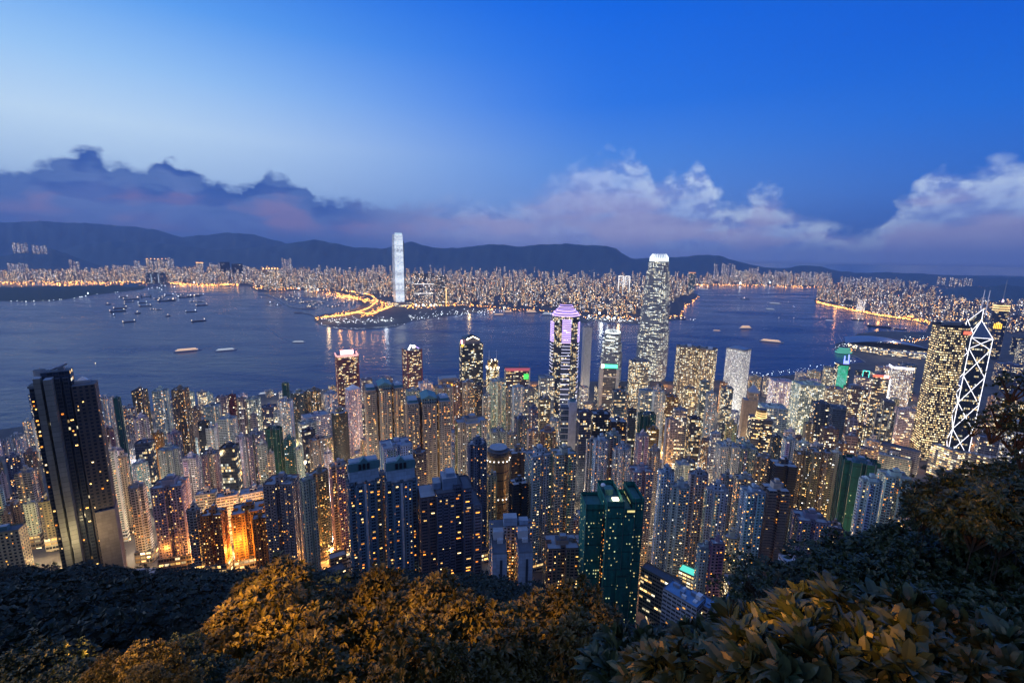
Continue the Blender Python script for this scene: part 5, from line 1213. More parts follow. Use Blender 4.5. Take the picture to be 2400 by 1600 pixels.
# faceted tower with white crossed light lines and twin masts
t_, w_, d_, H = lm('prism_tower', 'faceted triangular glass tower outlined by white crossing light lines, twin masts', 'office tower', 2268, 2344, 724, 900, 0, 1.0, near='crossed line prism tower')
s_ = w_ * .50
Fc, Rc, Bc, Lc, Oc = (0, -s_ * 1.0), (s_, 0), (0, s_), (-s_, 0), (0, 0)
t_.rotation_euler.z += R(-24)
m_ = H / 5.4
def shaftp(mb, A, B_, zA, zB, zO):
    mb.wall(A, B_, -6, zA, 'glass', 0, 18, 0, 60, z1b=zB); mb.wall(B_, Oc, -6, zB, 'glass', 20, 30, 0, 60, z1b=zO); mb.wall(Oc, A, -6, zO, 'glass', 32, 42, 0, 60, z1b=zA)
    mb.face([(*A, zA), (*B_, zB), (*Oc, zO)], 'pgl')
hts = {'FR': (4.4 * m_, 4.4 * m_, 5.0 * m_), 'LF': (2.6 * m_, 2.6 * m_, 3.4 * m_), 'RB': (3.4 * m_, 3.4 * m_, 4.2 * m_), 'BL': (4.4 * m_, 5.0 * m_, 5.4 * m_)}
part('front_shaft', t_, lambda mb: shaftp(mb, Fc, Rc, *hts['FR']), (.05, .07, .09, .4), 22)
part('left_shaft', t_, lambda mb: shaftp(mb, Lc, Fc, *hts['LF']), (.05, .07, .09, .4), 22)
part('right_shaft', t_, lambda mb: shaftp(mb, Rc, Bc, *hts['RB']), (.05, .07, .09, .4), 16)
part('tall_shaft', t_, lambda mb: shaftp(mb, Bc, Lc, *hts['BL']), (.05, .07, .09, .4), 16)
def lines(mb):
    r_ = .45
    def L_(a, za, b_, zb): mb.tube((a[0] * 1.02, a[1] * 1.02, za), (b_[0] * 1.02, b_[1] * 1.02, zb), r_, 'gline2', 5)
    for A, B_, top_ in ((Fc, Rc, 4.4), (Lc, Fc, 2.6)):
        z = 0.0
        while z < top_ - .01:
            h_ = min(1.0, top_ - z)
            L_(A, z * m_, B_, (z + h_) * m_); L_(B_, z * m_, A, (z + h_) * m_); z += 1
        L_(A, top_ * m_, B_, top_ * m_)
    L_(Fc, 0, Fc, 4.4 * m_); L_(Rc, 0, Rc, 4.4 * m_); L_(Lc, 0, Lc, 4.9 * m_)
    O2 = (-.6, -.9)
    L_(Fc, 4.4 * m_, Oc, 5.0 * m_); L_(Rc, 4.4 * m_, Oc, 5.0 * m_); L_(Lc, 2.6 * m_, Oc, 3.4 * m_); L_(Fc, 2.6 * m_, O2, 3.4 * m_)
    z = 3.4
    while z < 5.0: L_(Lc, z * m_, Oc, min(5.2, z + .8) * m_); L_(Oc, z * m_, Lc, min(5.0, z + .8) * m_); z += .8
    L_(Oc, 3.4 * m_, Oc, 5.4 * m_); L_(Lc, 4.9 * m_, Oc, 5.4 * m_)
part('light_lines', t_, lines)
for x_ in (-6, 2): part('mast', t_, lambda mb: mb.tube((x_, 4, 5.2 * m_), (x_, 4, 5.2 * m_ + 48), 1.0, 'mastl', 6, .4))
part('base', t_, lambda mb: mb.box(0, 0, -14, s_ * 1.6, s_ * 1.6, 22, 'off', 'roofd', rot=45, cw=4, fh=5), (.5, .46, .38, .6), 50)

# spired tower behind
t_, w_, d_, H = lm('spired_tower', 'tall dark tower with golden trim, pyramid top and bright needle spire', 'office tower', 2326, 2372, 712, 1900, 6, .9, near='needle spired tower')
part('walls', t_, lambda mb: mb.prism(ngon(0, 0, w_ * .5, w_ * .5, 9, .2), -6, H * .9, 'glass', 'roofd', cw=3, fh=4), (.10, .09, .12, .5), 16)
part('gold_trim', t_, lambda mb: [mb.prism(ngon(0, 0, w_ * .53, w_ * .53, 9, .2), H * f, H * f + 3.5, 'gamb', 'gamb') for f in (.88, .92, .96)])
part('pyramid_top', t_, lambda mb: [mb.prism(ngon(0, 0, w_ * .5 * (1 - k / 7), w_ * .5 * (1 - k / 7), 9, .2), H * .9 + k * 5, H * .9 + k * 5 + 5, 'glass', 'roofd') for k in range(6)], (.3, .25, .2, .5), 20)
part('gold_panel', t_, lambda mb: [mb.box(-w_ * .24 + k * w_ * .1, -w_ * .51, H * .56, w_ * .05, 1, H * (.12 - .015 * abs(k - 2)), 'gyel') for k in range(5)])
part('spire', t_, lambda mb: (mb.tube((0, 0, H * .9 + 30), (0, 0, H * .9 + 42), 3.2, 'gpink', 6, 2), mb.tube((0, 0, H * .9 + 42), (0, 0, H + 100), 2.0, 'metal', 6, .8)))

# the glowing white supertall across the harbour
g = G(936, 716, 3); azr = math.atan2(g.x, g.y)
t_ = thing('led_tower', 'glowing white supertall tower standing alone across the harbour', 'office tower', (g.x, g.y, 3), -azr + R(16))
top_ = PT(935, 550, g.y); H = top_.z - 3; w_ = 21.0 / FPX * g.y * 1.0
DATA.append(dict(o=t_, st='L', c='', lit=0, x=935, y=550, X=g.x, Y=g.y, r=60, H=H, w=w_, D=g.y, label='', x0=928, x1=952, key='led', near='glowing supertall'))
lev = [(0, 1.0), (.03, .93), (.10, 1.02), (.5, 1.02), (.72, .99), (.9, .93), (1, .88)]
def icc(mb):
    for (a0, k0), (a1, k1) in zip(lev, lev[1:]):
        for i in range(4):
            p0, q0 = rect(0, 0, w_ * k0, w_ * k0)[i], rect(0, 0, w_ * k0, w_ * k0)[(i + 1) % 4]; p1, q1 = rect(0, 0, w_ * k1, w_ * k1)[i], rect(0, 0, w_ * k1, w_ * k1)[(i + 1) % 4]
            mb.face([(*p0, a0 * H), (*q0, a0 * H), (*q1, a1 * H), (*p1, a1 * H)], 'ledn' if i in (0,) else 'ledside', [(0, a0 * 100), (12, a0 * 100), (12, a1 * 100), (0, a1 * 100)])
    mb.face([(*p, H) for p in rect(0, 0, w_ * .88, w_ * .88)], 'roofd')
part('led_walls', t_, icc, (.6, .65, .7, .3), 40)
part('roof_screen', t_, lambda mb: [mb.box(0, -w_ * .44, H, w_ * .8, 2, 12, 'ledtop'), mb.box(w_ * .44, 0, H, 2, w_ * .8, 12, 'metal')])
part('corner_notch', t_, lambda mb: mb.box(w_ * .5, -w_ * .5, 6, w_ * .07, w_ * .07, H * .9, 'darkm'))
part('podium', t_, lambda mb: mb.box(0, 0, -3, w_ * 2.2, w_ * 2, 34, 'off', 'roofd', cw=9, fh=8), (.4, .4, .42, .5), 40)

# other buildings across the harbour that stand out
FARB = [
(166,192,608,652,'r','tall block of hillside flats standing alone on the left far shore','apartment tower'),
(20,70,616,640,'r','row of pale flats joined in a wall at the left far shore','apartment block'),
(30,68,566,590,'r','hazy cluster of pale flats high on the left hill','apartment block'),
(76,112,572,592,'r','second cluster of pale flats on the left hill, right of the hazy one','apartment block'),
(266,342,620,650,'r','broad row of pale flats behind the container port','apartment block'),
(346,398,607,650,'o','flats with an orange lit roofline behind the anchored boats','apartment block'),
(396,412,604,648,'r','tall pale twin of flats just right of the orange roofed row','apartment tower'),
(344,392,638,664,'k','dark waterfront block with two upright white light strips','office building'),
(316,332,610,640,'r','single pale tower left of the orange roofed flats','apartment tower'),
(462,480,616,646,'o','square tower with bright yellow top rim on the far shore','apartment tower'),
(492,520,616,644,'r','pale flats group left of the two dark far towers','apartment block'),
(519,542,614,655,'d','first of two unlit dark towers on the far shore','office tower'),
(546,572,618,656,'d','second unlit dark tower on the far shore, slightly wider','office tower'),
(572,596,622,660,'r','pale tower right of the two unlit dark far towers','apartment tower'),
(618,658,630,678,'o','wide gold lit block with orange beacon row on the far shore','apartment block'),
(661,686,605,640,'r','pale cluster of flats rising over the far shore skyline','apartment tower'),
(712,742,648,684,'g','yellow lit pair of blocks above the boat shelter','apartment block'),
(968,1020,641,714,'u','dark broad block with two bright horizontal sky bridges beside the supertall','apartment block'),
(1022,1046,645,714,'v','dark narrow tower with a golden light edge right of the supertall','apartment tower'),
(1446,1474,646,706,'h','white outlined twin topped tower in the far downtown','office tower'),
(1073,1080,601,625,'r','thin lone tower against the far hills','apartment tower'),
(1098,1124,600,632,'r','pale group of flats under the far hills, centre','apartment block'),
(1136,1180,604,634,'r','long pale rank of flats under the far hills','apartment block'),
(1328,1346,611,636,'g','yellowish twin flats under the far hills','apartment tower'),
(1348,1378,616,640,'r','pale flats right of the yellowish twin','apartment block'),
(1405,1420,615,640,'r','narrow pale tower left of the outlined twin top','apartment tower'),
(1611,1627,640,684,'t','teal tower with orange roof beyond the clawed giant','office tower'),
(1670,1680,618,656,'r','tall paired flats at the far end of the harbour','apartment tower'),
(1688,1708,617,655,'r','dense tall flats behind the far harbour end, central','apartment block'),
(1710,1722,618,655,'r','slim flats right of the dense tall flats at the harbour end','apartment tower'),
(1720,1748,632,662,'g','greenish lit hall topped block at the harbour end','office building'),
(1752,1776,626,655,'r','pale block at right of the greenish lit hall','apartment block'),
(1812,1852,634,666,'r','long wall of pale flats on the far right peninsula','apartment block'),
(1874,1900,636,664,'r','second wall of flats on the far right peninsula','apartment block'),
(1904,1946,638,662,'r','third wall of flats on the far right peninsula','apartment block'),
(1966,2040,648,672,'r','broad rank of flats facing the strait at right','apartment block'),
(2048,2110,652,674,'r','next broad rank of flats right of the strait','apartment block'),
(1982,1998,702,722,'k','dark green wrapped block on the near right shore','apartment tower'),
(2006,2026,700,728,'w','brightly lit white block on the near right shore','office building'),
(2050,2076,706,738,'r','tall pinkish flats on the near right shore','apartment tower'),
(2194,2216,646,664,'r','white dotted flats high on the right hill','apartment block'),
(2222,2278,648,668,'r','dotted string of flats over the far right ridge','apartment block'),
]
for x0, x1, yt, yb, kd, lb, cat in FARB:
    cx = (x0 + x1) / 2; hill = yb < 600 or lb.startswith(('white dotted', 'dotted string'))
    if hill: p = PT(cx, yb, 7600 if cx < 500 else 6000); zb = p.z; Y = p.y; X = p.x
    else: p = G(cx, yb, 3); X, Y, zb = p.x, p.y, 3
    H = max(12, PT(cx, yt, Y).z - zb); W = abs(PT(x1, yt, Y).x - PT(x0, yt, Y).x)
    azr = math.atan2(X, Y); W *= math.cos(azr)
    t_ = thing('far_' + {'office tower': 'office_tower', 'office building': 'office_block'}.get(cat, cat.replace(' ', '_')), lb, cat, (X, Y, zb), -azr)
    DATA.append(dict(o=t_, st='L', c='', lit=0, x=cx, y=yt, X=X, Y=Y, r=W * .5, H=H, w=W, D=Y, label=lb, x0=x0, x1=x1, key='far'))
    colr = {'r': (.42, .40, .44), 'o': (.45, .30, .16), 'k': (.08, .12, .16), 'd': (.03, .035, .06), 'g': (.45, .42, .3), 'u': (.08, .09, .16), 'v': (.07, .06, .08), 'h': (.5, .5, .55), 't': (.05, .2, .2), 'w': (.7, .7, .7)}[kd]
    lt = {'d': 2, 'r': 30, 'u': 34, 'v': 26, 'w': 95, 'h': 40, 'k': 8, 't': 16}.get(kd, 44)
    n = max(1, round(W / 42)) if kd in 'rog' else 1
    for k in range(n):
        def f(mb):
            wx = W / n; cxx = -W / 2 + wx * (k + .5)
            mb.box(cxx, 0, -20 if hill else -2, wx * (.78 if n > 1 else 1), min(26, wx), H * (1 - .06 * ((k * 7) % 3)) + 2, 'dot', 'roofd', cw=6, fh=6, u0=k * 9)
        part('walls', t_, f, (*colr, .45), lt)
    if kd == 'o': part('roof_lamps', t_, lambda mb: [mb.box(-W / 2 + W * (j + .5) / 6, -8, H + 1, 7, 4, 5, 'gsod') for j in range(6)])
    if kd == 'k' and x0 < 500: part('light_strips', t_, lambda mb: [mb.box(W * q, -14, 4, 6, 2, H * .8, 'ledtop') for q in (-.25, .1)])
    if kd == 'u': part('sky_bridge_lights', t_, lambda mb: [mb.box(0, -14, H * q, W * .86, 2, 5, 'gbr') for q in (.36, .66)])
    if kd == 'v': part('edge_light', t_, lambda mb: mb.box(W * .5, -13, 8, 8, 4, H * .55, 'gamb'))
    if kd == 'h':
        part('outline_lights', t_, lambda mb: [mb.box(W * q, -13, H * .35, 6, 3, H * .62, 'gbr') for q in (-.46, -.08, .08, .46)] + [mb.box(W * q, -13, H * .97, W * .36, 3, 7, 'gbr') for q in (-.27, .27)])
    if kd == 't': part('roof_lamps', t_, lambda mb: mb.box(0, -6, H, W, 6, 9, 'gorng'))

# convention centre with the sweeping roof on the right waterfront
A0 = G(2085, 826, 3); t_ = thing('convention_hall', 'low waterfront hall with a sweeping grey wing shaped roof', 'exhibition hall', (A0.x, A0.y, 3), -math.atan2(A0.x, A0.y) + R(8))
def wing(mb):
    n = 14; L, Wd = 330, 210
    for j in range(3):
        for i in range(n):
            def q(a, s_): 
                x = -L / 2 + L * a; y = (s_ - .5) * Wd * (1 - .55 * abs(2 * a - 1) ** 2) + j * 0
                return (x, y + 40, 26 + 20 * math.sin(math.pi * min(1, a * 1.15)) + 16 * math.sin(2.4 * a + s_ * 2) * (1 if s_ > .3 else .7))
            mb.face([q(i / n, j / 3), q((i + 1) / n, j / 3), q((i + 1) / n, (j + 1) / 3), q(i / n, (j + 1) / 3)], 'metal')
part('wing_roof', t_, wing, smooth=True)
part('glass_hall', t_, lambda mb: (mb.prism(ngon(0, 20, 150, 90, 20), 0, 26, 'off', 'roofd', cw=6, fh=6), mb.box(60, -70, 0, 220, 60, 22, 'off', 'roof', cw=5, fh=5)), (.45, .42, .42, .5), 55)
part('added_edge_lamps', t_, lambda mb: [mb.box(150 * math.cos(q), 20 - 92 * abs(math.sin(q)), 12 + 6 * (i % 2), 3, 3, 3, 'gwarm') for i, q in enumerate(np.linspace(0, 3.14, 22))], kind='stuff')  # glowing dots added along the edge to brighten the hall
point(t_.matrix_basis @ Vector((0, -60, 60)), 300000, (1, .85, .7), 6)  # unseen light added above the hall to brighten it
part('tent_points', t_, lambda mb: mb.tube((-165, 40, 10), (-190, 60, 52), 1.6, 'metal', 5, .4))
for x0, x1, y, lb in ((1960, 1996, 818, 'small round pier building with teal lit tiers beyond the emerald tower'),):
    g = G(1977, 826, 3); t2 = thing('pier_pavilion', lb, 'pavilion', (g.x, g.y, 3), 0)
    for k in range(3): part('tier', t2, lambda mb: mb.prism(ngon(0, 0, 34 - 6 * k, 24 - 4 * k, 14), k * 8, k * 8 + 7, 'gteal', 'roofd'))

# low terraces on the lower right
def low(label, x0, x1, yt, D, rot, H, ratio, col, roofm='roof', lit=25, name='low_building', cat='low building', wins='wide', near=None, extra=None):
    p = PT((x0 + x1) / 2, yt, D); a, c = PT(x0, yt, D), PT(x1, yt, D); azr = math.atan2(p.x, p.y)
    W = abs(c.x - a.x) * math.cos(azr); r_ = R(abs(rot)); w_ = W / (math.cos(r_) + ratio * math.sin(r_)); d_ = w_ * ratio
    t_ = thing(name, label, cat, (p.x, p.y, p.z - H), -azr + R(rot))
    DATA.append(dict(o=t_, st='L', c='', lit=0, x=(x0 + x1) / 2, y=yt, X=p.x, Y=p.y, r=W * .5, H=H, w=w_, D=D, label=label, x0=x0, x1=x1, key='low', near=near))
    P = rect(0, 0, w_, d_)
    part('walls', t_, lambda mb: (mb.prism(P, -24, H, wins, None, cw=3, fh=2.9), [mb.wall(P[k], P[(k + 1) % 4], H, H + 1.2, 'blank') for k in range(4)]), (*col, .6), lit)
    part('roof', t_, lambda mb: mb.face([(*q, H + .1) for q in shrink(P, .98)], roofm))
    if extra: extra(t_, w_, d_, H)
    return t_, w_, d_, H
def roofbits(n, seed):
    def f(t_, w_, d_, H):
        rr = random.Random(seed)
        part('roof_plant', t_, lambda mb: [mb.box(rr.uniform(-.4, .4) * w_, rr.uniform(-.35, .35) * d_, H, rr.uniform(1.5, 5), rr.uniform(1.5, 4), rr.uniform(1, 3), rr.choice(('white', 'metal', 'conc'))) for _ in range(n)])
    return f
low('white terrace with broad blue flat roof, left of the curved row of three', 1552, 1655, 1392, 250, -24, 16, .55, (.52, .56, .66), 'bluer', 12, near='left blue roofed terrace', extra=roofbits(7, 1))
low('white terrace with broad blue flat roof, middle of the curved row of three', 1622, 1700, 1415, 246, -20, 16, .6, (.55, .56, .64), 'bluer', 14, extra=roofbits(6, 2))
low('white terrace with broad blue flat roof, right of the curved row of three', 1695, 1792, 1420, 244, -4, 16, .6, (.56, .56, .62), 'bluer', 10, near='right blue roofed terrace', extra=roofbits(8, 3))
low('stepped parking terrace with bright strip lit decks behind the blue roofs', 1590, 1640, 1338, 310, -16, 16, .7, (.4, .4, .38), 'pool', 70, name='parking_terrace', cat='parking block', wins='off')
low('long low wall of lit roadside arches left of the blue roofs', 1500, 1600, 1346, 290, -24, 12, .3, (.4, .38, .34), 'roofd', 30, name='retaining_arcade', cat='retaining wall', wins='off')
low('bright lobby block with tall white windows behind the leaves', 1690, 1800, 1362, 290, 24, 22, .5, (.5, .42, .3), 'conc', 80, name='lobby_block', cat='podium building', wins='grid')
low('flat terrace roof with a bluish sunken court at the edge of the leafy slope', 1890, 1970, 1368, 240, 24, 16, .5, (.5, .5, .55), 'roof', 20, extra=roofbits(8, 5))
low('low dark gabled roof at the foot of the blue twin towers', 745, 812, 1338, 318, 20, 8, .5, (.3, .3, .34), 'roofd', 10, name='shed', cat='shed')
low('small orange lit retaining block at the courtyard edge', 770, 812, 1300, 340, 8, 9, .6, (.5, .36, .2), 'conc', 20)
low('long grey government office bar near the golden grid tower', 2180, 2262, 1050, 600, -24, 20, .22, (.36, .37, .38), 'roofd', 60, wins='off', extra=roofbits(6, 7))
low('long pale office bar with green roof patch below the prism tower', 2252, 2372, 1070, 590, 4, 18, .16, (.5, .48, .42), 'roof', 50, wins='off', near='long pale office bar', extra=roofbits(9, 8))
low('villa with dark hipped roof and warm lit porches', 2210, 2262, 1112, 480, -16, 8, .5, (.5, .38, .26), 'roofd', 50, name='villa', cat='house', extra=lambda t_, w_, d_, H: part('hip_roof', t_, lambda mb: mb.pyramid(0, 0, H + 1.2, w_ * 1.04, d_ * 1.04, 5, 'roofd')))
low('second villa with reddish hipped roof, right of the first', 2262, 2300, 1122, 470, 6, 8, .6, (.5, .4, .3), 'roofd', 40, name='villa', cat='house', extra=lambda t_, w_, d_, H: part('hip_roof', t_, lambda mb: mb.pyramid(0, 0, H + 1.2, w_ * 1.04, d_ * 1.04, 5, 'roofd')))
low('white square turret house among the trees right of the villas', 2274, 2302, 1094, 480, 12, 16, .8, (.6, .62, .66), 'roof', 20, name='turret_house', cat='house')
low('white roofed house at the right edge above the leafy branches', 2352, 2400, 1112, 470, -10, 8, .6, (.6, .62, .68), 'roof', 20, name='house', cat='house', extra=roofbits(4, 9))
low('low multi level concrete deck left of the dark park trees', 2062, 2160, 1048, 640, -6, 14, .3, (.3, .3, .34), 'roofd', 10, name='deck_building', wins='off')
low('striped low car park block with rows of light beside the golden grid tower', 2100, 2146, 962, 900, 16, 26, .8, (.5, .48, .48), 'roofd', 60, name='parking_block', cat='parking block', wins='off')
low('cream corner block at the lower left edge with small square windows', -30, 66, 1240, 330, -28, 60, .6, (.62, .56, .34), 'roofd', 8, name='corner_block', cat='apartment block', wins='small', near='cream corner block', extra=lambda t_, w_, d_, H: part('roof_house', t_, lambda mb: mb.box(-w_ * .1, 0, H, w_ * .3, d_ * .4, 4, 'teal', 'roof')))
# ---------------------------------------------------------------- filler towers between the measured ones
def inpoly(x, y, P):
    c = False; j = len(P) - 1
    for i in range(len(P)):
        if (P[i][1] > y) != (P[j][1] > y) and x < (P[j][0] - P[i][0]) * (y - P[i][1]) / (P[j][1] - P[i][1]) + P[i][0]: c = not c
        j = i
    return c
def GT(x, y):
    """where the ray of a picture point meets the ground"""
    d = ray(x, y); s_ = 30.0
    while s_ < 9000:
        p = CP + d * s_
        if p.z <= hz(p.x, p.y): return p
        s_ += max(1.0, s_ * .004)
    return G(x, y, 3)
rr = random.Random(77); nfill = 0; tries = 0
near_ = list(DATA)
while nfill < 330 and tries < 90000:
    tries += 1
    Y = 352 + (1420 - 352) * rr.random() ** 1.25; X = rr.uniform(-1.25, 1.35) * Y * .9
    if Y < 372 and abs(X) < 60: continue
    px, py, dz = proj((X, Y, hz(X, Y)))
    if px < -70 or px > 2440 or not inpoly(X, Y + 26, HK): continue
    if px > 2130 and 560 < Y < 1000 : continue
    if px > 2040 and Y < 560: continue
    if 2040 < px < 2300 and Y < 900: continue
    if 1150 < Y and px > 1700: continue
    rad = 11.5 if Y < 700 else 12.5
    if any((X - d['X']) ** 2 + (Y - d['Y']) ** 2 < (d['r'] + rad + 3) ** 2 for d in near_): continue
    zg = hz(X, Y); wpx = rad * 1.9 / dz * FPX
    ylim = 915 if px < 1000 else 900
    for d in near_:
        if d['D'] > Y + 10 and abs(px - d['x']) < (d['x1'] - d['x0']) / 2 + wpx / 2: ylim = max(ylim, d['y'] + (46 if d['D'] < 900 else 62) + (70 if Y < 520 else 0))
    H = rr.choice((45, 60, 70, 85, 95, 105)) * rr.uniform(.85, 1.15) * (1.0 if Y < 900 else .8)
    while H > 14 and proj((X, Y, zg + H + 5))[1] < ylim: H *= .9
    if H <= 14:
        if rr.random() < .7: continue
        H = rr.uniform(12, 20)
    tx, ty, _ = proj((X, Y, zg + H + 5))
    right = px > 1480
    if Y > 800: st = rr.choice('OOOGKSR' if right or px > 1100 else 'RRSSOOG')
    else: st = rr.choice('RRRRSSO' if Y < 600 or not right else 'RSOOKG')
    c = rr.choice('wcggpnbw' if st in 'RS' else 'gwnkdc')
    if H < 22: st = 'L'
    tower(tx - wpx / 2, tx + wpx / 2, ty, Y, st, c, rr.choice((18, 24, 30, 38)) + (16 if Y > 650 else 0), rot=rr.uniform(8, 28), ratio=rr.uniform(.7, 1), pent=1 if H > 22 else .4, hue=.60 if Y < 480 else .44)
    nfill += 1
    near_.append(DATA[-1])
print('fill', nfill, tries)

# ---------------------------------------------------------------- lamps down in the streets
MT['lampg'] = glow('street lantern', (1, .55, .16), 12)
lamp_spots = []
def street(x, y, power, col, z=9, r=1.5):
    p = GT(x, y); point((p.x, p.y, hz(p.x, p.y) + z), power, col, r)
for x, y, pw in ((560,1322,70),(600,1318,60),(590,1290,60),(540,1300,45),(520,1270,30),(610,1260,35),(780,1310,60),(740,1318,40),(775,1280,45),(470,1335,14),(430,1330,26),(350,1335,20),(250,1320,22),(160,1318,30),(205,1325,26),(120,1310,14),(30,1330,30)):
    street(x, y, pw * 1000 * (1.7 if 450 < x < 800 else .8), SOD if 450 < x < 800 else TUNG)
for x, y, pw in ((500,1338,26),(560,1342,46),(610,1342,40),(470,1336,14),(400,1338,12),(320,1338,10),(760,1345,16)): street(x, y, pw * 1000, (1, .40, .06), 22, 3)
street(25, 1352, 70000, (1, .85, .3), 26, 3); street(90, 1335, 30000, TUNG, 20, 3)
rl = random.Random(4)
for i in range(200):
    Y = 370 + 850 * rl.random(); X = rl.uniform(-1.05, 1.05) * Y
    px, py, _ = proj((X, Y, hz(X, Y)))
    if not inpoly(X, Y + 20, HK) or any((X - d['X']) ** 2 + (Y - d['Y']) ** 2 < (d['r'] + 1) ** 2 for d in near_ if d['Y'] < 1500): continue
    right = px > 1350
    col = rl.choice((TUNG, (1, .78, .48), SOD, (1, .85, .6), (.95, .95, 1)))
    point((X, Y, hz(X, Y) + rl.uniform(7, 26)), rl.uniform(26000, 60000) * (1.5 if right and Y > 600 else 1), col, 2.5)
for x, y, pw, c in ((2150,1040,80,SOD),(2190,1035,60,SOD),(2240,1040,60,SOD),(2290,1045,70,SOD),(2130,1000,40,SOD),(2120,930,60,SOD),(1640,900,90,SOD),(1560,905,50,SOD),(1720,905,60,TUNG),(1500,930,50,(1,.9,.7)),(1250,905,60,SOD),(1330,930,30,TUNG),(1840,905,50,TUNG),(1960,930,30,TUNG),(2240,1105,20,TUNG),(2130,1100,14,SOD)):
    street(x, y, pw * 1000, c, 14, 3)
# glow of the far interchange and piers
for x, y in ((795,742),(820,735),(850,728),(872,716),(885,706),(898,722),(835,722)):
    g = G(x, y, 3); point((g.x, g.y, 45), 2.6e5, SOD, 8)
for x, y, c in ((1410,748,COOL),(1450,752,TUNG),(1100,728,TUNG),(1000,716,TUNG),(770,755,TUNG),(905,750,COOL),(1520,752,TUNG),(2060,745,SOD),(1960,714,SOD),(420,662,SOD),(520,664,SOD)):
    g = G(x, y, 3); point((g.x, g.y, 40), 1.1e5, c, 8)
# near lantern heads seen among the towers
mb = MB(); rl = random.Random(6)
for i in range(520):
    Y = 350 + 1000 * rl.random(); X = rl.uniform(-1.05, 1.15) * Y
    if not inpoly(X, Y + 12, HK) or any((X - d['X']) ** 2 + (Y - d['Y']) ** 2 < (d['r']) ** 2 for d in near_ if d['Y'] < 1500): continue
    z = hz(X, Y); mb.box(X, Y, z - 1, .3, .3, 9, 'metal'); s_ = rl.uniform(.6, 1.2); mb.box(X, Y, z + 8, s_ * 1.6, s_, s_ * .6, rl.choice(('lampg', 'lampg', 'gwarm', 'gcool')))
o = mb.build('street_lamps', kind='stuff'); o['label'] = 'many glowing street lamps dotted between the bases of the near towers'; o['category'] = 'street lamps'

# roads that show: orange interchange across the water, the bend by the golden grid tower, the courtyard
def road(name, pts, wd, far_=True):
    mb = MB(); P = [GT(x, y) if not far_ else G(x, y, 3.4) for x, y in pts]
    for a, c in zip(P, P[1:]):
        d_ = Vector((c.x - a.x, c.y - a.y)).normalized(); n = Vector((-d_.y, d_.x)) * wd / 2
        za, zc = (3.4, 3.4) if far_ else (hz(a.x, a.y) + .5, hz(c.x, c.y) + .5)
        mb.face([(a.x - n.x, a.y - n.y, za), (c.x - n.x, c.y - n.y, zc), (c.x + n.x, c.y + n.y, zc), (a.x + n.x, a.y + n.y, za)], 'road')
    o = mb.build(name); tag(o, kind='structure')
road('road', [(770,746),(800,740),(835,732),(862,722),(884,704),(870,690),(800,680)], 60)
road('road', [(835,733),(872,735),(900,724),(925,716)], 40)
road('road', [(2120,1005),(2150,1038),(2200,1045),(2260,1040),(2320,1018)], 16, False)
road('road', [(530,1305),(560,1318),(610,1322)], 22, False)
road('road', [(1460,1340),(1490,1345),(1530,1360),(1600,1385)], 8, False)

# ---------------------------------------------------------------- boats
MT['hull'] = flat('dark ship hull', (.03, .035, .05), .5, vary=.3, scale=.1)
MT['hullw'] = flat('white ferry hull', (.6, .62, .66), .4)
MT['rust'] = flat('rusty deck', (.16, .06, .04), .8, vary=.4, scale=.1)
def hull(mb, L, W, h, mat, deck):
    n = 5; secs = [(-L / 2, W * .36), (-L * .42, W * .5), (L * .25, W * .5), (L * .42, W * .3), (L / 2, W * .04)]
    for (x0, w0), (x1, w1) in zip(secs, secs[1:]):
        r0, r1 = (h * (1 + .35 * max(0, x0 / L * 2 - .3)), h * (1 + .35 * max(0, x1 / L * 2 - .3)))
        for s_ in (-1, 1):
            q = [(x0, s_ * w0 * .8, -1), (x1, s_ * w1 * .8, -1), (x1, s_ * w1, r1), (x0, s_ * w0, r0)]
            mb.face(q if s_ < 0 else q[::-1], mat)
        mb.face([(x0, -w0, r0 - .3), (x1, -w1, r1 - .3), (x1, w1, r1 - .3), (x0, w0, r0 - .3)], deck)
    mb.face([(-L / 2, W * .36, -1), (-L / 2, -W * .36, -1), (-L / 2, -W * .36, h), (-L / 2, W * .36, h)], mat)
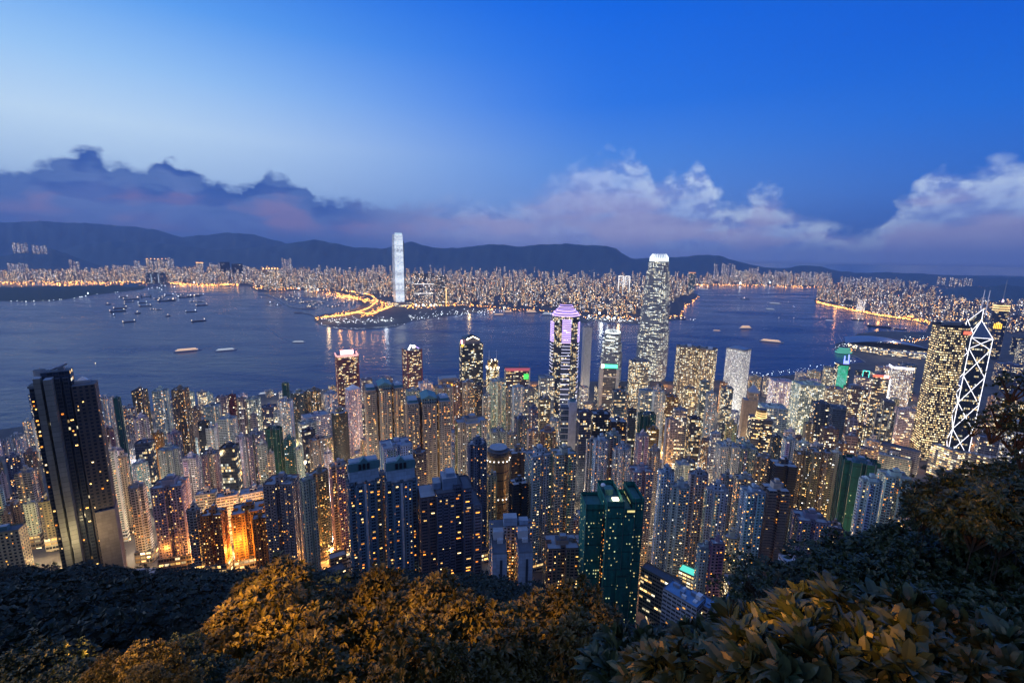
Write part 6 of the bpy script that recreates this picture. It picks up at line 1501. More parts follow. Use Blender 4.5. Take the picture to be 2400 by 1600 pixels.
def boat(kind, x, y, lpx, rot, label, lamp='gwarm', group=None, k=1.0):
    g = G(x, y, 0); L = lpx / FPX * (g.y * math.cos(PITCH) + EYE * math.sin(PITCH)); azr = math.atan2(g.x, g.y)
    W = L * (.2 if kind != 'ferry' else .24); h = L * (.12 if kind == 'tug' else .035 if kind == 'ferry' else .055)
    nm, cat = {'barge': ('barge', 'barge'), 'crane': ('derrick_barge', 'barge'), 'ship': ('cargo_ship', 'ship'), 'dock': ('floating_dock', 'dock'), 'tug': ('tug_boat', 'boat'), 'ferry': ('ferry', 'ferry'), 'cruise': ('cruise_boat', 'cruise boat'), 'small': ('small_boat', 'boat')}[kind]
    t_ = thing(nm, label, cat, (g.x, g.y, 0), -azr + R(rot), group)
    white = kind in ('ferry', 'cruise')
    part('hull', t_, lambda mb: hull(mb, L, W, h, 'hullw' if white else 'hull', 'rust' if kind in ('barge', 'crane') else 'conc'))
    s_ = max(.8, L * .032)
    if kind in ('barge', 'ship', 'crane'):
        part('wheelhouse', t_, lambda mb: (mb.box(-L * .40, 0, h - .3, L * .1, W * .7, h * 1.8, 'conc'), mb.box(-L * .40, 0, h * 2.4, L * .07, W * .5, h * .8, 'white')))
        ms = part('mast', t_, lambda mb: mb.tube((L * .38, 0, h), (L * .38, 0, h * 3), L * .006, 'metal', 4))
        part('deck_lamp', ms, lambda mb: (mb.box(L * .38, 0, h * 3, s_, s_, s_, lamp), mb.box(-L * .46, 0, h * 2, s_ * 1.2, s_ * 1.2, s_, lamp)))
    if kind == 'ship': part('hatches', t_, lambda mb: [mb.box(L * q, 0, h - .2, L * .14, W * .6, h * .5, 'rust') for q in (-.2, 0, .2)])
    if kind == 'crane':
        part('derrick', t_, lambda mb: (mb.tube((L * .1, 0, h), (L * .16, 0, h + L * .3), L * .012, 'metal', 4), mb.tube((L * .1, -W * .4, h), (L * .16, 0, h + L * .3), L * .008, 'metal', 4), mb.tube((L * .1, 0, h + 1), (L * .44, 0, h + L * .26), L * .010, 'rust', 4)))
        part('flood_lamp', t_, lambda mb: mb.box(L * .05, -W * .3, h * 1.6, s_ * 2, s_ * 2, s_ * 1.4, lamp))
    if kind == 'dock': part('side_towers', t_, lambda mb: [mb.prism([(q * L * .42 - L * .05, -W * .3), (q * L * .42 + L * .05, -W * .3), (q * L * .42 + L * .05, W * .3), (q * L * .42 - L * .05, W * .3)], h - .3, h + L * .2, 'hull', 'conc') for q in (-1, 1)] + [mb.tube((q * L * .42, 0, h + L * .2), (q * L * .42, 0, h + L * .42), L * .015, 'metal', 4) for q in (-1, 1)])
    if kind == 'tug' or kind == 'small':
        cb = part('cabin', t_, lambda mb: (mb.box(-L * .08, 0, h - .3, L * .34, W * .7, h * 1.1, 'white'), mb.box(-L * .04, 0, h * 1.9, L * .18, W * .5, h * .6, 'conc')))
        part('mast_lamp', cb, lambda mb: (mb.tube((-L * .05, 0, h * 2), (-L * .05, 0, h * 3), L * .012, 'metal', 4), mb.box(-L * .05, 0, h * 3, s_ * 2.2, s_ * 2.2, s_ * 1.6, lamp)))
    if white:
        nd = 3 if kind == 'cruise' else 2
        for d in range(nd):
            part('deck', t_, lambda mb: (mb.box(-L * .03, 0, h - .3 + d * h * 1.1, L * (.78 - .12 * d), W * .82, h * .7, 'dklit' if lamp == 'gwarm' else 'dkcool'), mb.box(-L * .03, 0, h * .7 - .3 + h * .7 + d * h * 1.1 - h * .35, L * (.82 - .12 * d), W * .9, h * .35, 'white')))
        part('funnel', t_, lambda mb: mb.box(-L * .2, 0, h + nd * h * 1.1, L * .06, W * .2, h * .7, 'conc'))
    return t_
MT['dklit'] = glow('lit passenger deck', (1, .62, .34), 1.0)
MT['dkcool'] = glow('white lit passenger deck', (.85, .92, 1), .6)
BO = [
('ship',289.7,696.5,17,4,'dark coaster with a white lamp aft, farthest left of the anchored rows'),('barge',308,702,30,0,'long low dark barge just below the farthest left coaster'),('barge',303,708,18,2,'short dark barge with one orange lamp under the long low barge'),
('tug',253.5,714,11,30,'lone dark tug at the left end of the anchorage'),('tug',292.6,714.5,9,60,'stubby dark tug in the left middle of the anchorage'),('ship',334.5,710,18,6,'dark coaster with two white lamps below the floating dock'),
('dock',342.5,696,20,0,'dark floating dock with two tall end posts'),('barge',341,718,24,-6,'plain dark hopper barge in the middle of the anchorage'),('ship',283,723,28,14,'long dark ship pointing up right, left middle of the anchorage'),
('ferry',302,722.5,8,24,'small white lit boat at the bow of the long dark ship'),('barge',276,730,30,4,'dark barge moored right under the long dark ship'),('tug',267,739,9,50,'tug with a bright white stern lamp near the left barges'),
('tug',323,734.5,13,30,'unlit dark tug alone below the plain hopper barge'),('crane',358.6,725,12,20,'crane boat with a bright warm lamp, centre of the anchorage'),('barge',372,726,13,30,'two tone dark barge touching the warm lit crane boat'),
('crane',372,701,18,6,'reddish floodlit derrick barge, upper centre of the anchorage'),('crane',379,696,14,0,'dark derrick with one tall post above the reddish derrick'),('barge',390.7,706,34,3,'very long dark barge under the bright crane boom'),
('crane',404,702,16,-4,'barge with an orange lit crane boom'),('ship',397,692,18,2,'ship with clusters of white lamps at the back of the anchorage'),('ship',416,687,9,0,'small far coaster with one lamp beyond the white lamp ship'),
('crane',423,692,16,4,'dark derrick barge in the crowded back right group'),('barge',434,697,28,3,'long barge with two white side lamps in the crowded back right group'),('crane',454,694,24,2,'bulky derrick cluster, darkest in the crowded back right group'),
('ship',469,692,16,0,'far ship with a row of white lamps, right end of the back group'),('crane',453,707,14,10,'derrick barge with a blazing amber floodlight'),('barge',469,708,14,4,'warm lit barge between the amber floodlight and the bright stern lamp'),
('ship',473,716,24,6,'dark ship with very bright stern lamp at the right of the anchorage'),('barge',448,731,22,-2,'grey lit flat barge with lamps at both ends, right side'),('ship',466,753,30,10,'dark ship with dotted deck lamps, lowest right of the anchorage'),
('ship',303,755,26,18,'dark ship low in the anchorage with orange lamps at its stern'),('tug',394,741,12,40,'dark tug with a warm stern lamp, alone at centre right'),
('small',613,697,8,10,'small lit boat by the left end of the long breakwater'),('small',634,710,14,4,'white motor launch waiting below the long breakwater'),('small',651,716,13,0,'grey motor launch, right one of two below the breakwater'),
('ferry',440,822,54,0,'pinkish lit ferry crossing open water left of centre'),('ferry',530,821,44,0,'dim bluish ferry just right of the pinkish lit one'),('ferry',700,802,30,-16,'slim white ferry heading right in mid channel'),
('ferry',624,922,34,2,'white lit ferry close to the near shore left of the green net'),('cruise',1748,770,32,34,'large golden lit cruise boat with three bright decks on the right channel'),('ferry',1680,775,18,8,'small golden ferry left of the cruise boat'),
('ferry',1808,801,50,0,'long low pinkish ferry below the cruise boat'),('small',1848,708,7,0,'round warm lit boat far right of the channel'),('small',1861,719,5,0,'tiny cyan lit boat beside the round warm one'),('small',1861,746,7,30,'tiny orange lit boat farther down the right channel'),
('ferry',1806,725,20,-14,'pale streaky white ferry in the right channel'),('ferry',1817,712,26,-8,'thin pink lit ferry above the pale white one'),('small',1826,746,9,-30,'faint small launch between the ferries and the orange boat'),
('ferry',1651,679,22,0,'pale ferry in the distance near the far coast'),('ferry',1719,679,9,0,'tiny pinkish lit ferry in the far distance'),('small',1745,701,20,0,'faint flat launch in the upper middle of the right channel'),
('crane',1624,750,12,10,'barge with a bright white floodlight by the tip of the far peninsula'),('crane',1594,748,26,6,'big rusty derrick barge at the tip of the far peninsula'),('crane',1580,742,16,0,'rusty crane barge moored behind the big rusty derrick'),
('ferry',1944,751,16,0,'white lit ferry with strong reflection off the right shore'),('crane',1971,755,10,0,'small derrick barge right of the strongly reflecting ferry'),('crane',2010,750,24,4,'row of moored derricks off the near right shore'),
('barge',2060,766,44,-4,'very long dark pontoon near the right boat shelter'),('barge',2110,772,24,-4,'shorter dark pontoon right of the very long one'),('cruise',1216,873,36,14,'white lit liner berthed beside the green screen block'),
('cruise',1192,732,22,6,'golden lit boat berthed at the far ferry pier'),('cruise',1246,733,30,6,'long golden liner berthed on the far shore beyond the violet tower'),('cruise',1284,738,30,8,'white liner moored right of the long golden one'),
('ferry',1170,738,28,6,'slim ferry passing in front of the far golden pier'),('small',224,852,4,0,'tiny dark buoy boat alone on open water at left'),
]
for b_ in BO:
    lamp = 'gcool' if any(k in b_[5] for k in ('white', 'bluish', 'cyan', 'grey', 'pale')) else 'gwarm'
    boat(*b_, lamp=lamp)
rb = random.Random(3); shel = [gp(x, y, 0) for x, y in ((612,688),(650,690),(720,688),(790,694),(835,704),(842,712),(825,718),(760,726),(720,722),(690,712),(660,700))]
k = 0
while k < 60:
    x, y = rb.uniform(630, 850), rb.uniform(690, 722)
    g = G(x, y, 0)
    if not inpoly(g.x, g.y, shel): continue
    boat('small', x, y, rb.uniform(7, 14), rb.uniform(-30, 30), 'dark fishing boat packed in the crowded typhoon shelter behind the breakwater', group='boats crowded in the typhoon shelter'); k += 1
# ---------------------------------------------------------------- trees and bushes
def leaf_mat(name, c1, c2, rough=.5):
    mt, t, b = new_mat(name)
    g = t.n('ShaderNodeNewGeometry'); rp = g.outputs['Random Per Island']
    tc = t.n('ShaderNodeTexCoord').outputs['Object']; nz = t.noise(tc, 2.2, 3)
    t.put(b.inputs['Base Color'], t.mix(t.m('ADD', t.m('MULTIPLY', rp, .6), t.m('MULTIPLY', nz, .4)), c1, c2))
    b.inputs['Roughness'].default_value = rough; b.inputs['Specular IOR Level'].default_value = .35
    return mt
MT['leafd'] = leaf_mat('dark evergreen leaves', (.006, .016, .012), (.020, .040, .026))
MT['leafb'] = leaf_mat('broad glossy leaves', (.005, .026, .019), (.040, .050, .016), .42)
MT['leafo'] = leaf_mat('yellowish bush leaves', (.030, .034, .008), (.12, .085, .014), .5)
def leaves(seed, nros, nleaf, L, mat, shape='dome', wd=.26, droop=.3, seg=2):
    rn = np.random.default_rng(seed); V = []; Fc_ = []
    lumps = rn.normal(size=(16, 3)); lumps /= np.linalg.norm(lumps, axis=1)[:, None]
    for i in range(nros):
        d = rn.normal(size=3); d /= np.linalg.norm(d)
        if shape == 'dome' and d[2] < -.25: d[2] = -d[2] * .6
        bump = max(0.0, float((lumps @ d).max()))
        if bump < .80 and rn.random() < .75: continue
        r_ = (.32 + .74 * bump ** 5) * (1 - .4 * rn.random() ** 2)
        c = d * r_ * np.array([1, 1, .86])
        ax = d * .7 + np.array([0, 0, .8]) + rn.normal(size=3) * .35; ax /= np.linalg.norm(ax)
        t1 = np.cross(ax, [0.3, .2, 1.0]); t1 /= np.linalg.norm(t1); t2 = np.cross(ax, t1)
        a0 = rn.random() * 6.28
        for k in range(nleaf):
            a = a0 + 6.283 * k / nleaf + rn.normal() * .25; open_ = rn.uniform(.45, 1.15)
            out = (t1 * math.cos(a) + t2 * math.sin(a)); dr = out * math.sin(open_) + ax * math.cos(open_)
            side = np.cross(dr, ax); side /= (np.linalg.norm(side) + 1e-6); l = L * rn.uniform(.65, 1.15); w_ = l * wd * .5
            up = np.cross(side, dr); b0 = len(V); q0 = c + dr * l * .05
            if seg == 2:
                m1 = q0 + dr * l * .40; m2 = q0 + dr * l * .72 - np.array([0, 0, l * droop * .25]); tip = q0 + dr * l - np.array([0, 0, l * droop])
                V += [q0, m1 - side * w_ + up * w_ * .35, m1, m1 + side * w_ + up * w_ * .35, m2 - side * w_ * .8 + up * w_ * .25, m2, m2 + side * w_ * .8 + up * w_ * .25, tip]
                Fc_ += [(b0, b0 + 1, b0 + 2), (b0, b0 + 2, b0 + 3), (b0 + 1, b0 + 4, b0 + 5, b0 + 2), (b0 + 2, b0 + 5, b0 + 6, b0 + 3), (b0 + 4, b0 + 7, b0 + 5), (b0 + 5, b0 + 7, b0 + 6)]
            else:
                m1 = q0 + dr * l * .5; tip = q0 + dr * l - np.array([0, 0, l * droop])
                V += [q0, m1 - side * w_, tip, m1 + side * w_]; Fc_.append((b0, b0 + 1, b0 + 2, b0 + 3))
    me = bpy.data.meshes.new('crown'); me.from_pydata([tuple(v) for v in V], [], Fc_); me.materials.append(MT[mat]); me.update(); return me
def limb_mesh(seed, nl=8):
    rn = random.Random(seed); mb = MB(); q = Vector((0, 0, -.75))
    for i in range(nl):
        a = 6.28 * i / nl + rn.random(); e = q + Vector((math.cos(a) * rn.uniform(.3, .75), math.sin(a) * rn.uniform(.3, .75), rn.uniform(.5, 1.25)))
        mid = q.lerp(e, .5) + Vector((0, 0, .08)); mb.tube(q, mid, .045, 'bark', 5, .03); mb.tube(mid, e, .03, 'bark', 4, .008)
        e2 = mid + Vector((rn.uniform(-.4, .4), rn.uniform(-.4, .4), .35)); mb.tube(mid, e2, .02, 'bark', 4, .006)
    me = bpy.data.meshes.new('branches'); me.from_pydata(mb.v, [], mb.f); me.materials.append(MT['bark']); me.update(); return me
LIMB = [limb_mesh(s_) for s_ in (1, 2, 3)]
mb = MB(); mb.tube((0, 0, -.15), (.12, 0, .5), .10, 'bark', 7, .085); mb.tube((.12, 0, .5), (0, 0, 1), .085, 'bark', 7, .06)
TRK = bpy.data.meshes.new('trunk'); TRK.from_pydata(mb.v, [], mb.f); TRK.materials.append(MT['bark']); TRK.update()
PR = {'far': [leaves(s_, 2000, 6, .085, 'leafd', seg=1, wd=.5) for s_ in (1, 2, 3)],
      'bush': [leaves(s_, 360, 9, .24, 'leafo', wd=.30) for s_ in (4, 5, 6)],
      'dark': [leaves(s_, 360, 10, .20, 'leafb', wd=.30) for s_ in (7, 8)],
      'big': [leaves(s_, 40, 10, .78, 'leafb', wd=.32, droop=.2) for s_ in (9, 10, 11)],
      'sparse': [leaves(s_, 60, 9, .22, 'leafb', wd=.28) for s_ in (12, 13)]}
ntree = [0]
def tree(X, Y, zc, r_, proto, label, group, cat='tree', sx_=1.0, sz_=1.0, ground=None, name='tree'):
    i = ntree[0]; ntree[0] += 1
    zg = hz(X, Y) - .5 if ground is None else ground
    t_ = thing(name, label, cat, (X, Y, zg), (i * 2.399) % 6.28, group)
    c = bpy.data.objects.new('crown', PR[proto][i % len(PR[proto])]); COL.objects.link(c); c.parent = t_; c.location = (0, 0, zc - zg); c.scale = (r_ * sx_, r_ * sx_, r_ * sz_)
    k = bpy.data.objects.new('trunk', TRK); COL.objects.link(k); k.parent = t_
    h = max(zc - zg - r_ * .7, .3); k.scale = (r_ * (.8 if proto == 'far' else .22),) * 2 + (h,)
    if proto == 'sparse' and name == 'tree_branch':
        bpy.data.objects.remove(k); e = PT(2620, 1010, Y) - Vector((X, Y, zg)); mb = MB(); mb.tube((0, 0, zc - zg), (e.x, e.y, e.z), .015, 'bark', 6, .06); k = mb.build('bough', t_); t_.rotation_euler.z = 0
    if proto not in ('far',):
        k = bpy.data.objects.new('branches', LIMB[i % 3]); COL.objects.link(k); k.parent = t_; k.location = (0, 0, zc - zg); k.scale = (r_, r_, r_)
    return t_
rt = random.Random(31)
OCC = {}
def cull(px, r_px, top_):
    c0, c1 = int((px - r_px * .7) // 12), int((px + r_px * .7) // 12)
    seen = any(top_ < OCC.get(c, 1620) - r_px * .3 for c in range(c0, c1 + 1))
    if seen:
        for c in range(c0, c1 + 1): OCC[c] = min(OCC.get(c, 1e9), top_ + r_px * .4)
    return seen
# the dark wooded slope that falls away below the lookout
Y = 26.0; row = 0
while Y < 345:
    sp = 7 + Y * .088; X = -1.22 * Y - sp * rt.random()
    while X < 1.25 * Y:
        x_, y_ = X + rt.uniform(-.3, .3) * sp, Y + rt.uniform(-.3, .3) * sp
        r_ = sp * rt.uniform(.62, .85)
        zc = hz(x_, y_) + r_ * rt.uniform(.3, .85) + (1.2 if Y > 200 else 0)
        px, py, dz = proj((x_, y_, zc)); top_ = py - r_ / dz * FPX
        lim = interp([(0,1352),(60,1345),(140,1322),(200,1335),(300,1352),(480,1345),(540,1340),(760,1350),(900,1372),(1060,1390),(1150,1420),(1300,1440),(1420,1490),(1500,1530),(1620,1560),(1800,1560),(1900,1520),(1960,1290),(2040,1262),(2200,1262),(2400,1180)], px)
        ok = -60 < px < 2460 and py < 1690 and not any((x_ - d['X']) ** 2 + (y_ - d['Y']) ** 2 < (d['r'] + 2) ** 2 for d in near_ if d['Y'] < 420)
        if Y > 300 and 470 < px < 640: ok = False
        if ok:
            while top_ < lim - 6 and zc > hz(x_, y_) - r_ * .6: zc -= .5; px, py, dz = proj((x_, y_, zc)); top_ = py - r_ / dz * FPX
            if not cull(px, r_ / dz * FPX, top_): X += sp; continue
            left = px < 1250
            tree(x_, y_, zc, r_, 'far', 'dark evergreen crown in the unlit wood on the left slope' if left else 'dark evergreen crown in the unlit wood on the right slope', 'dark trees of the left slope' if left else 'dark trees of the right slope')
        X += sp
    Y += sp * .95; row += 1
# trees of the dark park in the right middle distance, and small street trees
for x, y in ((2085,1068),(2110,1075),(2140,1085),(2165,1078),(2190,1092),(2130,1105),(2100,1098),(2170,1108),(2205,1075),(2235,1098),(2320,1108),(2340,1118),(2150,1062),(2182,1118),(2120,935),(2135,925),(2300,1085)):
    p = GT(x, y); tree(p.x, p.y, hz(p.x, p.y) + 7, 9, 'far', 'dark rounded tree in the small park below the golden grid tower', 'park trees by the golden grid tower')
for x, y in ((268,1300),(280,1306),(1470,1385),(1440,1400),(1500,1350),(1130,1385),(1255,1400),(735,1340),(640,1340)):
    p = GT(x, y); tree(p.x, p.y, hz(p.x, p.y) + 4, 5.5, 'far', 'single dark street tree standing at the foot of the front towers', 'street trees at the foot of the front towers')
# bushes caught by the orange path lamps, lower left and centre
def bush_at(x, y, D, r_, proto, label, group, sx_=1.0, sz_=1.0, name='bush', cat='bush'):
    p = PT(x, y, D); gz = min(hz(p.x, p.y), p.z - r_ * .7)
    return tree(p.x, p.y, p.z, r_, proto, label, group, cat, sx_, sz_, gz, name)
OB = [(600,1395,27,2.0),(650,1375,28,2.4),(700,1400,27,2.2),(560,1450,25,2.0),(620,1460,24,2.6),(690,1470,24,2.4),(740,1440,26,2.2),(790,1450,26,2.0),(840,1432,27,1.9),(890,1408,26,1.8),(900,1460,22,2.0),(960,1460,22,2.2),(1020,1435,22,2.2),(1075,1440,22,2.0),
(600,1540,20,2.4),(680,1550,19,2.4),(760,1540,19,2.2),(840,1530,19,2.2),(920,1540,18,2.0),(530,1500,22,1.6),(1000,1520,18,2.2),(1060,1500,19,2.0),(1120,1500,19,2.0),(1180,1480,20,1.9),(1240,1470,20,1.9),(1300,1470,20,1.9),(1345,1450,20,1.7),(1400,1470,19,1.6),(1445,1470,18,1.4),
(560,1600,16,1.8),(640,1610,15,2.0),(720,1615,15,1.8),(800,1600,15,2.0),(880,1610,14,1.6),(960,1595,14,1.6),(1040,1590,14,1.5),(1120,1570,15,1.7),(1200,1550,16,1.8),(1280,1540,16,1.6),(1350,1540,16,1.5)]
for ib, (x, y, D, r_) in enumerate(OB):
    if ib % 5 == 3: continue
    r_ *= (.85, 1.1, .95, 1.0, 1.15)[ib % 5]
    bush_at(x, y, D, r_ * .92, 'bush', 'leafy bush lit orange by the path lamp, lower centre foreground', 'orange lit bushes in the lower centre', sz_=rt.uniform(.8, 1.35))
for x, y, D, r_ in ((230,1570,12,.55),(275,1590,12,.6),(330,1560,12,.7),(370,1550,12,.6),(395,1580,12,.6),(345,1600,11,.6),(425,1610,11,.5)):
    bush_at(x, y, D, r_, 'bush', 'pale brown wind blown shrub alone at the bottom left edge', 'pale shrubs at the bottom left')
for x, y, D, r_ in ((470,1560,13,.8),(430,1530,15,.8),(500,1590,12,.8),(100,1600,14,1.4),(30,1590,14,1.4),(160,1620,12,1.0)):
    bush_at(x, y, D, r_, 'dark', 'dark green bush between the pale shrubs and the orange ones at bottom left', 'dark bushes at the bottom left')
# broad leaved bushes right below the lookout, lower right
for x, y, D, r_ in ((1880,1465,4.6,.34),(1845,1450,5.0,.26),(1930,1430,4.6,.28),(1800,1510,4.6,.32),(1980,1450,4.4,.36),(1860,1520,3.9,.42),(1760,1530,4.0,.40),(2090,1510,4.0,.42),(2160,1480,4.1,.38),(1960,1550,3.6,.42),(2060,1590,3.4,.40),(1820,1600,3.4,.40),(1700,1580,3.9,.38),(1640,1540,4.4,.36),(1600,1590,4.0,.36),(1530,1600,4.4,.36),(2240,1540,3.9,.38),(2330,1520,4.1,.38),(2390,1590,3.6,.4),(2180,1600,3.5,.38),(1560,1590,6.0,.40),(1640,1590,6.0,.36),(1700,1580,5.2,.34),(1490,1540,6.0,.44),(1440,1590,5.4,.42),(2280,1610,3.5,.36),(1905,1600,3.2,.36)):
    bush_at(x, y, D, r_, 'big', 'broad leaved bush with long glossy leaves just below the lookout, lower right', 'broad leaved bushes at the lower right')
for x, y, D, r_ in ((1540,1540,12,.8),(1490,1530,13,.8),(1620,1560,9,.6),(1450,1540,10,.7)):
    bush_at(x, y, D, r_, 'dark', 'dark feathery bush below the big green netted tower', 'dark feathery bushes under the netted tower')
for x, y, D, r_ in ((1760,1345,9,.7),(1790,1390,8,.7),(1720,1390,9,.6),(1745,1430,8,.5)):
    bush_at(x, y, D, r_, 'sparse', 'thin twiggy shrub silhouetted against the lit lobby block', 'thin shrubs before the lobby block')
# the taller trees at right
for x, y, D, r_ in ((1990,1330,17,1.6),(2060,1320,17,1.7),(2130,1330,16,1.8),(2210,1330,16,1.9),(2290,1300,15,1.9),(2370,1290,15,1.9),(2030,1400,14,1.5),(2110,1410,13,1.6),(2200,1415,13,1.6),(2290,1400,13,1.7),(2380,1390,12,1.6),(2120,1470,9,1.0),(2240,1470,9,1.1),(2350,1460,9,1.1),(1950,1370,15,1.2),(2420,1480,8,1.0),(2300,1350,11,1.2),(2170,1290,12,1.2),(2240,1310,12,1.3),(2330,1290,11,1.3),(2390,1330,11,1.3),(2400,1270,12,1.2),(2190,1350,11,1.1),(2110,1270,13,.8)):
    bush_at(x, y, D, r_, 'dark', 'dark leafy tree in the thick growth of the lower right corner', 'leafy trees of the lower right corner', cat='tree', name='tree')
for x, y, D, r_ in ((2180,1180,11,.75),(2240,1170,11,.95),(2300,1165,11,1.0),(2365,1170,10,1.0),(2220,1225,11,.85),(2290,1225,10,1.0),(2360,1235,10,1.05),(2160,1215,11,.5),(2410,1200,10,1.0),(2330,1120,11,.6),(2390,1110,11,.6),(2250,1260,11,.7)):
    bush_at(x, y, D, r_, 'dark', 'tree crown with orange touched leaves reaching in from the right edge', 'orange touched crowns at the right edge', cat='tree', name='tree')
for x, y, D, r_ in ((2375,905,8,.42),(2400,960,8,.55),(2330,1000,8,.45),(2280,1000,8.5,.28),(2385,1020,8,.5),(2400,1060,8,.45),(2345,970,8,.35)):
    bush_at(x, y, D, r_, 'sparse', 'thin overhanging branch tuft crossing the prism tower at the right edge', 'overhanging branch tufts at the right edge', cat='tree', name='tree_branch')
# undergrowth that hides bare soil
mb = MB(); rg = random.Random(9)
for i in range(16000):
    Y = 5 + 320 * rg.random() ** 1.7; X = rg.uniform(-1.2, 1.25) * Y; z = hz(X, Y)
    if 8 < Y < 325: z += (math.sin(X * .11 + Y * .05) + math.sin(X * .037 - Y * .09)) * 1.6 - 1
    s_ = .25 + Y * .006; a = rg.random() * 6.28; dx, dy = math.cos(a) * s_, math.sin(a) * s_
    mb.face([(X - dx * .3, Y - dy * .3, z - .2), (X + dx, Y + dy, z + s_ * .6), (X + dx * .4 - dy * .5, Y + dy * .4 + dx * .5, z + s_ * 1.5), (X - dy * .4, Y + dx * .4, z + s_ * .7)], 'leafd')
o = mb.build('undergrowth', kind='stuff'); o['label'] = 'dark undergrowth covering the slope between the trees'; o['category'] = 'undergrowth'

# the lamps of the lookout path (outside the picture): posts with sodium heads
def path_lamp(X, Y, z, power, label):
    t_ = thing('street_lamp', label, 'street lamp', (X, Y, hz(X, Y)))
    zg = hz(X, Y)
    part('post', t_, lambda mb: mb.tube((0, 0, -1), (0, 0, z - zg + .3), .07, 'metal', 8, .05))
    part('arm', t_, lambda mb: mb.tube((0, 0, z - zg + .2), (0, .9, z - zg + .35), .04, 'metal', 6))
    part('lamp_head', t_, lambda mb: (mb.box(0, 1.1, z - zg + .25, .3, .6, .12, 'metal'), mb.box(0, 1.1, z - zg + .2, .22, .45, .05, 'gorange')))
    point((X, Y + 1.1, z - .1), power, SOD, .25)
path_lamp(-24, 5, 399.5, 60, 'sodium path lamp standing down the slope, left of the view')
path_lamp(-3.2, -2.2, 402.4, 20, 'short sodium path lamp beside the lookout')
def spot(loc, target, power, cone, blend=.5, col=(1, .40, .055)):
    l = bpy.data.lights.new('shaping_beam', 'SPOT'); l.energy = power; l.color = col; l.spot_size = R(cone); l.spot_blend = blend; l.shadow_soft_size = .12  # narrow beams added to shape the path lamps' light into patches
    o = bpy.data.objects.new('shaping_beam', l); COL.objects.link(o); o.location = loc
    o.rotation_euler = (Vector(target) - Vector(loc)).to_track_quat('-Z', 'Y').to_euler()
for tx, ty, tD, pw, cn in ((640,1400,26,190000,12),(700,1530,20,110000,13),(860,1440,24,100000,11),(560,1570,18,50000,10),(1010,1460,21,95000,11),(1130,1500,19,50000,8),(1270,1475,20,70000,9),(1400,1470,19,36000,7),(820,1600,15,40000,10),(1060,1600,14,12000,8),(900,1480,21,16000,50)):
    spot((-24, 6.1, 399.3), PT(tx, ty, tD), pw, cn, .9, col=(1, .43, .045))
for tx, ty, tD, pw, cn in ((1880,1415,4.8,6500,6),(1820,1480,4.8,2200,4),(2090,1500,4.0,4500,4),(2240,1165,11,9000,7),(2330,1190,10,3500,6),(1600,1600,5.0,1600,7),(1780,1605,4.0,1200,6),(2330,980,8,5000,7),(2160,1570,3.6,900,9)):
    spot((-3.2, -1.1, 402.2), PT(tx, ty, tD), pw * (1.7 if tD < 6 else 1.1), cn, .9, col=(1, .34, .03))
spot((-3.2, -1.1, 402.2), PT(320, 1580, 12), 5000, 12, .8, col=(1, .58, .28))
# ---------------------------------------------------------------- labels that single each tower out
LM = [d for d in DATA if d.get('near')]
ORD = ['nearest', 'second nearest', 'third nearest', 'fourth nearest', 'fifth nearest', 'sixth nearest', 'seventh nearest', 'eighth nearest', 'ninth nearest', 'tenth nearest']
used = {o['label'] for o in THINGS if o['label']}
cnt = {}
todo = [d for d in DATA if not d['o']['label']]
def desc(d):
    hp = proj((d['X'], d['Y'], hz(d['X'], d['Y'])))[1] - d['y']; wpx = d['x1'] - d['x0']
    sz_ = 'squat' if hp < 55 else 'tall slim' if hp > 5.2 * wpx else 'tall' if hp > 3.4 * wpx else 'broad' if hp < 1.8 * wpx else ''
    litw = '' if d['st'] == 'N' else ' with few lights' if d['lit'] < 22 else ' thick with lit windows' if d['lit'] > 42 else ''
    return ' '.join((sz_ + ' ' + (CW[d['c']] if d['st'] != 'N' else '') + ' ' + SW[d['st']]).split()), litw
for d in todo:
    best = sorted(LM, key=lambda l: math.hypot((l['x'] - d['x']), (l['y'] - d['y']) * .8) + (0 if l is not d else 1e9))
    d['cands'] = best[:4]; d['desc'] = desc(d)
groups = {}
for d in todo:
    l = d['cands'][0]; dx, dy = d['x'] - l['x'], d['y'] - l['y']
    if d['D'] > l['D'] + 60 and abs(dx) < 60: rel = 'behind'
    elif d['D'] < l['D'] - 60 and abs(dx) < 60: rel = 'in front of'
    elif dx < 0: rel = 'left of'
    else: rel = 'right of'
    groups.setdefault((d['desc'], rel, l['near']), []).append(d)
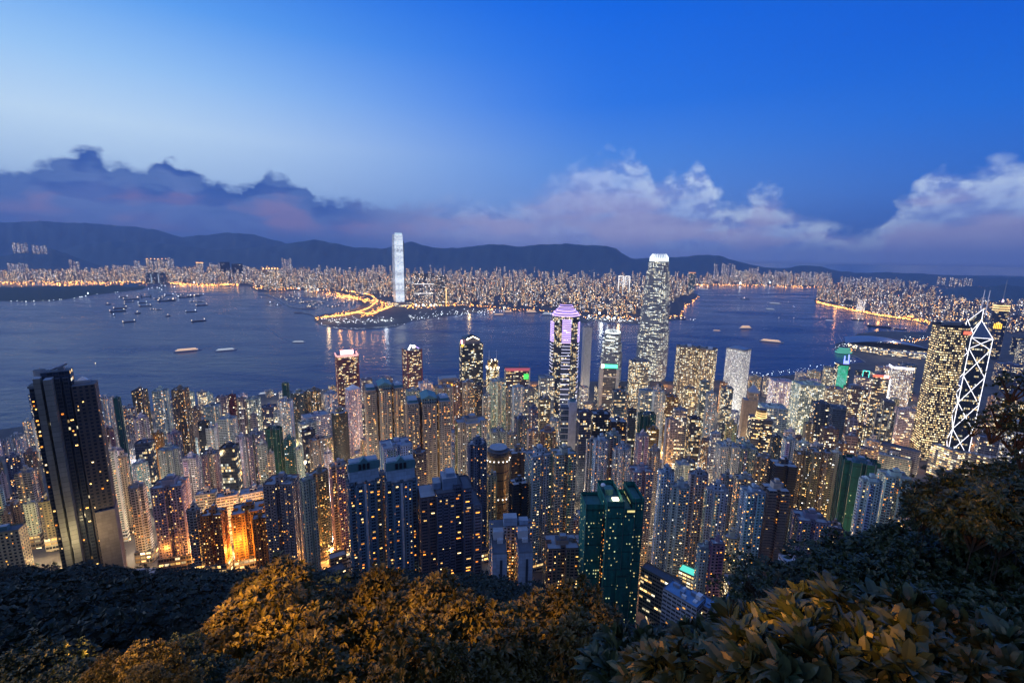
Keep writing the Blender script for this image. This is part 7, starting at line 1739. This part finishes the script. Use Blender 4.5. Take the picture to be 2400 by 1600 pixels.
for (de, rel, nm), ds in groups.items():
    l = ds[0]['cands'][0]
    ds.sort(key=lambda d: abs(d['x'] - l['x']) if rel in ('left of', 'right of') else abs(d['y'] - l['y']))
    for i, d in enumerate(ds):
        art = 'the '
        if len(ds) == 1: s_ = f"{de[0]}{de[1]}, {rel} {art}{nm}"
        elif rel in ('left of', 'right of'): s_ = f"{de[0]}{de[1]}, {ORD[min(i, 9)]} such {rel} {art}{nm}"
        else: s_ = f"{de[0]}{de[1]}, {ORD[min(i, 9)]} such {rel} {art}{nm}"
        if len(s_.split()) > 16: s_ = s_.replace(' the ', ' ').replace(' such', '')
        if len(s_.split()) > 16: s_ = s_.replace(' with lit windows', '').replace(' thick with lit windows', '').replace(' with few lights', '')
        while s_ in used: s_ = s_.replace(',', ' flat roofed,', 1) if ' flat roofed' not in s_ else s_ + ' too'
        used.add(s_); d['o']['label'] = s_
# siblings share a group
kinds = {}
for d in todo: kinds.setdefault(d['o']['category'], []).append(d)
for k, ds in kinds.items():
    if len(ds) > 1:
        for d in ds: d['o']['group'] = {'apartment tower': 'apartment towers on the near shore', 'apartment block': 'slab blocks on the near shore', 'office building': 'office blocks on the near shore', 'office tower': 'glass office towers on the near shore', 'tower under repair': 'towers under green netting', 'low building': 'low buildings between the towers'}[k]

mt = bpy.data.materials.new('thin evening air'); mt.use_nodes = True; mt.node_tree.nodes.clear()
t = NT(mt.node_tree); o_ = t.n('ShaderNodeOutputMaterial'); pv = t.n('ShaderNodeVolumePrincipled')
pv.inputs['Color'].default_value = (.48, .66, 1, 1); pv.inputs['Density'].default_value = 4.6e-5; pv.inputs['Anisotropy'].default_value = .2
t.nt.links.new(pv.outputs[0], o_.inputs['Volume']); MT['haze'] = mt
mb = MB(); x0, x1, y0, y1, z0, z1 = -19000, 19000, -400, 17500, -3, 1750
for f in (((x0,y0,z0),(x0,y1,z0),(x1,y1,z0),(x1,y0,z0)), ((x0,y0,z1),(x1,y0,z1),(x1,y1,z1),(x0,y1,z1)), ((x0,y0,z0),(x1,y0,z0),(x1,y0,z1),(x0,y0,z1)), ((x1,y0,z0),(x1,y1,z0),(x1,y1,z1),(x1,y0,z1)), ((x1,y1,z0),(x0,y1,z0),(x0,y1,z1),(x1,y1,z1)), ((x0,y1,z0),(x0,y0,z0),(x0,y0,z1),(x0,y1,z1))): mb.face(f, 'haze')
o = mb.build('haze', kind='stuff'); o['label'] = 'thin blue evening haze over the harbour and the far hills'; o['category'] = 'haze'
import bmesh as _b
bm = _b.new(); bm.from_mesh(o.data); _b.ops.remove_doubles(bm, verts=bm.verts, dist=.1); _b.ops.recalc_face_normals(bm, faces=bm.faces); bm.to_mesh(o.data); bm.free()
SC.cycles.volume_bounces = 0
mt.cycles.homogeneous_volume = True
